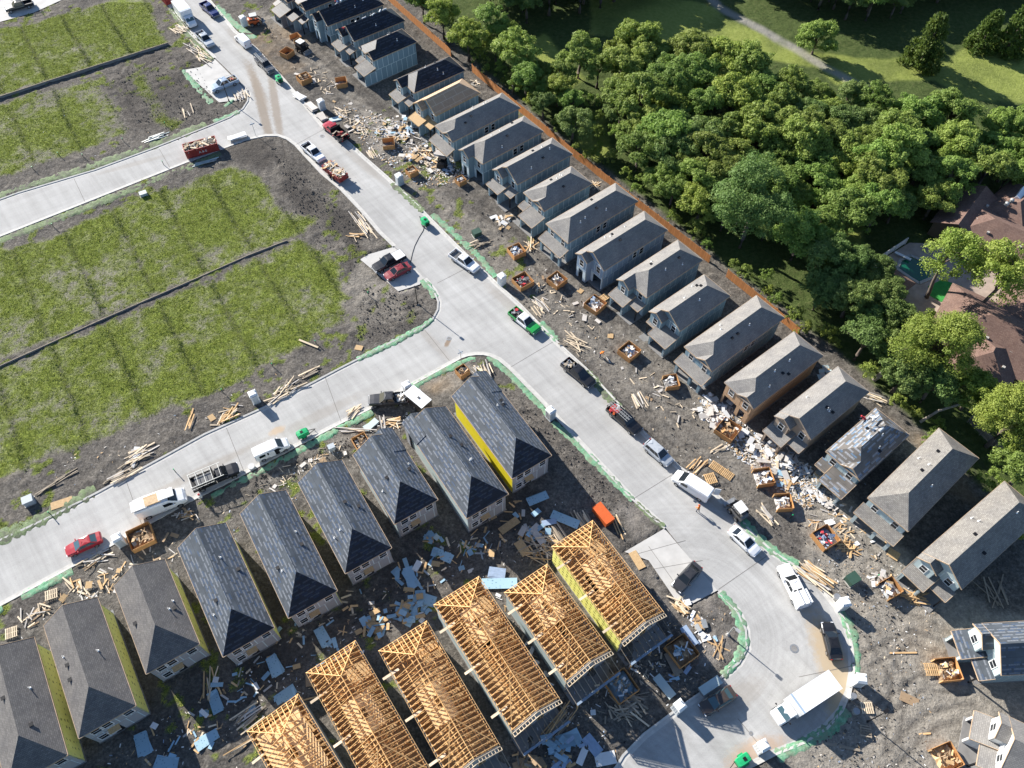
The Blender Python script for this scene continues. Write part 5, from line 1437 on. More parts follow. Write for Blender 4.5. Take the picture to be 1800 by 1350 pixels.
def skip(lab, p, q, L, W, H, name, wheels, mats, seed, text=None):
    a, b = at(*p, H * .6), at(*q, H * .6)
    o = empty(name, ((a.x + b.x) / 2, (a.y + b.y) / 2, 0), math.atan2(b.y - a.y, b.x - a.x), lab, 'trailer' if wheels else 'dumpster', VG)
    z0 = .5 if wheels else .12
    w = MB(); hl, hw = L / 2, W / 2
    w.box(-hl, hl, -hw, hw, z0, z0 + .1); w.box(-hl, hl, -hw, -hw + .07, z0 + .1, H); w.box(-hl, hl, hw - .07, hw, z0 + .1, H); w.box(-hl, -hl + .07, -hw + .07, hw - .07, z0 + .1, H); w.box(hl - .07, hl, -hw + .07, hw - .07, z0 + .1, H)
    w.build('body', M['red_metal'], o)
    rb = MB(); k = int(L / .8)
    for i in range(k + 1):
        x = -hl + L * i / k
        for s in (-1, 1): rb.box(x - .04, x + .04, s * hw - .05, s * hw + .05, z0, H - .02)
    rb.build('ribs', M['red_metal'], o)
    rl = MB()
    for s in (-1, 1): rl.box(-hl - .06, hl + .06, s * hw - .07, s * hw + .07, H, H + .09); rl.box(s * hl - .07, s * hl + .07, -hw, hw, H, H + .085)
    rl.build('rail', M['red_metal'], o)
    ld = MB(); ld.box(-hl + .1, hl - .1, -hw + .1, hw - .1, z0 + .1, H - .25); ld.build('load_base', M['card'], o)
    rubble(o, 90, (-hl + .3, hl - .3, -hw + .3, hw - .3, H - .2, H + .28), mats, seed, .5, 1.8, .3, name='scrap')
    if wheels:
        for x in (-.5, .5):
            for y in (-hw - .1, hw + .1): wheel(o, x, y, .34, .2)
        tg = MB(); tg.bar((-hl, .5, .6), (-hl - 1.0, 0, .6), .09, .12); tg.bar((-hl, -.5, .6), (-hl - 1.0, 0, .6), .09, .12); tg.build('drawbar', M['black_metal'], o)
    if text:
        cu = bpy.data.curves.new('lettering', 'FONT'); cu.body = text; cu.size = .62; cu.extrude = .01; cu.align_x = 'CENTER'
        tmp = bpy.data.objects.new('lettering_tmp', cu); col.objects.link(tmp)
        dg = bpy.context.evaluated_depsgraph_get(); me = bpy.data.meshes.new_from_object(tmp.evaluated_get(dg)); bpy.data.objects.remove(tmp)
        me.materials.clear(); me.materials.append(M['white'])
        place('lettering', me, o, (.1, -hw - .07, H * .42), (math.pi / 2, 0, 0))
skip('red dumpster heaped with wood scraps on the upper side street', (325, 266), (381, 251), 6.0, 2.3, 1.75, 'dumpster', False, ['pine_pale', 'wood_grey', 'drywall', 'card'], 3, 'A & E')
skip('red dump trailer heaped with pale debris behind the white pickup', (570, 288), (609, 318), 4.9, 2.0, 1.5, 'dump_trailer', True, ['pine_pale', 'drywall', 'pine', 'drywall'], 4)
skip('red dumpster end at the top edge behind the delivery truck', (283, -16), (302, 4), 3.5, 2.2, 1.6, 'dumpster', False, ['wood_grey', 'card'], 5)
def compressor(lab, px, ang):
    p = at(*px, .8)
    o = empty('air_compressor', (p.x, p.y, 0), ang, lab, 'compressor', 'green towable compressors')
    loft([(-.85, .40, .55, 1.15), (-.75, .52, .5, 1.28), (0, .56, .48, 1.35), (.7, .52, .5, 1.25), (.9, .38, .56, 1.05)], 'green_plastic', 'hood', o)
    lg = MB(); lg.box(-.3, .1, -.2, .2, 1.355, 1.40); lg.build('lifting_eye', M['black_metal'], o)
    gr = MB(); gr.box(-.9, -.84, -.32, .32, .65, 1.05); gr.build('grille', M['black'], o)
    fr = MB(); fr.box(-.9, .9, -.42, .42, .38, .5); fr.bar((.9, .3, .44), (1.9, 0, .44), .07, .08); fr.bar((.9, -.3, .44), (1.9, 0, .44), .07, .08); fr.bar((1.75, 0, .0), (1.75, 0, .44), .06, .06); fr.build('chassis', M['black_metal'], o)
    for y in (-.62, .62): wheel(o, -.1, y, .30, .16)
    for y in (-.62, .62):
        fe = MB(); fe.box(-.45, .25, y - .1, y + .1, .62, .67); fe.build('mudguard', M['green_plastic'], o)
compressor('green compressor in front of the grey pickup near the street top', (490, 138), R(120))
compressor('green compressor standing alone on the main street with a black hose', (747, 389), R(125))
compressor('green compressor in front of the small white van', (532, 762), R(32))
compressor('green compressor at the bottom edge beside a white toilet', (1306, 1336), R(210))
def hose():
    mb = MB(); pts = [at(746, 396, .03), at(744, 405, .03), at(736, 418, .03), at(729, 432, .03), at(725, 445, .03), at(722, 458, .03), at(719, 470, .03), at(722, 480, .03)]
    mb.tube(pts, [.045] * len(pts), 6); tag(mb.build('air_hose', M['black']), 'thin black hose trailing across the road from the compressor', 'hose')
hose()
def skid(lab, px, ang, roofm='white', bodym='black_metal', forks=None):
    p = at(*px, 1.0)
    o = empty('loader', (p.x, p.y, 0), ang, lab, 'loader', 'construction machines')
    loft([(-1.4, .6, .5, 1.3), (-1.1, .75, .4, 1.5), (.4, .78, .35, 1.2), (.9, .7, .35, .9)], bodym, 'body', o)
    cb = MB()
    for x, y in ((-.7, -.55), (-.7, .55), (.55, -.55), (.55, .55)): cb.bar((x, y, 1.1), (x, y, 2.15), .08, .08)
    cb.build('cab_frame', M['black_metal'], o)
    rf = MB(); rf.box(-.85, .7, -.68, .68, 2.15, 2.25); rf.build('cab_roof', M[roofm], o)
    st = MB(); st.box(-.4, .1, -.3, .3, 1.1, 1.35); st.box(-.45, -.35, -.3, .3, 1.35, 1.8); st.build('seat', M['black'], o)
    for y in (-.72, .72):
        ar = MB(); ar.bar((-1.1, y, 1.5), (1.0, y, 1.3 if not forks else 2.0), .14, .2); ar.bar((1.0, y, 1.3 if not forks else 2.0), (1.5, y, .6 if not forks else 2.2), .14, .2); ar.build('lift_arm', M['black_metal'], o)
    bk = MB()
    if forks:
        bk.box(1.45, 1.55, -.7, .7, 1.9, 2.7); bk.box(1.5, 2.7, -.5, -.38, 1.9, 1.97); bk.box(1.5, 2.7, .38, .5, 1.9, 1.97); bk.build('forks', M['black_metal'], o)
    else:
        bk.box(1.4, 2.1, -.95, .95, .1, .16); bk.box(1.4, 1.46, -.95, .95, .16, .75); bk.box(1.4, 2.0, -.95, -.89, .16, .6); bk.box(1.4, 2.0, .89, .95, .16, .6); bk.build('bucket', M['steel'], o)
    for x in (-.75, .6):
        for y in (-.85, .85): wheel(o, x, y, .42, .3)
    return o
skid('loader with white cab roof on the dirt by the two upper wooden bins', (530, 82), R(-40))
fk = skid('forklift lifting a bundle of white boards in front of a house', (779, 283), R(75), 'black', 'black_metal', True)
def bundle(name, lab, p, q, W, z0, n, mat, layers=2, h=0.5):
    a, b = at(*p, z0 + h / 2), at(*q, z0 + h / 2)
    L = (b - a).length
    o = empty(name, ((a.x + b.x) / 2, (a.y + b.y) / 2, z0), math.atan2(b.y - a.y, b.x - a.x), lab, 'lumber', 'lumber stacks and bundles')
    bw = W / n
    for l in range(layers):
        for i in range(n):
            jit = random.uniform(-.12, .12) * min(1, L / 3)
            place('board', unit(mat if isinstance(mat, str) else random.choice(mat), 'c'), o, (jit, -W / 2 + bw * (i + .5), l * h / layers), (0, 0, random.uniform(-.01, .01)), (L * random.uniform(.93, 1.0), bw * .92, h / layers * .94))
    return o
p_ = at(777, 270, 2.2)
bundle('board_bundle', 'bundle of white boards held up by the forklift', (764, 268), (792, 273), 1.3, 2.0, 6, 'drywall', 2, .4)
skid('small white roofed loader between the white van and the white sedan', (1298, 897), R(120), 'white', 'p_grey')
skid('small loader with yellow brown arms at the top by the blue pickup', (447, 35), R(20), 'galv', 'orange')

# portable toilets
TOI = {}
def toilet(lab, px, ang, mat='plastic_white'):
    p = at(*px, 1.1)
    o = empty('portable_toilet', (p.x, p.y, 0), ang, lab, 'toilet', 'portable toilets beside the streets')
    if mat not in TOI:
        b = MB(); b.box(-.55, .55, -.55, .55, .12, 2.05)
        for s in (-1, 1):
            for q in (-.42, -.14, .14, .42): b.box(q - .05, q + .05, s * .55 - .02, s * .55 + .02, .3, 1.9); b.box(s * .55 - .02, s * .55 + .02, q - .05, q + .05, .3, 1.9)
        r_ = MB(); r_.face([(-.62, -.62, 2.05), (.62, -.62, 2.05), (.5, -.35, 2.24), (-.5, -.35, 2.24)]); r_.face([(.62, -.62, 2.05), (.62, .62, 2.05), (.5, .35, 2.24), (.5, -.35, 2.24)])
        r_.face([(.62, .62, 2.05), (-.62, .62, 2.05), (-.5, .35, 2.24), (.5, .35, 2.24)]); r_.face([(-.62, .62, 2.05), (-.62, -.62, 2.05), (-.5, -.35, 2.24), (-.5, .35, 2.24)]); r_.face([(-.5, -.35, 2.24), (.5, -.35, 2.24), (.5, .35, 2.24), (-.5, .35, 2.24)])
        r_.face([(-.62, .62, 2.05), (.62, .62, 2.05), (.62, -.62, 2.05), (-.62, -.62, 2.05)])
        d_ = MB(); d_.box(-.36, .36, -.60, -.573, .2, 1.95)
        v_ = MB(); v_.tube([(.35, .3, 2.1), (.35, .3, 2.45)], [.06, .06], 8)
        s_ = MB(); s_.box(-.6, .6, -.62, .6, 0, .12)
        g_ = MB()
        for q in range(4): g_.box(-.3 + .17 * q, -.22 + .17 * q, -.58, -.24, 2.115, 2.26 if False else 2.20)
        TOI[mat] = (b.mesh('body', M[mat]), r_.mesh('roof', M['plastic_white']), d_.mesh('door', M['plastic_white' if mat != 'plastic_white' else 'plastic_grey']), v_.mesh('vent_stack', M['plastic_grey']), s_.mesh('skid_base', M['plastic_grey']))
    for nm, me in zip(('body', 'roof', 'door', 'vent_stack', 'skid_base'), TOI[mat]): place(nm, me, o)
TA = R(-51)
toilet('grey portable toilet by the white panels near the red flatbed', (565, 184), TA, 'plastic_grey')
toilet('grey blue portable toilet beside the debris field', (702, 315), TA, 'plastic_grey')
toilet('white portable toilet opposite the driveway with two cars', (882, 491), TA)
toilet('white portable toilet on the blanket near the corner house', (968, 727), TA + R(90))
toilet('white portable toilet among boards on the upper side of the lower street', (447, 698), R(30))
toilet('white toilet with slatted vents beside the utility pickup', (1482, 1062), R(10))
toilet('white portable toilet behind the box truck', (1510, 1196), R(-8))
toilet('white portable toilet at the shaded corner near the brown sedan', (1193, 1243), R(35))
toilet('white portable toilet by the green compressor at the bottom', (1339, 1313), R(25))
toilet('white portable toilet between the red sedan and the carton bin', (210, 950), R(33))
toilet('white portable toilet next to the cargo trailer', (716, 682), R(33))
toilet('white portable toilet at the top by the small loader', (428, 37), TA)

# wooden rubbish bins
def binn(lab, px, ang, contents=None, size=2.5, h=1.15, sides=4, n=34, seed=0, tilt=False):
    p = at(*px, .5)
    o = empty('wooden_bin', (p.x, p.y, 0), ang, lab, 'bin', 'wooden rubbish bins on the dirt')
    s = size / 2
    specs = [((-s, -s), (s, -s)), ((s, -s), (s, s)), ((s, s), (-s, s)), ((-s, s), (-s, -s))][:sides]
    for a, b in specs:
        d = Vector(b) - Vector(a)
        pn = place('side_panel', unit('bin_wood'), o, (a[0], a[1], .0), (0, 0, math.atan2(d.y, d.x)), (d.length, .05, h))
    st = MB()
    for x, y in ((-s + .05, -s + .06), (s - .06, -s + .06), (s - .06, s - .06), (-s + .05, s - .06)): st.box(x - .05, x + .05, y - .05, y + .05, 0, h - .08)
    st.build('corner_posts', M['pine'], o)
    if contents:
        hp = MB(); 
        rd = random.Random(seed + 5)
        g = 5
        hh = [[rd.uniform(.25, .75) * (1 if 0 < i < g and 0 < j < g else .5) for j in range(g + 1)] for i in range(g + 1)]
        for i in range(g):
            for j in range(g):
                f = lambda a, b: (-s + .08 + (size - .16) * a / g, -s + .08 + (size - .16) * b / g, hh[a][b] * h)
                hp.face([f(i, j), f(i + 1, j), f(i + 1, j + 1), f(i, j + 1)])
        hp.build('rubbish', M[contents[0]], o)
        rubble(o, n, (-s * .65, s * .65, -s * .65, s * .65, .45 * h, h * .95), contents, seed, .25, .9, .6, name='scrap')
    return o
WHT = ['drywall', 'white', 'drywall', 'wrap_blue', 'card']
WOD = ['pine', 'wood_grey', 'pine_pale', 'card']
BA = R(38)
for i, (lab, px, ang, ct, sz, sd) in enumerate([
    ('empty tan bin panel standing at the top by the loader', (520, 68), BA, None, 1.9, 3),
    ('open wooden bin left of the upper loader', (505, 94), BA + .3, None, 2.1, 4),
    ('wooden bin of boards near the upper green compressor', (535, 139), BA, WOD, 2.3, 4),
    ('three sided wooden bin on the bare lot near the exposed side wall', (600, 146), BA - .4, None, 2.2, 3),
    ('three sided empty bin in the middle of the debris field', (683, 254), BA - .5, None, 2.2, 3),
    ('small wooden bin at the lower end of the debris field', (724, 303), BA, WOD, 1.7, 4),
    ('small wooden bin full of white bags below the forklift', (810, 319), BA, WHT, 1.5, 4),
    ('wooden bin overflowing with white plastic by crossed boards', (908, 443), BA - .1, WHT, 2.3, 4),
    ('nearly empty wooden bin by the white toilet, left of the pair', (919, 496), BA - .05, ['slab_dark', 'cloth_red'], 2.6, 4),
    ('wooden bin of white scraps, right of the pair', (979, 494), BA + .1, WHT, 2.4, 4),
    ('wooden bin with pallets leaning on its corners', (1046, 537), BA + .15, WHT, 2.6, 4),
    ('wooden bin of white bags opposite the black pickup', (1106, 619), BA + .1, WHT, 2.5, 4),
    ('triangular looking bin of dark rubbish on bare soil', (1179, 673), BA - .5, ['slab_dark', 'white'], 2.1, 3),
    ('wooden bin of brown cardboard beside the drywall heap', (1279, 757), BA + .2, ['card', 'bin_wood', 'card'], 2.8, 4),
    ('broken bin with white lined side near the pallets', (1341, 840), BA - .5, WHT, 2.4, 3),
    ('triangular bin of scraps below the half roofed house', (1376, 884), BA - .6, WHT, 2.2, 3),
    ('wooden bin of blue and white rubbish with crates beside it', (1450, 946), BA - .15, ['wrap_blue', 'white', 'drywall', 'cloth_red'], 2.6, 4),
    ('collapsed wooden bin with silver ducts near the right hand houses', (1563, 1035), BA - .2, ['galv', 'pine', 'white'], 2.2, 3),
    ('open bin of cardboard against the pale house at the right', (1664, 1178), R(5), ['card', 'white', 'pine'], 2.6, 3),
    ('three sided bin of boards in the bottom right corner', (1662, 1332), R(20), ['pine', 'card'], 2.6, 3),
    ('small square bin behind the corner inlet', (813, 654), BA, ['card', 'slab_dark'], 1.6, 4),
    ('large bin with a cardboard sheet on top on the lower street', (249, 945), R(30), ['card', 'slab_dark', 'card'], 3.0, 4),
    ('shaded wooden bin in front of the yellow walled framed house', (1198, 1145), R(33), ['card', 'white', 'foam'], 3.0, 4),
    ('shaded wooden bin above the weathered board heap', (1092, 1207), R(33), ['foam', 'wood_grey', 'white'], 3.0, 4),
    ('small wooden bin beside the third felt roofed house', (635, 778), R(33), ['slab_dark', 'card'], 2.0, 4)]):
    binn(lab, px, ang, ct, sz, sides=sd, seed=100 + i)
def crate():
    p = at(1060, 905, .6)
    o = empty('tool_crate', (p.x, p.y, 0), R(-55), 'orange metal tool crate beside stacked grey planks', 'crate')
    b = MB(); b.box(-1.5, 1.5, -.7, .7, .1, 1.15); b.build('body', M['orange'], o)
    l = MB(); l.box(-1.54, 1.54, -.74, .74, 1.15, 1.25); l.build('lid', M['orange'], o)
    f = MB()
    for x in (-1.2, 1.0): f.box(x, x + .2, -.7, .7, 0, .1)
    f.build('skids', M['black_metal'], o)
crate()

# street lamps, signs, transformers
def lamp(lab, px, h=4.6, mat='black_metal', arm=R(-45)):
    p = at(*px)
    o = empty('street_lamp', (p.x, p.y, 0), 0, lab, 'street lamp', 'street lamps')
    a = MB(); a.tube([(0, 0, -.1), (0, 0, .5), (0, 0, .55), (0, 0, h)], [.16, .13, .08, .06], 10); a.build('pole', M[mat], o)
    b = MB(); b.tube([(0, 0, 0), (0, 0, .12)], [.26, .22], 12); b.build('base', M['pile_stone'], o)
    c = MB(); c.bar((0, 0, h - .05), (math.cos(arm) * .45, math.sin(arm) * .45, h + .02), .08, .08); c.build('arm', M[mat], o)
    d = MB(); d.bar((math.cos(arm) * .3, math.sin(arm) * .3, h + .03), (math.cos(arm) * .95, math.sin(arm) * .95, h + .03), .42, .13); d.build('lamp_head', M[mat], o)
lamp('black street lamp at the upper corner driveway', (403, 179))
lamp('black street lamp at the middle corner with its long shadow on the road', (734, 535))
lamp('black street lamp at the lower right behind the box truck', (1524, 1269), arm=R(30))
lamp('grey street lamp on the inside of the bend', (1279, 1116), 3.3, 'galv')
def sign(lab, px):
    p = at(*px)
    o = empty('street_sign', (p.x, p.y, 0), 0, lab, 'sign', 'street name signs')
    a = MB(); a.tube([(0, 0, 0), (0, 0, 2.9)], [.04, .04], 8); a.build('post', M['galv'], o)
    b = MB(); b.bar((-.45, 0, 2.75), (.45, 0, 2.75), .03, .2); b.build('blade', M['p_lblue'], o).rotation_euler = (0, 0, R(30))
    c = MB(); c.bar((-.45, 0, 2.97), (.45, 0, 2.97), .03, .2); c.build('blade', M['p_lblue'], o).rotation_euler = (0, 0, R(-52))
sign('street sign on a thin post at the upper corner', (450, 239))
sign('street sign on a thin post at the corner inlet', (811, 638))
def pedestal(lab, px, s=(.9, .8, .8), mat='green_box', ang=0.5):
    p = at(*px, s[2] / 2)
    o = empty('utility_box', (p.x, p.y, 0), ang, lab, 'utility box', 'utility boxes')
    b = MB(); b.box(-s[0] / 2, s[0] / 2, -s[1] / 2, s[1] / 2, .08, s[2]); b.build('body', M[mat], o)
    l = MB(); l.box(-s[0] / 2 - .04, s[0] / 2 + .04, -s[1] / 2 - .05, s[1] / 2 + .04, s[2], s[2] + .07); l.build('lid', M[mat], o)
    k = MB(); k.box(-s[0] / 2 - .12, s[0] / 2 + .12, -s[1] / 2 - .12, s[1] / 2 + .12, 0, .08); k.build('pad', M['pile_stone'], o)
pedestal('dark green transformer on the dirt below the stepped porch house', (838, 410), (1.4, 1.1, 1.0))
pedestal('dark green transformer near the collapsed bin', (1498, 1018), (1.5, 1.3, 1.0))
pedestal('green grey transformer at the lower left street edge', (50, 880), (1.3, 1.1, .9), 'plastic_grey')
pedestal('small grey pedestal box in the field beside the upper street', (252, 341), (1.2, .9, .6), 'plastic_grey')
pedestal('orange brown pedestal by the long blanket and the felt roofed houses', (583, 787), (.9, .7, .9), 'plastic_grey')
for i, px in enumerate([(309, 830), (480, 645), (556, 605), (392, 690), (648, 520), (292, 222), (90, 905), (60, 300), (105, 275), (148, 278), (218, 250), (95, 400), (288, 290), (1540, 1015), (1390, 910)]):
    nearest = ['by the lower street verge', 'near the plank heap in the field', 'beside the lone board in the field', 'left of the leaning boards', 'by the black soil patch', 'above the red dumpster', 'at the left lower verge', 'in the upper left weeds', 'second in the upper left weeds', 'third in the upper left weeds', 'above the grey green verge', 'in the weeds below the street', 'right of the street below the verge', 'near the right hand bins', 'by the triangular bin'][i]
    p = at(*px)
    o = empty('service_stub', (p.x, p.y, 0), 0, 'thin green service marker ' + nearest, 'marker', 'service markers on the lots')
    a = MB(); a.tube([(0, 0, -.05), (0, 0, .9)], [.06, .06], 6); a.build('post', M['green_box'], o)
    b = MB(); b.tube([(0, 0, .9), (0, 0, 1.0)], [.09, .09], 6); b.build('cap', M['green_plastic'], o)

# cedar fence behind the main row
def fence(lab, pts, h=1.85):
    P = [at(*p) for p in pts]
    o = empty('wooden_fence', P[0], 0, lab, 'fence')
    mesh_cache = {}
    for a, b in zip(P[:-1], P[1:]):
        ln = (b - a).length; k = max(1, round(ln / 2.4)); sp = ln / k; d = (b - a) / ln; rz = math.atan2(d.y, d.x)
        pm, rm = MB(), MB(); x = 0.0
        rd = random.Random(int(ln * 10))
        while x < sp - .02:
            w = .145; pm.box(x, min(x + w - .012, sp), -.012 + rd.uniform(0, .012), .012, .06, h - rd.uniform(0, .05)); x += w
        for z in (.4, 1.0, 1.6): rm.box(0, sp, .012, .06, z, z + .09)
        pme, rme = pm.mesh('picket_panel', M['fence_wood']), rm.mesh('rails', M['fence_wood'])
        po = MB(); po.box(-.06, .06, .012, .13, -.1, h + .03); pom = po.mesh('post', M['fence_wood'])
        for i in range(k):
            q = a - P[0] + d * (sp * i)
            pn = place('picket_panel', pme, o, q, (0, 0, rz)); place('rails', rme, pn)
            place('post', pom, o, q, (0, 0, rz))
fence('orange cedar fence behind the uppermost houses', [(672, -8), (793, 100)])
fence('long orange cedar fence between the row and the grove', [(830, 127), (1005, 274), (1246, 463)])
fence('orange cedar fence below the gap by the big tree', [(1276, 487), (1340, 538), (1401, 590)])

# ------------------------------------------------------------------ trees
def leaf_mesh(name, mat, clumps, per, leaf, seed, shape='round'):
    rg = np.random.default_rng(seed)
    C, CR, CT = [], [], []
    lobes = []
    for i in range(13):
        d = rg.normal(size=3); d /= np.linalg.norm(d); d[2] = abs(d[2]) * 1.1 - .25
        lobes.append((np.array([d[0] * 2.75, d[1] * 2.75, 5.5 + d[2] * 2.3]) * np.array([rg.uniform(.75, 1.2)] * 2 + [1.0]), rg.uniform(1.1, 1.9)))
    for i in range(clumps):
        if shape == 'round':
            d = rg.normal(size=3); d /= np.linalg.norm(d)
            if d[2] < -0.35: d[2] *= -0.6
            lc, lr = lobes[rg.integers(len(lobes))]
            c = lc + d * lr * rg.uniform(.6, 1.0) * np.array([1.1, 1.1, .85])
            cr = rg.uniform(0.38, 0.8)
        elif shape == 'pine':
            a, r = rg.uniform(0, 6.28), rg.uniform(0.1, 1.0) ** 0.5
            z = rg.choice([6.4, 7.6, 8.8, 9.8]); c = np.array([math.cos(a) * 3.6 * r * (1 - (z - 6.4) * .12), math.sin(a) * 3.6 * r * (1 - (z - 6.4) * .12), z + rg.normal() * .35]); cr = rg.uniform(0.5, 1.0)
        else:  # cedar cone
            t = rg.uniform(0, 1) ** 1.5; a = rg.uniform(0, 6.28); rad = 2.5 * (1 - t) ** 0.65 * (0.75 + .25 * rg.uniform())
            c = np.array([math.cos(a) * rad, math.sin(a) * rad, 0.15 + 6.6 * t]); cr = rg.uniform(0.45, .8)
        C.append(c); CR.append(cr); CT.append(rg.uniform(0, 1))
    C, CR, CT = np.array(C), np.array(CR), np.array(CT)
    n = clumps * per
    ci = np.repeat(np.arange(clumps), per)
    d = rg.normal(size=(n, 3)); d /= np.linalg.norm(d, axis=1)[:, None]
    d[:, 2] = np.where(d[:, 2] < -0.3, -d[:, 2], d[:, 2])
    pos = C[ci] + d * (CR[ci] * rg.uniform(0.55, 1.08, n))[:, None] * np.array([1.15, 1.15, .8])
    nr = d + rg.normal(size=(n, 3)) * 0.55; nr[:, 2] += 0.35; nr /= np.linalg.norm(nr, axis=1)[:, None]
    a = np.cross(nr, rg.normal(size=(n, 3))); a /= np.linalg.norm(a, axis=1)[:, None]
    b = np.cross(nr, a)
    s = leaf * rg.uniform(0.6, 1.25, n)[:, None]
    if shape == 'cedar':
        a = a * .45 + d * .3 + np.array([0, 0, .35]); 
    V = np.stack([pos - a * s * .9, pos - b * s * .55, pos + a * s * 1.0, pos + b * s * .5], 1)
    T = np.clip(CT[ci] * .6 + rg.uniform(0, .4, n), 0, 1)
    me = bpy.data.meshes.new(name)
    me.vertices.add(n * 4); me.vertices.foreach_set('co', V.ravel())
    me.loops.add(n * 4); me.loops.foreach_set('vertex_index', np.arange(n * 4, dtype=np.int32))
    me.polygons.add(n); me.polygons.foreach_set('loop_start', np.arange(0, n * 4, 4, dtype=np.int32)); me.polygons.foreach_set('loop_total', np.full(n, 4, np.int32))
    me.update()
    at_ = me.attributes.new('tint', 'FLOAT', 'FACE'); at_.data.foreach_set('value', T.astype(np.float32))
    me.materials.append(M[mat])
    return me, C
def trunk_mesh(C, seed, base=0.32, bark='bark', lean=(0, 0), top=4.2):
    rd = random.Random(seed); mb = MB()
    pts = [Vector((0, 0, -.2)), Vector((lean[0] * .15 + rd.uniform(-.1, .1), lean[1] * .15, 1.2)), Vector((lean[0] * .5 + rd.uniform(-.2, .2), lean[1] * .5, 2.8)), Vector((lean[0], lean[1], top))]
    mb.tube(pts, [base * 1.25, base, base * .8, base * .6], 8)
    for k in rd.sample(range(len(C)), min(10, len(C))):
        c = Vector(C[k]); m_ = pts[-1].lerp(c, .5) + Vector((rd.uniform(-.4, .4), rd.uniform(-.4, .4), .3)); st = pts[-1].lerp(pts[-2], rd.uniform(0, .8))
        mb.tube([st, m_, c], [base * .42, base * .25, .03], 5)
    return mb.mesh('trunk', M[bark], True)
BR = []
for i in range(7):
    me, C = leaf_mesh('crown', 'leaf', 170, 85, 0.19, 200 + i)
    BR.append((me, trunk_mesh(C, 300 + i)))
def recolor(lst, mat):
    out = []
    for me, tr in lst:
        m2 = me.copy(); m2.materials.clear(); m2.materials.append(M[mat]); out.append((m2, tr))
    return out
BIG = []
for i in range(2):
    me, C = leaf_mesh('crown', 'leaf_deep' if i == 0 else 'leaf_bright', 330, 120, 0.10, 270 + i); BIG.append((me, trunk_mesh(C, 370 + i, .2)))
DEEP = recolor(BR[:3], 'leaf_deep'); BRIGHT = recolor(BR[2:5], 'leaf_bright')
PN = []
for i in range(2):
    me, C = leaf_mesh('crown', 'leaf_bright', 75, 120, 0.15, 240 + i, 'pine'); PN.append((me, trunk_mesh(C, 340 + i, .26, 'bark', (.8, 1.0), 7.0)))
CD = []
for i in range(2):
    me, C = leaf_mesh('crown', 'cedar', 120, 60, 0.27, 250 + i, 'cedar'); CD.append((me, trunk_mesh(C, 350 + i, .2, 'bark', (0, 0), 4)))
SH = []
for i in range(3):
    me, C = leaf_mesh('foliage', 'leaf', 34, 60, 0.22, 260 + i); 
    co = np.zeros(len(me.vertices) * 3); me.vertices.foreach_get('co', co); co = co.reshape(-1, 3); co[:, 2] = (co[:, 2] - 5.6) * .75 + 1.5; co[:, :2] *= .5; me.vertices.foreach_set('co', co.ravel()); me.update()
    SH.append((me, None))
SHB = recolor(SH[:2], 'leaf_bright')
TG = 'trees of the grove behind the fence'
def tree(kind, px, r, lab, group=None, hc=None, name='tree', rz=None):
    lst = dict(b=BR, d=DEEP, y=BRIGHT, p=PN, c=CD, s=SH, t=SHB, D=BIG[:1], Y=BIG[1:])[kind]; kind = kind.lower()
    me, tr = random.choice(lst)
    k = r / (4.4 if kind in 'bdy' else 3.9 if kind == 'p' else 2.7 if kind == 'c' else 2.3)
    h = hc if hc is not None else (5.6 if kind in 'bdy' else 8.0 if kind == 'p' else 3.2 if kind == 'c' else 1.5) * k
    p = at(*px, h) if not isinstance(px, Vector) else px
    o = empty(name, (p.x, p.y, 0), random.uniform(0, 6.28) if rz is None else rz, lab, 'tree' if kind in 'bdypc' else 'shrub', group)
    o.scale = (k, k, k * random.uniform(.92, 1.15))
    place('crown' if kind in 'bdypc' else 'foliage', me, o)
    if tr: place('trunk', tr, o)
    return o
placed = []
def T(kind, px, r, lab, **k):
    o = tree(kind, px, r, lab, **k); placed.append((o.location.x, o.location.y, r)); return o
T('b', (1443, 50), 4.6, 'pale green round tree standing free at the end of the track').location.z = -2.6; T('c', (1632, 80), 3.9, 'large dark cedar standing alone on the meadow'); T('c', (1738, 55), 3.3, 'pointed cedar near the right edge of the meadow'); T('c', (1787, 58), 3.6, 'cedar cut by the right edge on the meadow')
T('D', (1322, 372), 8.0, 'biggest deep green tree, right at the gap in the fence', hc=8.5)
T('Y', (1645, 612), 6.6, 'bright tree with a leaning pale trunk between the fence and the brown roofs', hc=7.5)
T('p', (1675, 455), 4.6, 'bright pine beside the green pool'); T('p', (1757, 480), 5.2, 'larger bright pine in front of the brown roofed house'); 
T('Y', (1775, 745), 6.0, 'full green tree at the right edge above the lone hip house', hc=6.5); T('b', (1800, 830), 4.5, 'green tree at the right edge beside the grey fence'); T('y', (1800, 905), 2.6, 'small bright tree touching the right edge house roof', hc=5.0); T('y', (1715, 690), 3.6, 'bright small tree below the leaning trunk')
T('y', (778, 30), 4.0, 'bright green tree just over the fence near the top'); T('y', (822, 66), 4.2, 'bright green tree over the fence, second from the top'); T('b', (742, 6), 3.6, 'tree over the fence at the top edge'); T('b', (905, 88), 4.8, 'tall tree with pale trunk left of the shaded lawn'); T('b', (860, 40), 4.2, 'tree behind the bright pair by the fence')
T('b', (925, 140), 3.6, 'tree with bare white branches close to the fence'); T('b', (985, 132), 3.4, 'small tree on the right of the shaded lawn'); T('b', (1020, 92), 4.6, 'broad tree at the left end of the grove'); T('b', (1052, 122), 3.4, 'tree beside the broad tree at the left end of the grove'); T('d', (1008, 215), 3.8, 'dark bushy tree on the small lawn behind the fence'); T('d', (955, 185), 3.0, 'dark tree low behind the fence')
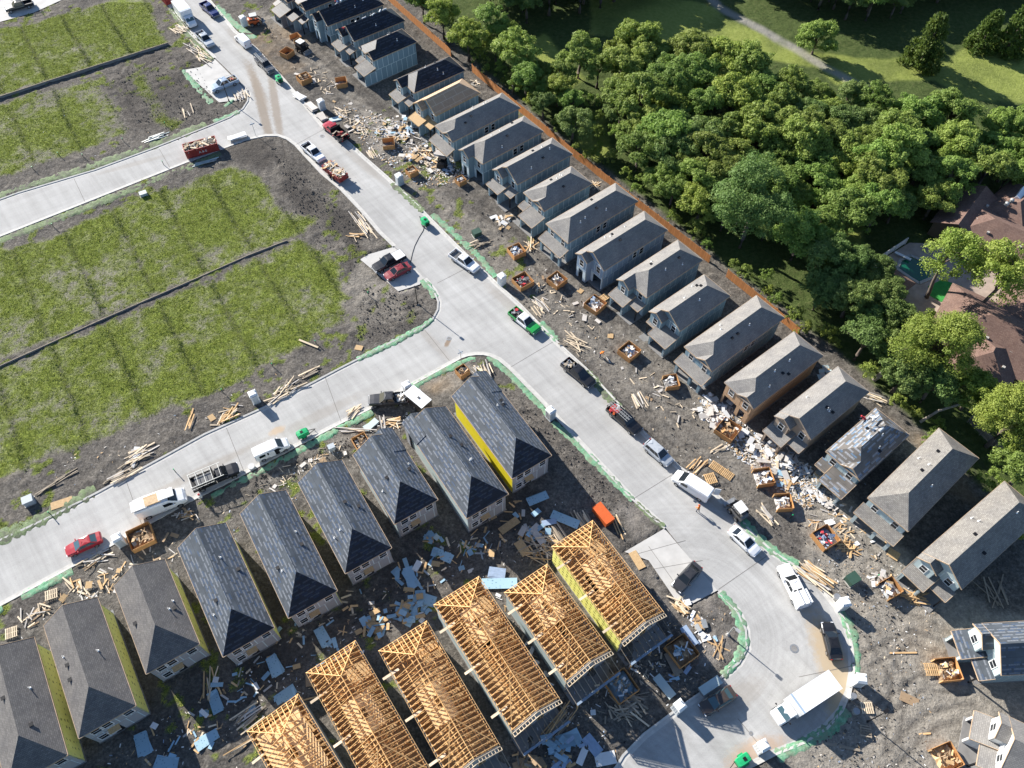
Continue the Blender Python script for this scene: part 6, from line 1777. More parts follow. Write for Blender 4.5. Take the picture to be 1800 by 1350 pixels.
def fill(poly_px, dmin, kinds, rmin, rmax, lab, group, seed, tries=900, avoid=()):
    rd = random.Random(seed); P = gp(poly_px)
    xs = [p[0] for p in P]; ys = [p[1] for p in P]
    for _ in range(tries):
        x, y = rd.uniform(min(xs), max(xs)), rd.uniform(min(ys), max(ys))
        if not inpoly(np.array([x]), np.array([y]), P)[0]: continue
        if any(inpoly(np.array([x]), np.array([y]), gp(a))[0] for a in avoid): continue
        r = rd.uniform(rmin, rmax)
        if any((x - a) ** 2 + (y - b) ** 2 < (dmin * .5 * (1 + .5 * (c + r) / (rmax + rmin) )) ** 2 for a, b, c in placed): continue
        tree(rd.choice(kinds), Vector((x, y, 0)), r, lab, group); placed.append((x, y, r))
GROVE = [(1060, 125), (1120, 115), (1230, 140), (1350, 180), (1480, 205), (1560, 225), (1700, 240), (1830, 250), (1830, 330), (1720, 350), (1650, 385), (1580, 400), (1500, 410), (1420, 440), (1385, 470), (1300, 440), (1190, 370), (1110, 300), (1085, 230)]
fill(GROVE, 5.6, 'bbbbdby', 3.6, 5.4, 'broadleaf tree in the dense grove between the fence and the meadow', 'trees of the dense grove', 71)
fill(GROVE, 3.7, 'bbdby', 2.2, 3.3, 'smaller tree filling the gaps of the dense grove', 'small trees of the dense grove', 83, 900)
fill([(820, -70), (1200, -70), (1220, -40), (1150, -15), (1060, 15), (1000, 28), (900, 45), (850, 20)], 4.8, 'ddb', 3.4, 5.0, 'dark tree of the wood along the top edge', 'trees of the wood at the top', 72)
fill([(1290, -30), (1500, -70), (1830, -70), (1830, -2), (1700, -2), (1600, 12), (1560, 42), (1480, 44), (1430, 16), (1340, 0)], 4.0, 'dddb', 3.2, 4.6, 'dark tree of the wood beyond the track and meadow', 'trees of the wood beyond the meadow', 73)
fill([(1420, 500), (1500, 470), (1540, 500), (1560, 600), (1640, 690), (1610, 720), (1560, 690), (1490, 620)], 4.6, 'dd', 2.8, 4.2, 'dark tree of the shaded strip between fence and pool', 'trees of the shaded strip', 74)
fill([(1390, 470), (1500, 480), (1500, 540), (1430, 560)], 4.6, 'dd', 2.6, 3.8, 'dark tree behind the lower fence end', 'trees behind the lower fence', 75)
fill([(1640, 300), (1830, 320), (1830, 345), (1700, 350)], 5.5, 'b', 3.5, 4.5, 'tree in front of the upper brown roof', 'trees by the upper brown roof', 76)
# shrubs in the undergrowth along the fence
fill([(1075, 262), (1095, 240), (1270, 400), (1262, 425), (1180, 370)], 4.4, 'bby', 2.6, 3.8, 'tree leaning over the fence beside the grove', 'trees leaning over the long fence', 81, 300)
fill([(845, 85), (860, 60), (960, 150), (1010, 215), (985, 225)], 4.2, 'bby', 2.4, 3.6, 'tree close behind the upper part of the long fence', 'trees behind the upper fence', 82, 300)
fill([(690, -40), (720, -30), (850, 105), (1020, 245), (1265, 435), (1255, 452), (1010, 268), (838, 122)], 2.6, 'sst', 1.2, 2.2, 'leafy shrub growing along the back of the fence', 'shrubs along the fence', 77, 1600)
fill([(1285, 470), (1330, 480), (1420, 570), (1530, 650), (1650, 760), (1740, 860), (1700, 860), (1600, 750), (1500, 655), (1410, 585)], 2.4, 'sst', 1.2, 2.3, 'leafy shrub in the overgrown strip below the fence end', 'shrubs of the overgrown strip', 78, 700)
fill([(1000, 150), (1090, 210), (1110, 300), (1250, 420), (1230, 420), (1080, 300), (1000, 230)], 3.4, 'ss', 1.4, 2.6, 'shrub on the edge of the grove', 'shrubs on the grove edge', 79, 300)
fill([(1500, 540), (1570, 530), (1600, 640), (1560, 660)], 3.0, 'ss', 1.6, 2.8, 'shrub near the pool gazebo', 'shrubs near the gazebo', 80, 200)
# leaning pale trunks reaching out of the undergrowth
def limb(lab, pxs, hs, r0):
    P = [at(*p, h) for p, h in zip(pxs, hs)]
    o = empty('leaning_trunk', (P[0].x, P[0].y, 0), 0, lab, 'tree')
    mb = MB(); q = [p - Vector((P[0].x, P[0].y, 0)) for p in P]
    mb.tube(q, [r0 * (1 - .55 * i / (len(q) - 1)) for i in range(len(q))], 8); mb.build('trunk', M['bark_pale'], o, True)
limb('thick pale leaning trunk of the bright tree below the pool', [(1535, 668), (1560, 650), (1580, 635), (1592, 615)], [0, 2, 3.5, 5.5], .42)
limb('pale curved bare trunk above the lone hip house', [(1617, 742), (1650, 722), (1690, 710), (1702, 700)], [0, 1.6, 3.2, 4.5], .24)
limb('pale bare trunk inside the tree close to the upper fence', [(900, 165), (903, 140), (915, 128), (925, 122)], [0, 3, 5, 6], .2)

# ------------------------------------------------------------------ neighbouring brown roofed houses and pool
def brown_block(o, c, sx, sy, ang, e=2.9, slope=.5, hip=True, wallm='brown_wall', idx=0):
    p = at(*c, e) - o.location
    M3 = Matrix.Translation((p.x, p.y, 0)) @ Matrix.Rotation(ang, 4, 'Z')
    def q(x, y, z): return M3 @ Vector((x, y, z))
    hx, hy = sx / 2, sy / 2; r = hy * slope; s = hy if hip else 0
    rf = MB(); A, B = q(-hx + s, 0, e + r), q(hx - s, 0, e + r)
    rf.slab([q(-hx, -hy, e), q(hx, -hy, e), B, A], .15); rf.slab([q(hx, hy, e), q(-hx, hy, e), A, B], .15)
    if hip: rf.slab([q(hx, -hy, e), q(hx, hy, e), B], .15); rf.slab([q(-hx, hy, e), q(-hx, -hy, e), A], .15)
    rf.build('roof', M['shingle_brown'], o)
    w = MB(); b = len(w.v); k = .5
    cs = [q(-hx + k, -hy + k, 0), q(hx - k, -hy + k, 0), q(hx - k, hy - k, 0), q(-hx + k, hy - k, 0)]
    for i in range(4):
        a_, b_ = cs[i], cs[(i + 1) % 4]; w.face([a_, b_, b_ + Vector((0, 0, e - .1)), a_ + Vector((0, 0, e - .1))])
    if not hip:
        for s_ in (-1, 1): w.face([q(s_ * (hx - k), -hy + k, e - .1), q(s_ * (hx - k), hy - k, e - .1), q(s_ * (hx - k), 0, e + r - .3)])
    w.build('wall', M[wallm], o)
    for v in (-.25, .3):
        wn_ = MB(); wn_.box(-.5, .5, -.06, .06, 1.0, 2.2); ww = wn_.build('window', M['white'], o); ww.location = q(v * sx, -hy + k, 0); ww.rotation_euler = (0, 0, ang)
        gl = MB(); gl.box(-.42, .42, -.075, .0, 1.08, 2.12); gl.build('pane', M['glass'], ww)
    for v in (-.15, .2):
        g = MB(); g.box(-.2, .2, -.2, .2, 0, .35); g_ = g.build('roof_vent', M['pile_stone'], o); g_.location = q(v * sx, -hy * .5, e + r * .5); g_.rotation_euler = (0, 0, ang)
b = at(1700, 400); o = empty('brown_house', (b.x, b.y, 0), 0, 'rambling brown roofed house half hidden by trees at the right edge', 'house')
brown_block(o, (1762, 415), 15, 10, R(-38), 3.0); brown_block(o, (1700, 375), 12, 8, R(50), 3.0, hip=False); brown_block(o, (1790, 365), 12, 9, R(40), 3.1)
gl = MB(); g0 = at(1796, 345, 4.6) - o.location; gl.box(-.9, .9, -1.6, 1.6, 0, .5); gq = gl.build('skylight', M['p_white'], o); gq.location = g0; gq.rotation_euler = (0, R(20), R(-40))
for px in ((1770, 358), (1779, 352)):
    d_ = MB(); d_.tube([(0, 0, -.3), (0, 0, .2), (0, 0, .35)], [.35, .35, .1], 10); dd = d_.build('roof_turbine', M['galv'], o); dd.location = at(*px, 5.2) - o.location
b = at(1760, 600); o = empty('brown_house', (b.x, b.y, 0), 0, 'large brown roofed house below the bright pines at the right edge', 'house')
brown_block(o, (1775, 600), 22, 13, R(-36), 3.0, .5); brown_block(o, (1735, 630), 10, 9, R(54), 3.05, .5); brown_block(o, (1815, 545), 13, 10, R(54), 3.05, .5)
b = at(1565, 500); o = empty('pool_pavilion', (b.x, b.y, 0), 0, 'small brown roofed pavilion beside the pool', 'pavilion')
brown_block(o, (1562, 498), 7, 5.5, R(38), 2.4, .55, wallm='brown_wall')
sheet('patio', gp([(1505, 485), (1598, 428), (1640, 430), (1700, 440), (1800, 490), (1800, 525), (1725, 560), (1688, 565), (1640, 548), (1600, 560), (1545, 530)]), .22, M['deck'])
pw = sheet('pool', gp([(1577, 472), (1583, 457), (1600, 449), (1622, 458), (1637, 475), (1638, 488), (1616, 498), (1598, 487)]), .20 + .06, M['pool_water'])
rim = MB(); pp = [at(*p, .30) for p in [(1577, 472), (1583, 457), (1600, 449), (1622, 458), (1637, 475), (1638, 488), (1616, 498), (1598, 487)]]
for a, b_ in zip(pp, pp[1:] + pp[:1]): rim.bar(a, b_, .5, .14)
rim.build('pool_coping', M['pile_stone'])['kind'] = 'structure'
tf = sheet('lawn', gp([(1630, 505), (1655, 493), (1690, 505), (1697, 522), (1680, 534), (1652, 532), (1634, 522)]), .25, M['turf'])
dv = at(1587, 450, .6); o = empty('diving_board', (dv.x, dv.y, 0), R(-38), 'white diving board at the head of the green pool', 'diving board')
mb = MB(); mb.box(-1.4, 1.4, -.25, .25, .62, .7); mb.build('plank', M['white'], o); mb = MB(); mb.box(-1.2, -.6, -.2, .2, .2, .62); mb.build('stand', M['galv'], o)
def plank_fence(lab, p0, p1, h, mat, name='board_fence'):
    a, b = at(*p0), at(*p1); d = (b - a); ln = d.length; rz = math.atan2(d.y, d.x)
    o = empty(name, a, rz, lab, 'fence')
    k = max(1, int(ln / 2.4)); sp = ln / k
    for i in range(k + 1):
        m_ = MB(); m_.box(-.06, .06, -.06, .06, 0, h + .05); m_.build('post', M[mat], o).location = (i * sp, 0, 0)
    for i in range(k):
        for z in np.arange(.15, h - .1, .32):
            place('board', unit(mat, 'c'), o, (i * sp + sp / 2, .08, z), (0, 0, 0), (sp * .98, .03, .26))
plank_fence('white board fence at the upper side of the pool patio', (1512, 482), (1590, 430), 1.6, 'white')
plank_fence('grey board fence behind the lone hip house', (1700, 742), (1790, 836), 1.7, 'wood_grey')

# ------------------------------------------------------------------ lumber, sheets and rubbish
PG = 'heaps of boards and building waste'
def pile(lab, px, dpx, n, L, along, across, mats, jit=.15, zs=.35, seed=None, wid=(.1, .2), cat='lumber', name='lumber_pile', sheets=0, smats=('osb',)):
    """loose heap: boards roughly parallel to the picture direction dpx at pixel px"""
    rd = random.Random(seed if seed is not None else int(px[0] * 7 + px[1]))
    p = at(*px); q = at(px[0] + dpx[0], px[1] + dpx[1])
    ang = math.atan2(q.y - p.y, q.x - p.x)
    o = empty(name, (p.x, p.y, 0), ang, lab, cat, PG)
    for k in range(n):
        l = L * rd.uniform(.5, 1.05)
        z = .06 + zs * (k / max(1, n)) * rd.uniform(.5, 1)
        place('board', unit(rd.choice(mats), 'c'), o, (rd.gauss(0, along * .45), rd.uniform(-across, across) * .5, z), (rd.gauss(0, .12), rd.gauss(0, .05), rd.gauss(0, jit)), (l, rd.uniform(*wid), rd.uniform(.035, .07)))
    for k in range(sheets):
        place('sheet', unit(rd.choice(smats), 'c'), o, (rd.gauss(0, along * .6), rd.uniform(-across, across) * .7, .07 + .05 * k * rd.random() + zs * .4 * rd.random()), (rd.gauss(0, .08), rd.gauss(0, .08), rd.uniform(0, 3.1)), (rd.uniform(.4, 1.5) , rd.uniform(.3, .9), .025))
    return o
PP, PW, GR = ['pine_pale', 'pine_pale', 'drywall'], ['pine', 'pine', 'pine_pale'], ['wood_grey', 'wood_grey', 'pine_pale']
for a in [
    ('fan of pale boards beside the delivery truck', (317, 53), (1, .55), 22, 3.2, 1.2, 3.2, PP),
    ('long spill of pale boards below the silver white pickup', (346, 92), (1, .8), 30, 3.0, 5.5, 2.2, PP),
    ('pale boards heaped at the upper street lamp corner', (425, 168), (.5, 1), 18, 3.0, .8, 2.8, PP),
    ('few thin white poles lying on black soil below the upper driveway', (331, 197), (.6, 1), 6, 3.2, .8, 2.0, PP),
    ('planks laid along the kerb above the two parked cars', (640, 396), (.75, 1), 22, 3.8, 3.2, 1.8, PP, .06),
    ('crossed boards on black soil left of the two parked cars', (624, 417), (1, .4), 7, 2.8, .8, 1.5, PW, .7),
    ('bundle of bluish poles along the verge above the side street', (268, 245), (1, -.33), 9, 4.2, 1.5, 1.0, ['galv', 'sheath_pale'], .03),
    ('bundle of grey poles lying under the red dumpster', (362, 286), (1, -.28), 9, 4.2, 1.2, .9, ['galv', 'sheath_pale'], .03),
    ('pale planks between the wooden bin pair and the white toilet', (952, 538), (.8, 1), 14, 3.0, 1.4, 1.5, PP, .12),
    ('two planks by the kerb above the green and white pickup', (941, 548), (.75, 1), 4, 3.0, .3, .8, PP, .05),
    ('bundle of sticks standing like a fan between the wooden bins', (948, 507), (.2, 1), 9, 2.0, .3, .8, ['pine_pale', 'pine'], .4),
    ('heap of weathered planks opposite the corner inlet', (1008, 603), (.9, .6), 26, 3.2, 1.3, 2.4, GR + ['pine_pale'], .3),
    ('pair of plank stacks on soil below the triangular bin', (1121, 706), (.6, 1), 9, 3.3, .4, 2.3, PP, .05),
    ('pale boards fanned beside the small square bin at the corner', (848, 655), (.6, 1), 16, 3.2, .6, 3.0, PP, .2),
    ('large heap of old boards in the field beside the white toilet', (497, 690), (1, -.65), 30, 3.0, 2.0, 1.8, PP + GR, .25),
    ('stack of grey planks in the field near the verge', (545, 656), (1, -.5), 12, 3.4, .4, 1.2, GR, .04),
    ('boards and a tan sheet below the white toilet in the field', (398, 733), (1, -.6), 18, 3.0, 2.2, 1.8, PP + PW, .35, .3, None, (.1, .2), 'lumber', 'lumber_pile', 3),
    ('three boards leaning over each other at the field edge', (335, 742), (.35, -1), 4, 4.2, .3, .8, PW, .08),
    ('white boards and sheets heaped on the verge of the lower street', (245, 800), (1, -.55), 22, 3.2, 2.0, 1.8, PP, .22, .3, None, (.1, .22), 'lumber', 'lumber_pile', 4, ('drywall', 'white')),
    ('long boards lying along the verge left of the white heap', (215, 838), (1, -.55), 14, 3.6, 1.5, 1.4, PP + GR, .08),
    ('few long dark rails on the verge at the lower left', (92, 852), (1, -.6), 6, 4.5, 2.2, .8, GR, .04),
    ('bunch of pale boards on the kerb above the long blanket', (624, 724), (1, -.8), 14, 2.6, .5, 1.4, PP, .12),
    ('four planks leading down to the third felt roofed house', (676, 752), (.15, 1), 6, 4.2, .3, .9, PP, .05),
    ('long white planks lying across the dirt by the fourth felt roofed house', (625, 757), (1, .1), 4, 6.0, .5, .5, ['drywall', 'pine_pale'], .12),
    ('small orange heap of cut boards by the cargo trailer', (693, 742), (1, .3), 18, 1.8, .8, 1.4, PW, .6),
    ('long pale boards spilling from the verge beside the utility pickup', (1432, 1012), (.8, .62), 30, 4.2, 1.4, 2.2, PW + PP, .1),
    ('heap of orange posts beside the blue and white bin', (1488, 962), (.9, -.7), 22, 2.8, .8, 2.0, ['pine'], .6),
    ('scattered orange posts left of the right edge house', (1612, 1053), (1, -.35), 18, 2.8, 1.2, 1.6, ['pine'], .5),
    ('thin poles on shaded ground at the right edge', (1750, 1045), (.6, 1), 9, 4.2, .8, 2.6, ['wood_grey'], .4),
    ('three poles on the soil between orange crate and driveway', (1088, 925), (.45, 1), 4, 4.0, .3, 1.3, PW, .06),
    ('big tangle of boards behind the framed house nearest the bend', (955, 965), (1, .6), 60, 2.6, 2.4, 4.0, PW + GR, .6, .6),
    ('long grey planks stacked beside the orange crate', (1030, 925), (.62, 1), 18, 4.8, .8, 2.0, GR, .04, .5),
    ('grey planks slid down by the corner house back wall', (985, 945), (.7, 1), 14, 4.2, .6, 1.6, GR, .08),
    ('shaded tangle of weathered boards below the second framed house', (1105, 1240), (1, .45), 60, 2.8, 1.6, 3.2, GR, .7, .6),
    ('long brown planks in the shade below the middle framed house', (985, 1270), (.75, -1), 14, 4.8, .8, 1.8, ['wood_grey', 'pine'], .08),
    ('boards and trim stacked by the shingled backs', (440, 1262), (1, -.7), 18, 3.8, .8, 2.4, PP + GR, .12),
    ('one heavy beam in front of the bottom framed house', (428, 1308), (1, -.65), 2, 4.6, .1, .3, PW, .03),
    ('thin bracing boards leaning behind the shingled house', (370, 1205), (.1, 1), 7, 4.0, .5, 2.2, PW, .35),
    ('plank ladder frame lying behind the framed houses', (515, 1237), (1, -.35), 6, 4.6, .6, 1.6, PW, .3),
    ('orange boards dropped along the fourth felt roofed house', (590, 900), (.7, 1), 8, 1.8, 3.0, 1.0, PW, .5),
    ('board scraps on the soil by the white panels at the top', (600, 200), (1, .5), 22, 2.2, 1.6, 2.0, PP, .5),
    ('pale plank stack on the verge in the debris field', (655, 273), (.7, 1), 12, 3.4, .6, 1.3, PP, .06),
    ('weathered plank heap by the dark green transformer', (845, 428), (1, -.25), 14, 2.6, 1.6, 1.4, GR, .25),
    ('crossed orange boards beside the overflowing bin', (935, 430), (.6, 1), 10, 3.0, .8, 1.8, PW, .8),
    ('cut boards behind the short house by the fence', (1047, 326), (1, .35), 12, 2.2, .8, 1.4, PW, .7),
    ('pale boards behind the beige house at the overgrown strip', (1535, 700), (1, .4), 14, 2.8, .9, 1.5, PP, .25),
    ('pale boards piled behind the board roofed house', (835, 148), (1, .5), 14, 1.8, 1.0, 1.6, PP, .5),
    ('brown wall frame boards on the soil right of the white van', (1225, 818), (.8, -.8), 12, 3.2, .5, 1.8, PW, .05),
    ('boards and stakes between the loader and the half roofed house', (1345, 905), (.7, 1), 9, 3.4, .8, 1.2, PP, .3),
    ('tan planks in front of the beige house', (1262, 790), (1, -.6), 5, 2.8, .3, .7, PP, .1),
    ('scraps of boards along the street left of the carton bin', (165, 985), (1, -.5), 26, 2.0, 2.2, 1.6, PP + ['card'], .6),
    ('boards strewn in front of the shingled houses at the left', (60, 1085), (1, -.3), 22, 1.8, 2.6, 2.2, PP + ['card'], .8),
    ('orange boards beside the tan pallets at the left', (130, 1030), (1, .5), 10, 2.2, 2.2, 1.2, PW, .5),
    ('cardboard and boards next to the white work van', (330, 905), (1, .3), 26, 1.4, 1.4, 1.2, ['card', 'pine', 'drywall'], .8, .6),
    ('splintered boards beside the driveway at the bend', (1200, 1068), (.9, .7), 26, 1.9, 1.2, 1.5, PW + PP, .7),
    ('two thin boards crossing the inner bend', (1255, 1140), (.7, 1), 4, 4.0, .5, 1.6, PW, .5)]:
    pile(*a)
# thinner scatter over whole lots
for a in [
    ('loose boards and foam scraps scattered behind the fourth and fifth felt roofed houses', (600, 1085), (1, -.62), 50, 1.3, 12, 5.0, PW + ['foam', 'wood_grey', 'pine_pale'], 1.2, .1, None, (.08, .3), 'debris', 'debris_scatter', 18, ('foam', 'foam_print', 'osb')),
    ('loose boards and foam scraps scattered behind the shingled houses', (380, 1250), (1, -.62), 50, 1.3, 12, 6.0, PW + ['foam', 'drywall'], 1.2, .1, None, (.08, .25), 'debris', 'debris_scatter', 12, ('foam', 'white')),
    ('loose boards and foam scraps scattered behind the second and third felt roofed houses', (820, 965), (1, -.62), 60, 1.4, 9, 4.5, PW + ['foam', 'galv'], 1.2, .15, None, (.08, .3), 'debris', 'debris_scatter', 22, ('foam', 'foam_print', 'osb', 'drywall')),
    ('loose scraps scattered in the gap left of the middle framed house', (760, 1135), (.5, 1), 30, 1.0, 7, 1.2, PW + ['white', 'wood_grey'], 1.2, .1, None, (.06, .2), 'debris', 'debris_scatter', 4, ('white', 'foam')),
    ('loose scraps scattered in the gap between the second and third framed houses', (930, 1150), (.6, 1), 30, 1.0, 7, 1.2, PW + ['white', 'wood_grey'], 1.2, .1, None, (.06, .2), 'debris', 'debris_scatter', 4, ('white', 'drywall')),
    ('loose scraps scattered in front of the framed houses near the shaded bins', (1140, 1185), (1, -.6), 60, 1.1, 9, 4.0, GR + ['white', 'wrap_blue'], 1.2, .12, None, (.06, .22), 'debris', 'debris_scatter', 8, ('white', 'wrap_blue', 'foam')),
    ('loose boards scattered in front of the houses by the wooden bin pair', (1000, 545), (.7, .6), 36, 1.2, 8, 4.0, PP + ['wood_grey'], 1.2, .1, None, (.06, .2), 'debris', 'debris_scatter', 6, ('drywall', 'card')),
    ('loose boards scattered on the soil opposite the ladder pickup', (1165, 700), (.7, .6), 30, 1.2, 8, 4.0, PP + ['wood_grey'], 1.2, .1, None, (.06, .2), 'debris', 'debris_scatter', 4, ('drywall', 'card')),
    ('loose boards scattered in front of the uppermost houses', (575, 150), (.7, .6), 40, 1.3, 9, 4.0, PP + ['wood_grey'], 1.2, .1, None, (.06, .22), 'debris', 'debris_scatter', 6, ('drywall', 'osb')),
    ('loose laths and white scraps scattered around the blue and white bin', (1480, 935), (.8, .5), 50, 1.2, 7, 4.5, PW + ['drywall'], 1.2, .1, None, (.06, .22), 'debris', 'debris_scatter', 6, ('drywall', 'white', 'card')),
    ('loose white scraps scattered below the half roofed house', (1455, 880), (.8, .7), 40, 1.0, 6, 3.0, ['drywall', 'pine_pale', 'white'], 1.2, .1, None, (.06, .3), 'debris', 'debris_scatter', 8, ('drywall', 'white')),
    ('loose boards scattered in front of the felt roofed houses', (540, 815), (1, -.55), 40, 1.2, 9, 2.5, PP + ['card', 'wood_grey'], 1.2, .1, None, (.06, .2), 'debris', 'debris_scatter', 5, ('card', 'drywall')),
    ('loose boards and cartons scattered in front of the left hand shingled houses', (210, 1010), (1, -.5), 50, 1.3, 8, 3.0, PP + ['card', 'pine'], 1.2, .15, None, (.08, .25), 'debris', 'debris_scatter', 10, ('card', 'drywall', 'osb'))]:
    pile(*a)
# waste heaps of mixed sheets
for a in [
    ('broad heap of white and orange building waste by the pale portable toilet', (702, 232), (1, .3), 60, 1.7, 3.6, 5.0, PP + ['drywall', 'wrap_blue', 'pine'], .9, .5, None, (.1, .3), 'debris', 'debris_pile', 26, ('drywall', 'foam', 'osb', 'white')),
    ('heap of orange sheets and white plastic in front of the forklift', (742, 275), (1, .5), 50, 1.6, 3.2, 3.6, PP + PW, .9, .5, None, (.1, .3), 'debris', 'debris_pile', 24, ('osb', 'drywall', 'white', 'wrap_blue')),
    ('strip of splintered boards along the verge of the debris field', (630, 225), (.8, .8), 40, 1.8, 3.5, 2.4, PP, .8, .35, None, (.1, .2), 'debris', 'debris_pile', 8, ('drywall', 'osb')),
    ('white and dark scraps behind the forklift', (785, 300), (1, .3), 24, 1.1, 1.4, 2.0, ['white', 'black', 'wrap_blue'], .9, .4, None, (.1, .4), 'debris', 'debris_pile', 8, ('wrap_blue', 'white')),
    ('tan and white sheets heaped in front of the stepped porch house', (885, 390), (.6, 1), 14, 1.6, 1.6, 2.0, PP, .9, .3, None, (.1, .3), 'debris', 'debris_pile', 12, ('osb', 'drywall', 'white')),
    ('wide spread of white drywall scraps in front of the tan house', (1258, 727), (1, .5), 90, 1.1, 2.2, 4.2, ['drywall', 'white', 'drywall'], 1.2, .3, None, (.1, .4), 'debris', 'debris_pile', 34, ('drywall', 'white')),
    ('wide spread of white drywall scraps in front of the beige house', (1350, 805), (1, .75), 110, 1.2, 5.0, 3.0, ['drywall', 'white', 'drywall', 'pine_pale'], 1.2, .28, None, (.1, .4), 'debris', 'debris_pile', 40, ('drywall', 'white')),
    ('broken white panels below the white lined bin', (1372, 842), (1, .5), 24, 1.5, 1.4, 2.0, ['drywall', 'galv', 'pine'], .9, .4, None, (.15, .5), 'debris', 'debris_pile', 12, ('drywall', 'foam', 'bin_wood')),
    ('white trim boards and panels left of the half roofed house', (1432, 868), (1, .7), 14, 2.4, 2.2, 1.4, ['drywall', 'white'], .5, .2, None, (.15, .35), 'debris', 'debris_pile', 6, ('drywall', 'card')),
    ('grey scrap strewn in the gap beside the tan house', (1405, 718), (.8, -.6), 60, 1.0, 5.0, 1.6, ['wood_grey', 'drywall', 'card'], 1.2, .25, None, (.1, .4), 'debris', 'debris_pile', 8, ('wood_grey', 'drywall')),
    ('blue foam scraps behind the tan house by the trees', (1452, 660), (1, .5), 8, 1.0, 1.0, 2.0, ['foam', 'pine'], .9, .2, None, (.2, .5), 'debris', 'debris_pile', 12, ('sheath_pale', 'drywall')),
    ('blue foam scraps and boards between framed houses and felt roofs', (720, 1075), (1, -.4), 26, 1.6, 2.2, 2.6, ['foam', 'foam', 'pine'], .9, .3, None, (.2, .5), 'debris', 'debris_pile', 26, ('foam', 'foam_print', 'osb')),
    ('orange board offcuts and foam behind the middle framed house', (660, 1105), (1, -.5), 26, 1.4, 1.6, 2.0, ['pine', 'osb', 'foam'], .9, .4, None, (.15, .5), 'debris', 'debris_pile', 14, ('osb', 'foam', 'osb')),
    ('tan board offcuts behind the fifth framed house', (555, 1190), (1, -.3), 16, 1.2, .9, 1.4, ['osb', 'pine'], .9, .4, None, (.2, .5), 'debris', 'debris_pile', 14, ('osb', 'osb', 'card')),
    ('pale blue foam pieces behind the second felt roofed house', (620, 1145), (1, -.2), 10, 1.4, 1.2, 1.4, ['sheath_pale', 'foam'], .9, .3, None, (.2, .5), 'debris', 'debris_pile', 10, ('foam', 'sheath_pale', 'white')),
    ('shaded blue foam heap at the bottom edge', (985, 1325), (1, .2), 26, 1.4, 1.6, 2.6, ['foam', 'wood_grey', 'pine'], .9, .4, None, (.2, .6), 'debris', 'debris_pile', 24, ('foam', 'foam_print', 'wrap_blue')),
    ('brown rubbish strip below the blue foam heap', (930, 1340), (1, .1), 30, 1.3, 2.0, 1.2, ['wood_grey', 'card', 'pine'], 1.0, .4, None, (.1, .4), 'debris', 'debris_pile', 8, ('card', 'osb')),
    ('blue sheets and scraps by the back of the corner house', (935, 940), (1, .3), 20, 1.5, 2.0, 1.6, ['foam', 'pine', 'galv'], .9, .4, None, (.1, .4), 'debris', 'debris_pile', 14, ('foam', 'osb', 'drywall')),
    ('scraps of foam and boards by the third felt roofed house back', (755, 948), (1, -.3), 12, 1.0, 1.2, .9, ['foam', 'pine'], .9, .25, None, (.1, .4), 'debris', 'debris_pile', 8, ('foam', 'sheath_pale')),
    ('rubbish strewn between the framed houses and the driveway', (1225, 1095), (.8, 1), 26, 1.3, 1.4, 1.0, ['white', 'pine', 'wrap_blue', 'card'], 1.1, .3, None, (.1, .4), 'debris', 'debris_pile', 8, ('white', 'galv')),
    ('small white scraps in front of the right edge house', (1545, 1020), (1, .2), 14, .9, 1.6, 1.4, ['white', 'galv', 'drywall'], 1.2, .25, None, (.15, .4), 'debris', 'debris_pile', 4, ('white',)),
    ('grey and white litter under the stepped porch of the beige house', (1390, 805), (1, .8), 20, .9, 1.2, 1.6, ['wood_grey', 'drywall'], 1.2, .2, None, (.1, .3), 'debris', 'debris_pile', 4, ('drywall',))]:
    pile(*a)
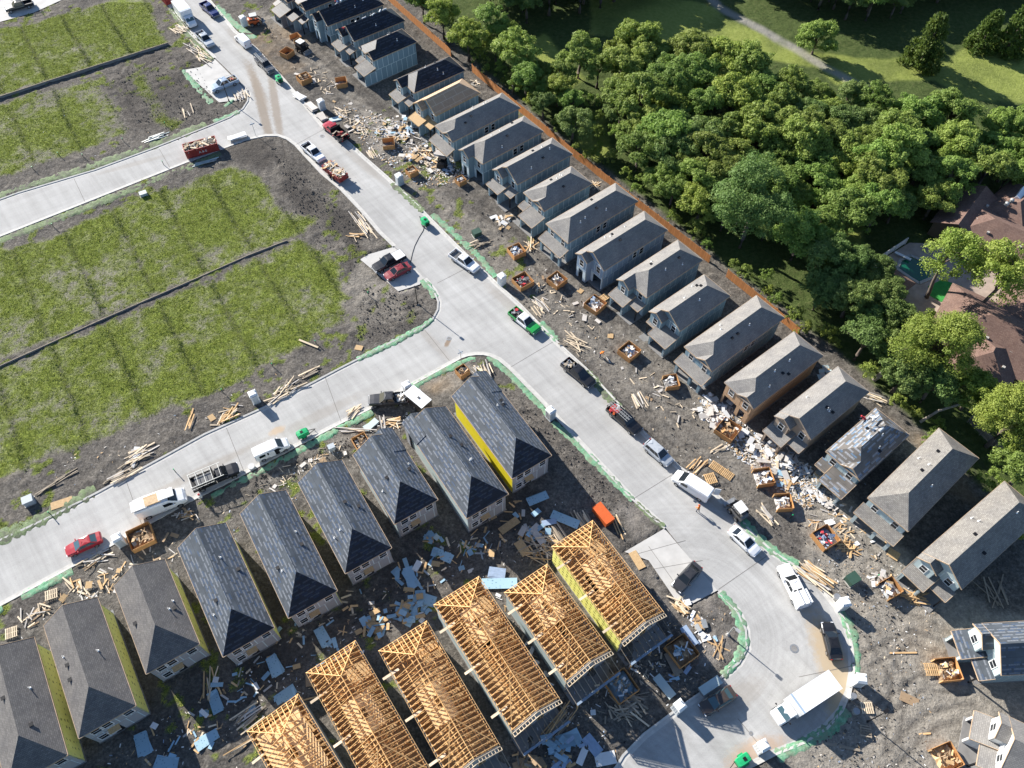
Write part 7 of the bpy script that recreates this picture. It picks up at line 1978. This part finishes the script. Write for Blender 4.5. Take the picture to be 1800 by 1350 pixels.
# larger single sheets lying about
def lay(lab, px, dpx, l, w, mat, z=.12, n=1, name='sheathing_sheet', tilt=.03, cat='sheet'):
    p = at(*px); q = at(px[0] + dpx[0], px[1] + dpx[1])
    o = empty(name, (p.x, p.y, 0), math.atan2(q.y - p.y, q.x - p.x), lab, cat, 'large sheets lying on the ground')
    rd = random.Random(int(px[0] * 3 + px[1]))
    for k in range(n):
        place('sheet', unit(mat, 'c'), o, (rd.gauss(0, .12) * (k > 0), rd.gauss(0, .12) * (k > 0), z + .05 * k), (rd.gauss(0, tilt), rd.gauss(0, tilt), rd.gauss(0, .12) * (k > 0)), (l, w, .045))
S = 'foam_print'
for a in [
    ('printed blue foam sheet behind the third felt roofed house', (777, 975), (1, .3), 2.8, 1.25, S, .12, 2),
    ('fan of pale blue foam sheets below the fourth felt roofed house', (722, 1016), (.5, 1), 2.8, 1.3, 'foam', .12, 3),
    ('white plastic sheet crumpled beside the pale blue fan', (733, 997), (.6, -1), 1.3, .8, 'white', .2, 2),
    ('printed blue foam sheets stacked crookedly above the framed house', (748, 1055), (1, .25), 2.8, 1.3, S, .3, 3),
    ('single printed foam sheet behind the fifth felt roofed house', (567, 1120), (.5, 1), 2.6, 1.25, S, .12, 2),
    ('printed foam sheet pair behind the yellow walled felt house', (484, 1171), (.55, 1), 2.6, 1.3, S, .12, 3),
    ('printed foam sheet half in sunlight beside the tan offcuts', (577, 1172), (1, -.45), 3.0, 1.3, S, .2, 2),
    ('printed foam sheet with rounded look near the plank ladder', (501, 1225), (1, -.5), 2.6, 1.25, S, .12, 2),
    ('printed foam sheet behind the large shingled house', (379, 1233), (.4, 1), 2.6, 1.25, S, .12, 2),
    ('stack of printed foam sheets by the leaning cream litter', (253, 1309), (.25, 1), 2.6, 1.4, S, .12, 3),
    ('foam sheet lit by a wedge of sun near the bottom left', (364, 1299), (1, -.55), 2.7, 1.2, S, .12, 2),
    ('fanned foam sheets at the bottom edge on the left', (292, 1342), (1, .2), 2.6, 1.4, S, .12, 3),
    ('long row of foam panels between the middle framed houses', (878, 1027), (1, -.02), 4.6, 1.4, S, .3, 1),
    ('crumpled white printed wrap above the long foam row', (873, 1010), (1, .15), 2.2, 1.3, 'wrap_blue', .3, 2),
    ('blue foam sheet behind the corner house', (945, 876), (1, -.4), 3.0, 1.2, S, .12, 2),
    ('long dark printed foam sheet by the grey planks', (993, 915), (1, .45), 4.0, 1.3, S, .35, 2),
    ('bright blue plastic sheet beside the long dark foam sheet', (965, 920), (1, -.2), 2.0, .8, 'wrap_blue', .4, 1),
    ('pale sheet lying by the planks above the fourth felt roofed house', (652, 748), (1, -.6), 2.2, 1.0, 'sheath_pale', .12, 2),
    ('white sheet in the long tangle behind the nearest framed house', (945, 945), (.8, 1), 2.4, .9, 'drywall', .5, 1),
    ('brown board lying in the tangle behind the nearest framed house', (918, 965), (.7, 1), 2.2, 1.3, 'osb', .4, 1),
    ('tan board against the back of the corner house', (895, 925), (1, -.7), 3.0, 1.1, 'osb', .25, 1),
    ('white printed sheet at the bottom edge, uppermost of three', (1041, 1310), (.8, 1), 2.4, 1.3, 'wrap_blue', .15, 1),
    ('white printed sheet at the bottom edge, lowest of three', (1064, 1334), (1, -.2), 2.4, 1.4, 'white', .12, 1),
    ('narrow white printed sheet at the bottom edge', (1024, 1328), (.4, -1), 2.2, .8, 'white', .15, 1),
    ('blue foam pile in the shade left of the white sheets', (1000, 1300), (1, -.5), 2.6, 1.5, 'foam', .15, 4),
    ('white and blue panel leaning by the shaded bin', (1210, 1120), (.7, 1), 2.6, 1.0, 'wrap_blue', .6, 1),
    ('curved grey board in the shade below the bin', (1183, 1167), (.5, 1), 2.8, 1.2, 'wood_grey', .4, 1),
    ('pale blue panel lying in the shade near the corner toilet', (1167, 1208), (.8, 1), 3.0, 1.1, 'sheath_pale', .4, 1),
    ('brown board lying flat on the dirt at the lower right', (1598, 1230), (1, .45), 2.2, 1.1, 'card', .08, 1),
    ('tan board on the dirt below the lone hip house', (1570, 975), (1, .6), 1.5, 1.3, 'osb', .08, 1),
    ('tan board on the dirt by the collapsed bin', (1460, 862), (1, .1), 1.3, 1.2, 'pine_pale', .08, 1),
    ('tan board between driveway and framed house', (1120, 985), (.6, 1), 2.6, 1.1, 'osb', .1, 1),
    ('white bundle wrapped in plastic on the upper side street', (419, 243), (1, -.33), 3.2, 1.1, 'white', .35, 6),
    ('small tan board below the bin pair', (1020, 512), (1, .6), .9, .9, 'osb', .08, 1),
    ('small tan board on the soil opposite the black pickup', (1073, 591), (1, .1), .9, .9, 'osb', .08, 1),
    ('yellow board lying on the verge at the far left', (109, 885), (1, -.35), 2.8, 1.2, 'osb', .1, 1),
    ('small tan sheet on the kerb at the middle corner', (631, 612), (1, .2), 1.2, .9, 'osb', .1, 1),
    ('orange board on soil with a long shadow in the field', (543, 606), (1, .42), 3.6, .3, 'pine_pale', .3, 1),
    ('orange brown lath lying on the dirt behind the black sedan', (1578, 1148), (1, 0), 4.6, .2, 'pine', .08, 1),
    ('weathered plank behind the green blanket at the bottom right', (1475, 1312), (1, .2), 4.6, .3, 'wood_grey', .1, 1),
    ('short pine lath on the dirt at the lower right', (1625, 1290), (1, -.08), 1.4, .2, 'pine', .08, 1),
    ('white pvc boards beside the half roofed house front', (1440, 870), (1, .6), 4.0, .3, 'drywall', .1, 2)]:
    lay(*a)
for i, (px, dpx) in enumerate([((527, 172), (1, .75)), ((548, 190), (1, .8)), ((566, 208), (1, .8)), ((590, 212), (1, -.3))]):
    lay(['white wrapped stack on the kerb, first above the grey toilet', 'white wrapped stack on the kerb, second above the red flatbed', 'white slatted stack on the kerb next to the red flatbed', 'pale blue board propped beside the red flatbed'][i], px, dpx, [2.6, 2.8, 2.4, 2.2][i], 1.2, ['white', 'drywall', 'drywall', 'sheath_pale'][i], .2, [6, 7, 5, 2][i])
def chest():
    p = at(1248, 1206, .4); q = at(1272, 1190, .4)
    o = empty('job_box', (p.x, p.y, 0), math.atan2(q.y - p.y, q.x - p.x), 'long grey white job box on the kerb behind the brown sedan', 'chest')
    b = MB(); b.box(-1.4, 1.4, -.5, .5, .1, .75); b.build('body', M['sheath_grey'], o); l = MB(); l.box(-1.45, 1.45, -.54, .54, .75, .83); l.build('lid', M['sheath_pale'], o)
    for x in (-1.1, 1.0):
        f = MB(); f.box(x, x + .15, -.45, .45, 0, .1); f.build('foot', M['pine'], o)
chest()
# pallets
def pallet(lab, px, ang, l=1.4, w=1.2, z=.0, mat='pine'):
    p = at(*px); o = empty('pallet', (p.x, p.y, z), ang, lab, 'pallet', 'wooden pallets')
    k = max(5, int(l / .24))
    for i in range(k): place('slat', unit(mat, 'c'), o, (-l / 2 + l * (i + .5) / k, 0, .12), (0, 0, 0), (l / k * .55, w, .03))
    for y in (-w / 2 + .06, 0, w / 2 - .06): place('runner', unit(mat, 'c'), o, (0, y, 0), (0, 0, 0), (l, .08, .12))
pallet('long orange slatted pallet on the soil right of the white van', (1268, 828), R(-40), 3.6, 1.3, .05); pallet('stack of orange pallets behind the white van', (1248, 843), R(15), 1.6, 1.6, .25); pallet('wooden pallet behind the box truck', (1523, 1245), R(0), 1.5, 1.3, .1, 'pine_pale')
pallet('orange pallet leaning by the bin at the right edge', (1635, 1178), R(0), 1.7, 1.5, .3); pallet('tan pallet in front of the shingled houses at the left', (92, 1046), R(20), 1.6, 1.3, .2, 'pine_pale'); pallet('tan pallet at the far left by the street', (22, 1113), R(20), 1.5, 1.4, .2, 'pine_pale')
pallet('brown pallet on the dirt below the box truck', (1520, 1286), R(80), 1.4, 1.3, .25, 'wood_grey'); pallet('pallet leaning at the corner of the long wooden bin', (1062, 526), R(38), 1.3, 1.2, .4)
# white plastic strips and duct scraps, too many and too small to tell apart
def litter():
    rg = np.random.default_rng(77)
    zones = [([(430, 30), (560, 130), (700, 330), (900, 520), (1150, 760), (1300, 900), (1400, 970), (1560, 960), (1440, 830), (1240, 680), (1040, 530), (860, 390), (690, 230), (500, 50)], 900, .07),
             ([(1400, 900), (1560, 960), (1640, 1040), (1640, 1350), (1420, 1350), (1500, 1250), (1520, 1100), (1420, 990)], 330, .065),
             ([(0, 1120), (300, 950), (500, 840), (740, 700), (760, 740), (560, 860), (330, 990), (60, 1140)], 420, .07),
             ([(150, 1350), (420, 1180), (760, 960), (900, 930), (1010, 850), (1000, 960), (760, 1060), (560, 1200), (420, 1350)], 500, .08),
             ([(880, 1350), (1010, 1200), (1180, 1090), (1290, 1060), (1300, 1160), (1160, 1260), (1060, 1350)], 420, .08),
             ([(600, 180), (760, 230), (830, 320), (740, 330), (640, 260)], 1300, .11), ([(1225, 700), (1300, 720), (1460, 850), (1420, 900), (1290, 800)], 1600, .12),
             ([(0, 190), (230, 130), (390, 230), (300, 240), (0, 330)], 40, .06), ([(0, 850), (400, 690), (640, 600), (640, 620), (420, 730), (60, 890)], 160, .07), ([(1200, 540), (1420, 720), (1560, 850), (1500, 870), (1340, 740)], 250, .08)]
    cols = ['white', 'drywall', 'pine_pale', 'pine', 'wrap_blue', 'card', 'black']
    pr = [.27, .22, .16, .15, .06, .08, .06]
    mbs = {c: MB() for c in cols}
    for poly, n, s in zones:
        P = gp(poly); xs = [p[0] for p in P]; ys = [p[1] for p in P]
        X = rg.uniform(min(xs), max(xs), n * 4); Y = rg.uniform(min(ys), max(ys), n * 4)
        ok = inpoly(X, Y, P) & ~inpoly(X, Y, ROAD)
        # gather litter in drifts
        ok &= fbm(X, Y, 6, 3, 15) + rg.uniform(-.25, .25, len(X)) > .46
        for x, y in list(zip(X[ok], Y[ok]))[:n]:
            m_ = mbs[rg.choice(cols, p=pr)]
            l = s * rg.uniform(.5, 2.6); w = s * rg.uniform(.3, .9); a = rg.uniform(0, 6.28)
            c_, s_ = math.cos(a), math.sin(a); z = .10 + rg.uniform(0, .12); dz = rg.uniform(-.06, .06)
            m_.face([(x - c_ * l + s_ * w, y - s_ * l - c_ * w, z), (x + c_ * l + s_ * w, y + s_ * l - c_ * w, z + dz), (x + c_ * l - s_ * w, y + s_ * l + c_ * w, z + dz + .03), (x - c_ * l - s_ * w, y - s_ * l + c_ * w, z + .02)])
    for c in cols:
        tag(mbs[c].build('litter', M[c]), dict(white='white plastic litter', drywall='pale plaster crumbs', pine_pale='pale wood chips', pine='orange wood chips', wrap_blue='blue plastic scraps', card='brown paper scraps', black='black scraps')[c] + ' strewn over the building site', 'litter', kind='stuff')
litter()
# clods and stones of the churned black soil
def clods():
    rg = np.random.default_rng(5)
    mb = MB()
    for poly, n in [([(430, 30), (560, 130), (900, 520), (1300, 900), (1440, 830), (1040, 530), (690, 230), (500, 50)], 2600), ([(200, 130), (330, 90), (400, 210), (240, 240)], 700), ([(480, 260), (640, 400), (620, 480), (520, 390)], 700), ([(640, 500), (750, 530), (720, 580), (620, 600)], 500),
                    ([(860, 650), (1110, 890), (1080, 930), (960, 800), (850, 690)], 800), ([(1330, 900), (1560, 960), (1640, 1350), (1420, 1350), (1500, 1100)], 900), ([(450, 830), (640, 760), (620, 800), (440, 880)], 500)]:
        P = gp(poly); xs = [p[0] for p in P]; ys = [p[1] for p in P]
        X = rg.uniform(min(xs), max(xs), n * 3); Y = rg.uniform(min(ys), max(ys), n * 3)
        ok = inpoly(X, Y, P) & ~inpoly(X, Y, ROAD)
        for x, y in list(zip(X[ok], Y[ok]))[:n]:
            r = .06 + .16 * rg.uniform() ** 3; b = len(mb.v)
            a0 = rg.uniform(0, 6.28)
            for k in range(5): mb.v.append((x + r * math.cos(a0 + k * 1.257) * rg.uniform(.7, 1.3), y + r * math.sin(a0 + k * 1.257) * rg.uniform(.7, 1.3), .0))
            mb.v.append((x, y, .1 + r * .9))
            for k in range(5): mb.f.append((b + k, b + (k + 1) % 5, b + 5)); mb.uv.append(None)
    tag(mb.build('soil_clods', M['clod']), 'dark clods of churned soil on the bare lots', 'soil', kind='stuff')
simple('clod', (0.10, 0.09, 0.08), .95, var=.4, scale=.5)
clods()

# ------------------------------------------------------------------ roofing rolls and workers
def roll(lab, px, h, ang):
    p = at(*px, h); o = empty('roofing_roll', (p.x, p.y, h), ang, lab, 'roll', 'white roofing bundles on the roofs')
    a = MB(); a.tube([(-.45, 0, .17), (.45, 0, .17)], [.17, .17], 10); a.build('roll', M['plastic_white'], o)
    b = MB(); b.tube([(-.46, 0, .17), (.46, 0, .17)], [.06, .06], 8); b.build('core', M['card'], o)
for i, (px, h) in enumerate([((575, 17), 5.9), ((592, 8), 6.6), ((600, 2), 7.0), ((640, 33), 6.7), ((656, 27), 6.9), ((668, 21), 6.9), ((676, 18), 6.9), ((612, 47), 6.6), ((625, 41), 6.6), ((1548, 756), 6.9), ((1526, 773), 6.7), ((1521, 780), 6.5), ((1540, 735), 6.7), ((1535, 738), 6.8)]):
    roll(['white roll nearest the eave of the second house', 'white roll in the middle of the second house', 'white roll near the top edge ridge', 'white roll on the ridge of the pale garage house, leftmost', 'white roll on that ridge, second', 'white roll on that ridge, third', 'white roll on that ridge, last', 'white roll by the gable of the pale garage house', 'white roll next to the gable roll', 'white sack on the ridge of the half roofed house, upper', 'white sack on that ridge, middle', 'white sack on that ridge, lower', 'white bundle beside the roofers', 'second white bundle beside the roofers'][i], px, h, R(38 + 20 * (i % 3)))
def person(lab, px, h, ang, shirt, pose='stand', hat=None):
    p = at(*px, h + .8)
    o = empty('person', (p.x, p.y, h), ang, lab, 'person', 'workers')
    bend = pose == 'bend'
    hip = Vector((0, 0, .92 if not bend else .8))
    ch = hip + (Vector((.08, 0, .42)) if not bend else Vector((.36, 0, .22)))
    nk = ch + (Vector((.03, 0, .16)) if not bend else Vector((.16, 0, .05))); hd = nk + (Vector((.03, 0, .2)) if not bend else Vector((.17, 0, .06)))
    V, E, RR = [hip, ch, nk, hd], [(0, 1), (1, 2), (2, 3)], [.15, .17, .065, .105]
    for s in (-1, 1):
        b = len(V)
        V += [hip + Vector((0, s * .11, -.06)), hip + Vector((.10 if s > 0 else -.04, s * .13, -.46)), Vector((.02 if s > 0 else -.16, s * .14, .08)), Vector((.18 if s > 0 else .0, s * .15, .04))]
        RR += [.10, .075, .05, .045]; E += [(0, b), (b, b + 1), (b + 1, b + 2), (b + 2, b + 3)]
        b = len(V)
        V += [ch + Vector((0, s * .2, .05)), ch + Vector((.12, s * .27, -.2)), ch + Vector((.32, s * .2, -.3 if not bend else -.45)), ch + Vector((.39, s * .18, -.32 if not bend else -.52))]
        RR += [.065, .05, .04, .045]; E += [(1, b), (b, b + 1), (b + 1, b + 2), (b + 2, b + 3)]
    me = bpy.data.meshes.new('body'); me.from_pydata([tuple(v) for v in V], E, []); me.update()
    ob = place('body', me, o)
    md = ob.modifiers.new('skin', 'SKIN')
    for i, r in enumerate(RR): me.skin_vertices[0].data[i].radius = (r, r)
    me.skin_vertices[0].data[0].use_root = True
    ob.modifiers.new('sub', 'SUBSURF').levels = 1; ob.modifiers['sub'].render_levels = 1
    t = NT('worker_' + shirt, .9); cc = t.node('ShaderNodeTexCoord'); sp = t.node('ShaderNodeSeparateXYZ'); t.link(cc.outputs['Object'], sp.inputs[0])
    r = t.ramp(t.math('DIVIDE', sp.outputs[2], 2.0), [(0, (.02, .02, .02)), (.05, (.05, .06, .09)), (.45, dict(red=(.42, .04, .05), white=(.6, .6, .58), orange=(.7, .2, .03), blue=(.08, .14, .3))[shirt]), (.745 if not bend else .62, (.32, .19, .13))])
    t.n[r.node.name].color_ramp.interpolation = 'CONSTANT'
    t.col(r); me.materials.append(t.m)
    if hat:
        hm = MB(); hm.tube([(0, 0, 0), (0, 0, .02), (0, 0, .025), (0, 0, .1), (0, 0, .15)], [.17, .17, .125, .11, .05], 12); ho = hm.build('hard_hat', M[hat], o); ho.location = hd + Vector((0, 0, .05))
person('worker with red hat and white shirt standing by the work van', (355, 874), 0, R(200), 'white', 'stand', 'cloth_red')
person('worker in orange standing on the road behind the white van', (1228, 895), 0, R(120), 'orange', 'stand', 'orange')
person('roofer in red bending on the half roofed house ridge', (1522, 738), 6.9, R(150), 'red', 'bend', 'cloth_red')
person('roofer in white beside the red roofer', (1530, 733), 6.9, R(-30), 'white', 'bend')
person('roofer in red on the roof edge of the pale garage house', (607, 50), 6.6, R(200), 'red', 'bend')
person('roofer with blue shirt on the second house roof', (596, 4), 6.9, R(200), 'blue', 'bend', 'cloth_red')
person('worker bending between the two bins opposite the black pickup', (1055, 622), 0, R(20), 'orange', 'bend')
# paint buckets, drums and pipes by the streets
def drum(lab, px, mat, r=.3, h=.9):
    p = at(*px); o = empty('drum', (p.x, p.y, 0), 0, lab, 'drum', 'drums and buckets beside the streets')
    a = MB(); a.tube([(0, 0, 0), (0, 0, h)], [r, r], 14); a.build('barrel', M[mat], o)
    b = MB(); b.tube([(0, 0, h - .02), (0, 0, h + .04)], [r * 1.06, r * 1.06], 14); b.tube([(0, 0, h * .5 - .02), (0, 0, h * .5 + .02)], [r * 1.04, r * 1.04], 14); b.build('hoops', M['steel'], o)
drum('pale drum beside the toilet at the bend', (1468, 1052), 'pile_stone', .4, .8); drum('pale drum by the blanket end behind the box truck', (1502, 1252), 'pile_stone', .38, .7); drum('white drum behind the box truck', (1496, 1226), 'plastic_white', .35, .9); drum('grey drum next to the trailer toilet', (736, 693), 'galv', .4, .9); drum('white bucket on the kerb in front of the black rack truck', (443, 822), 'plastic_white', .45, .4)
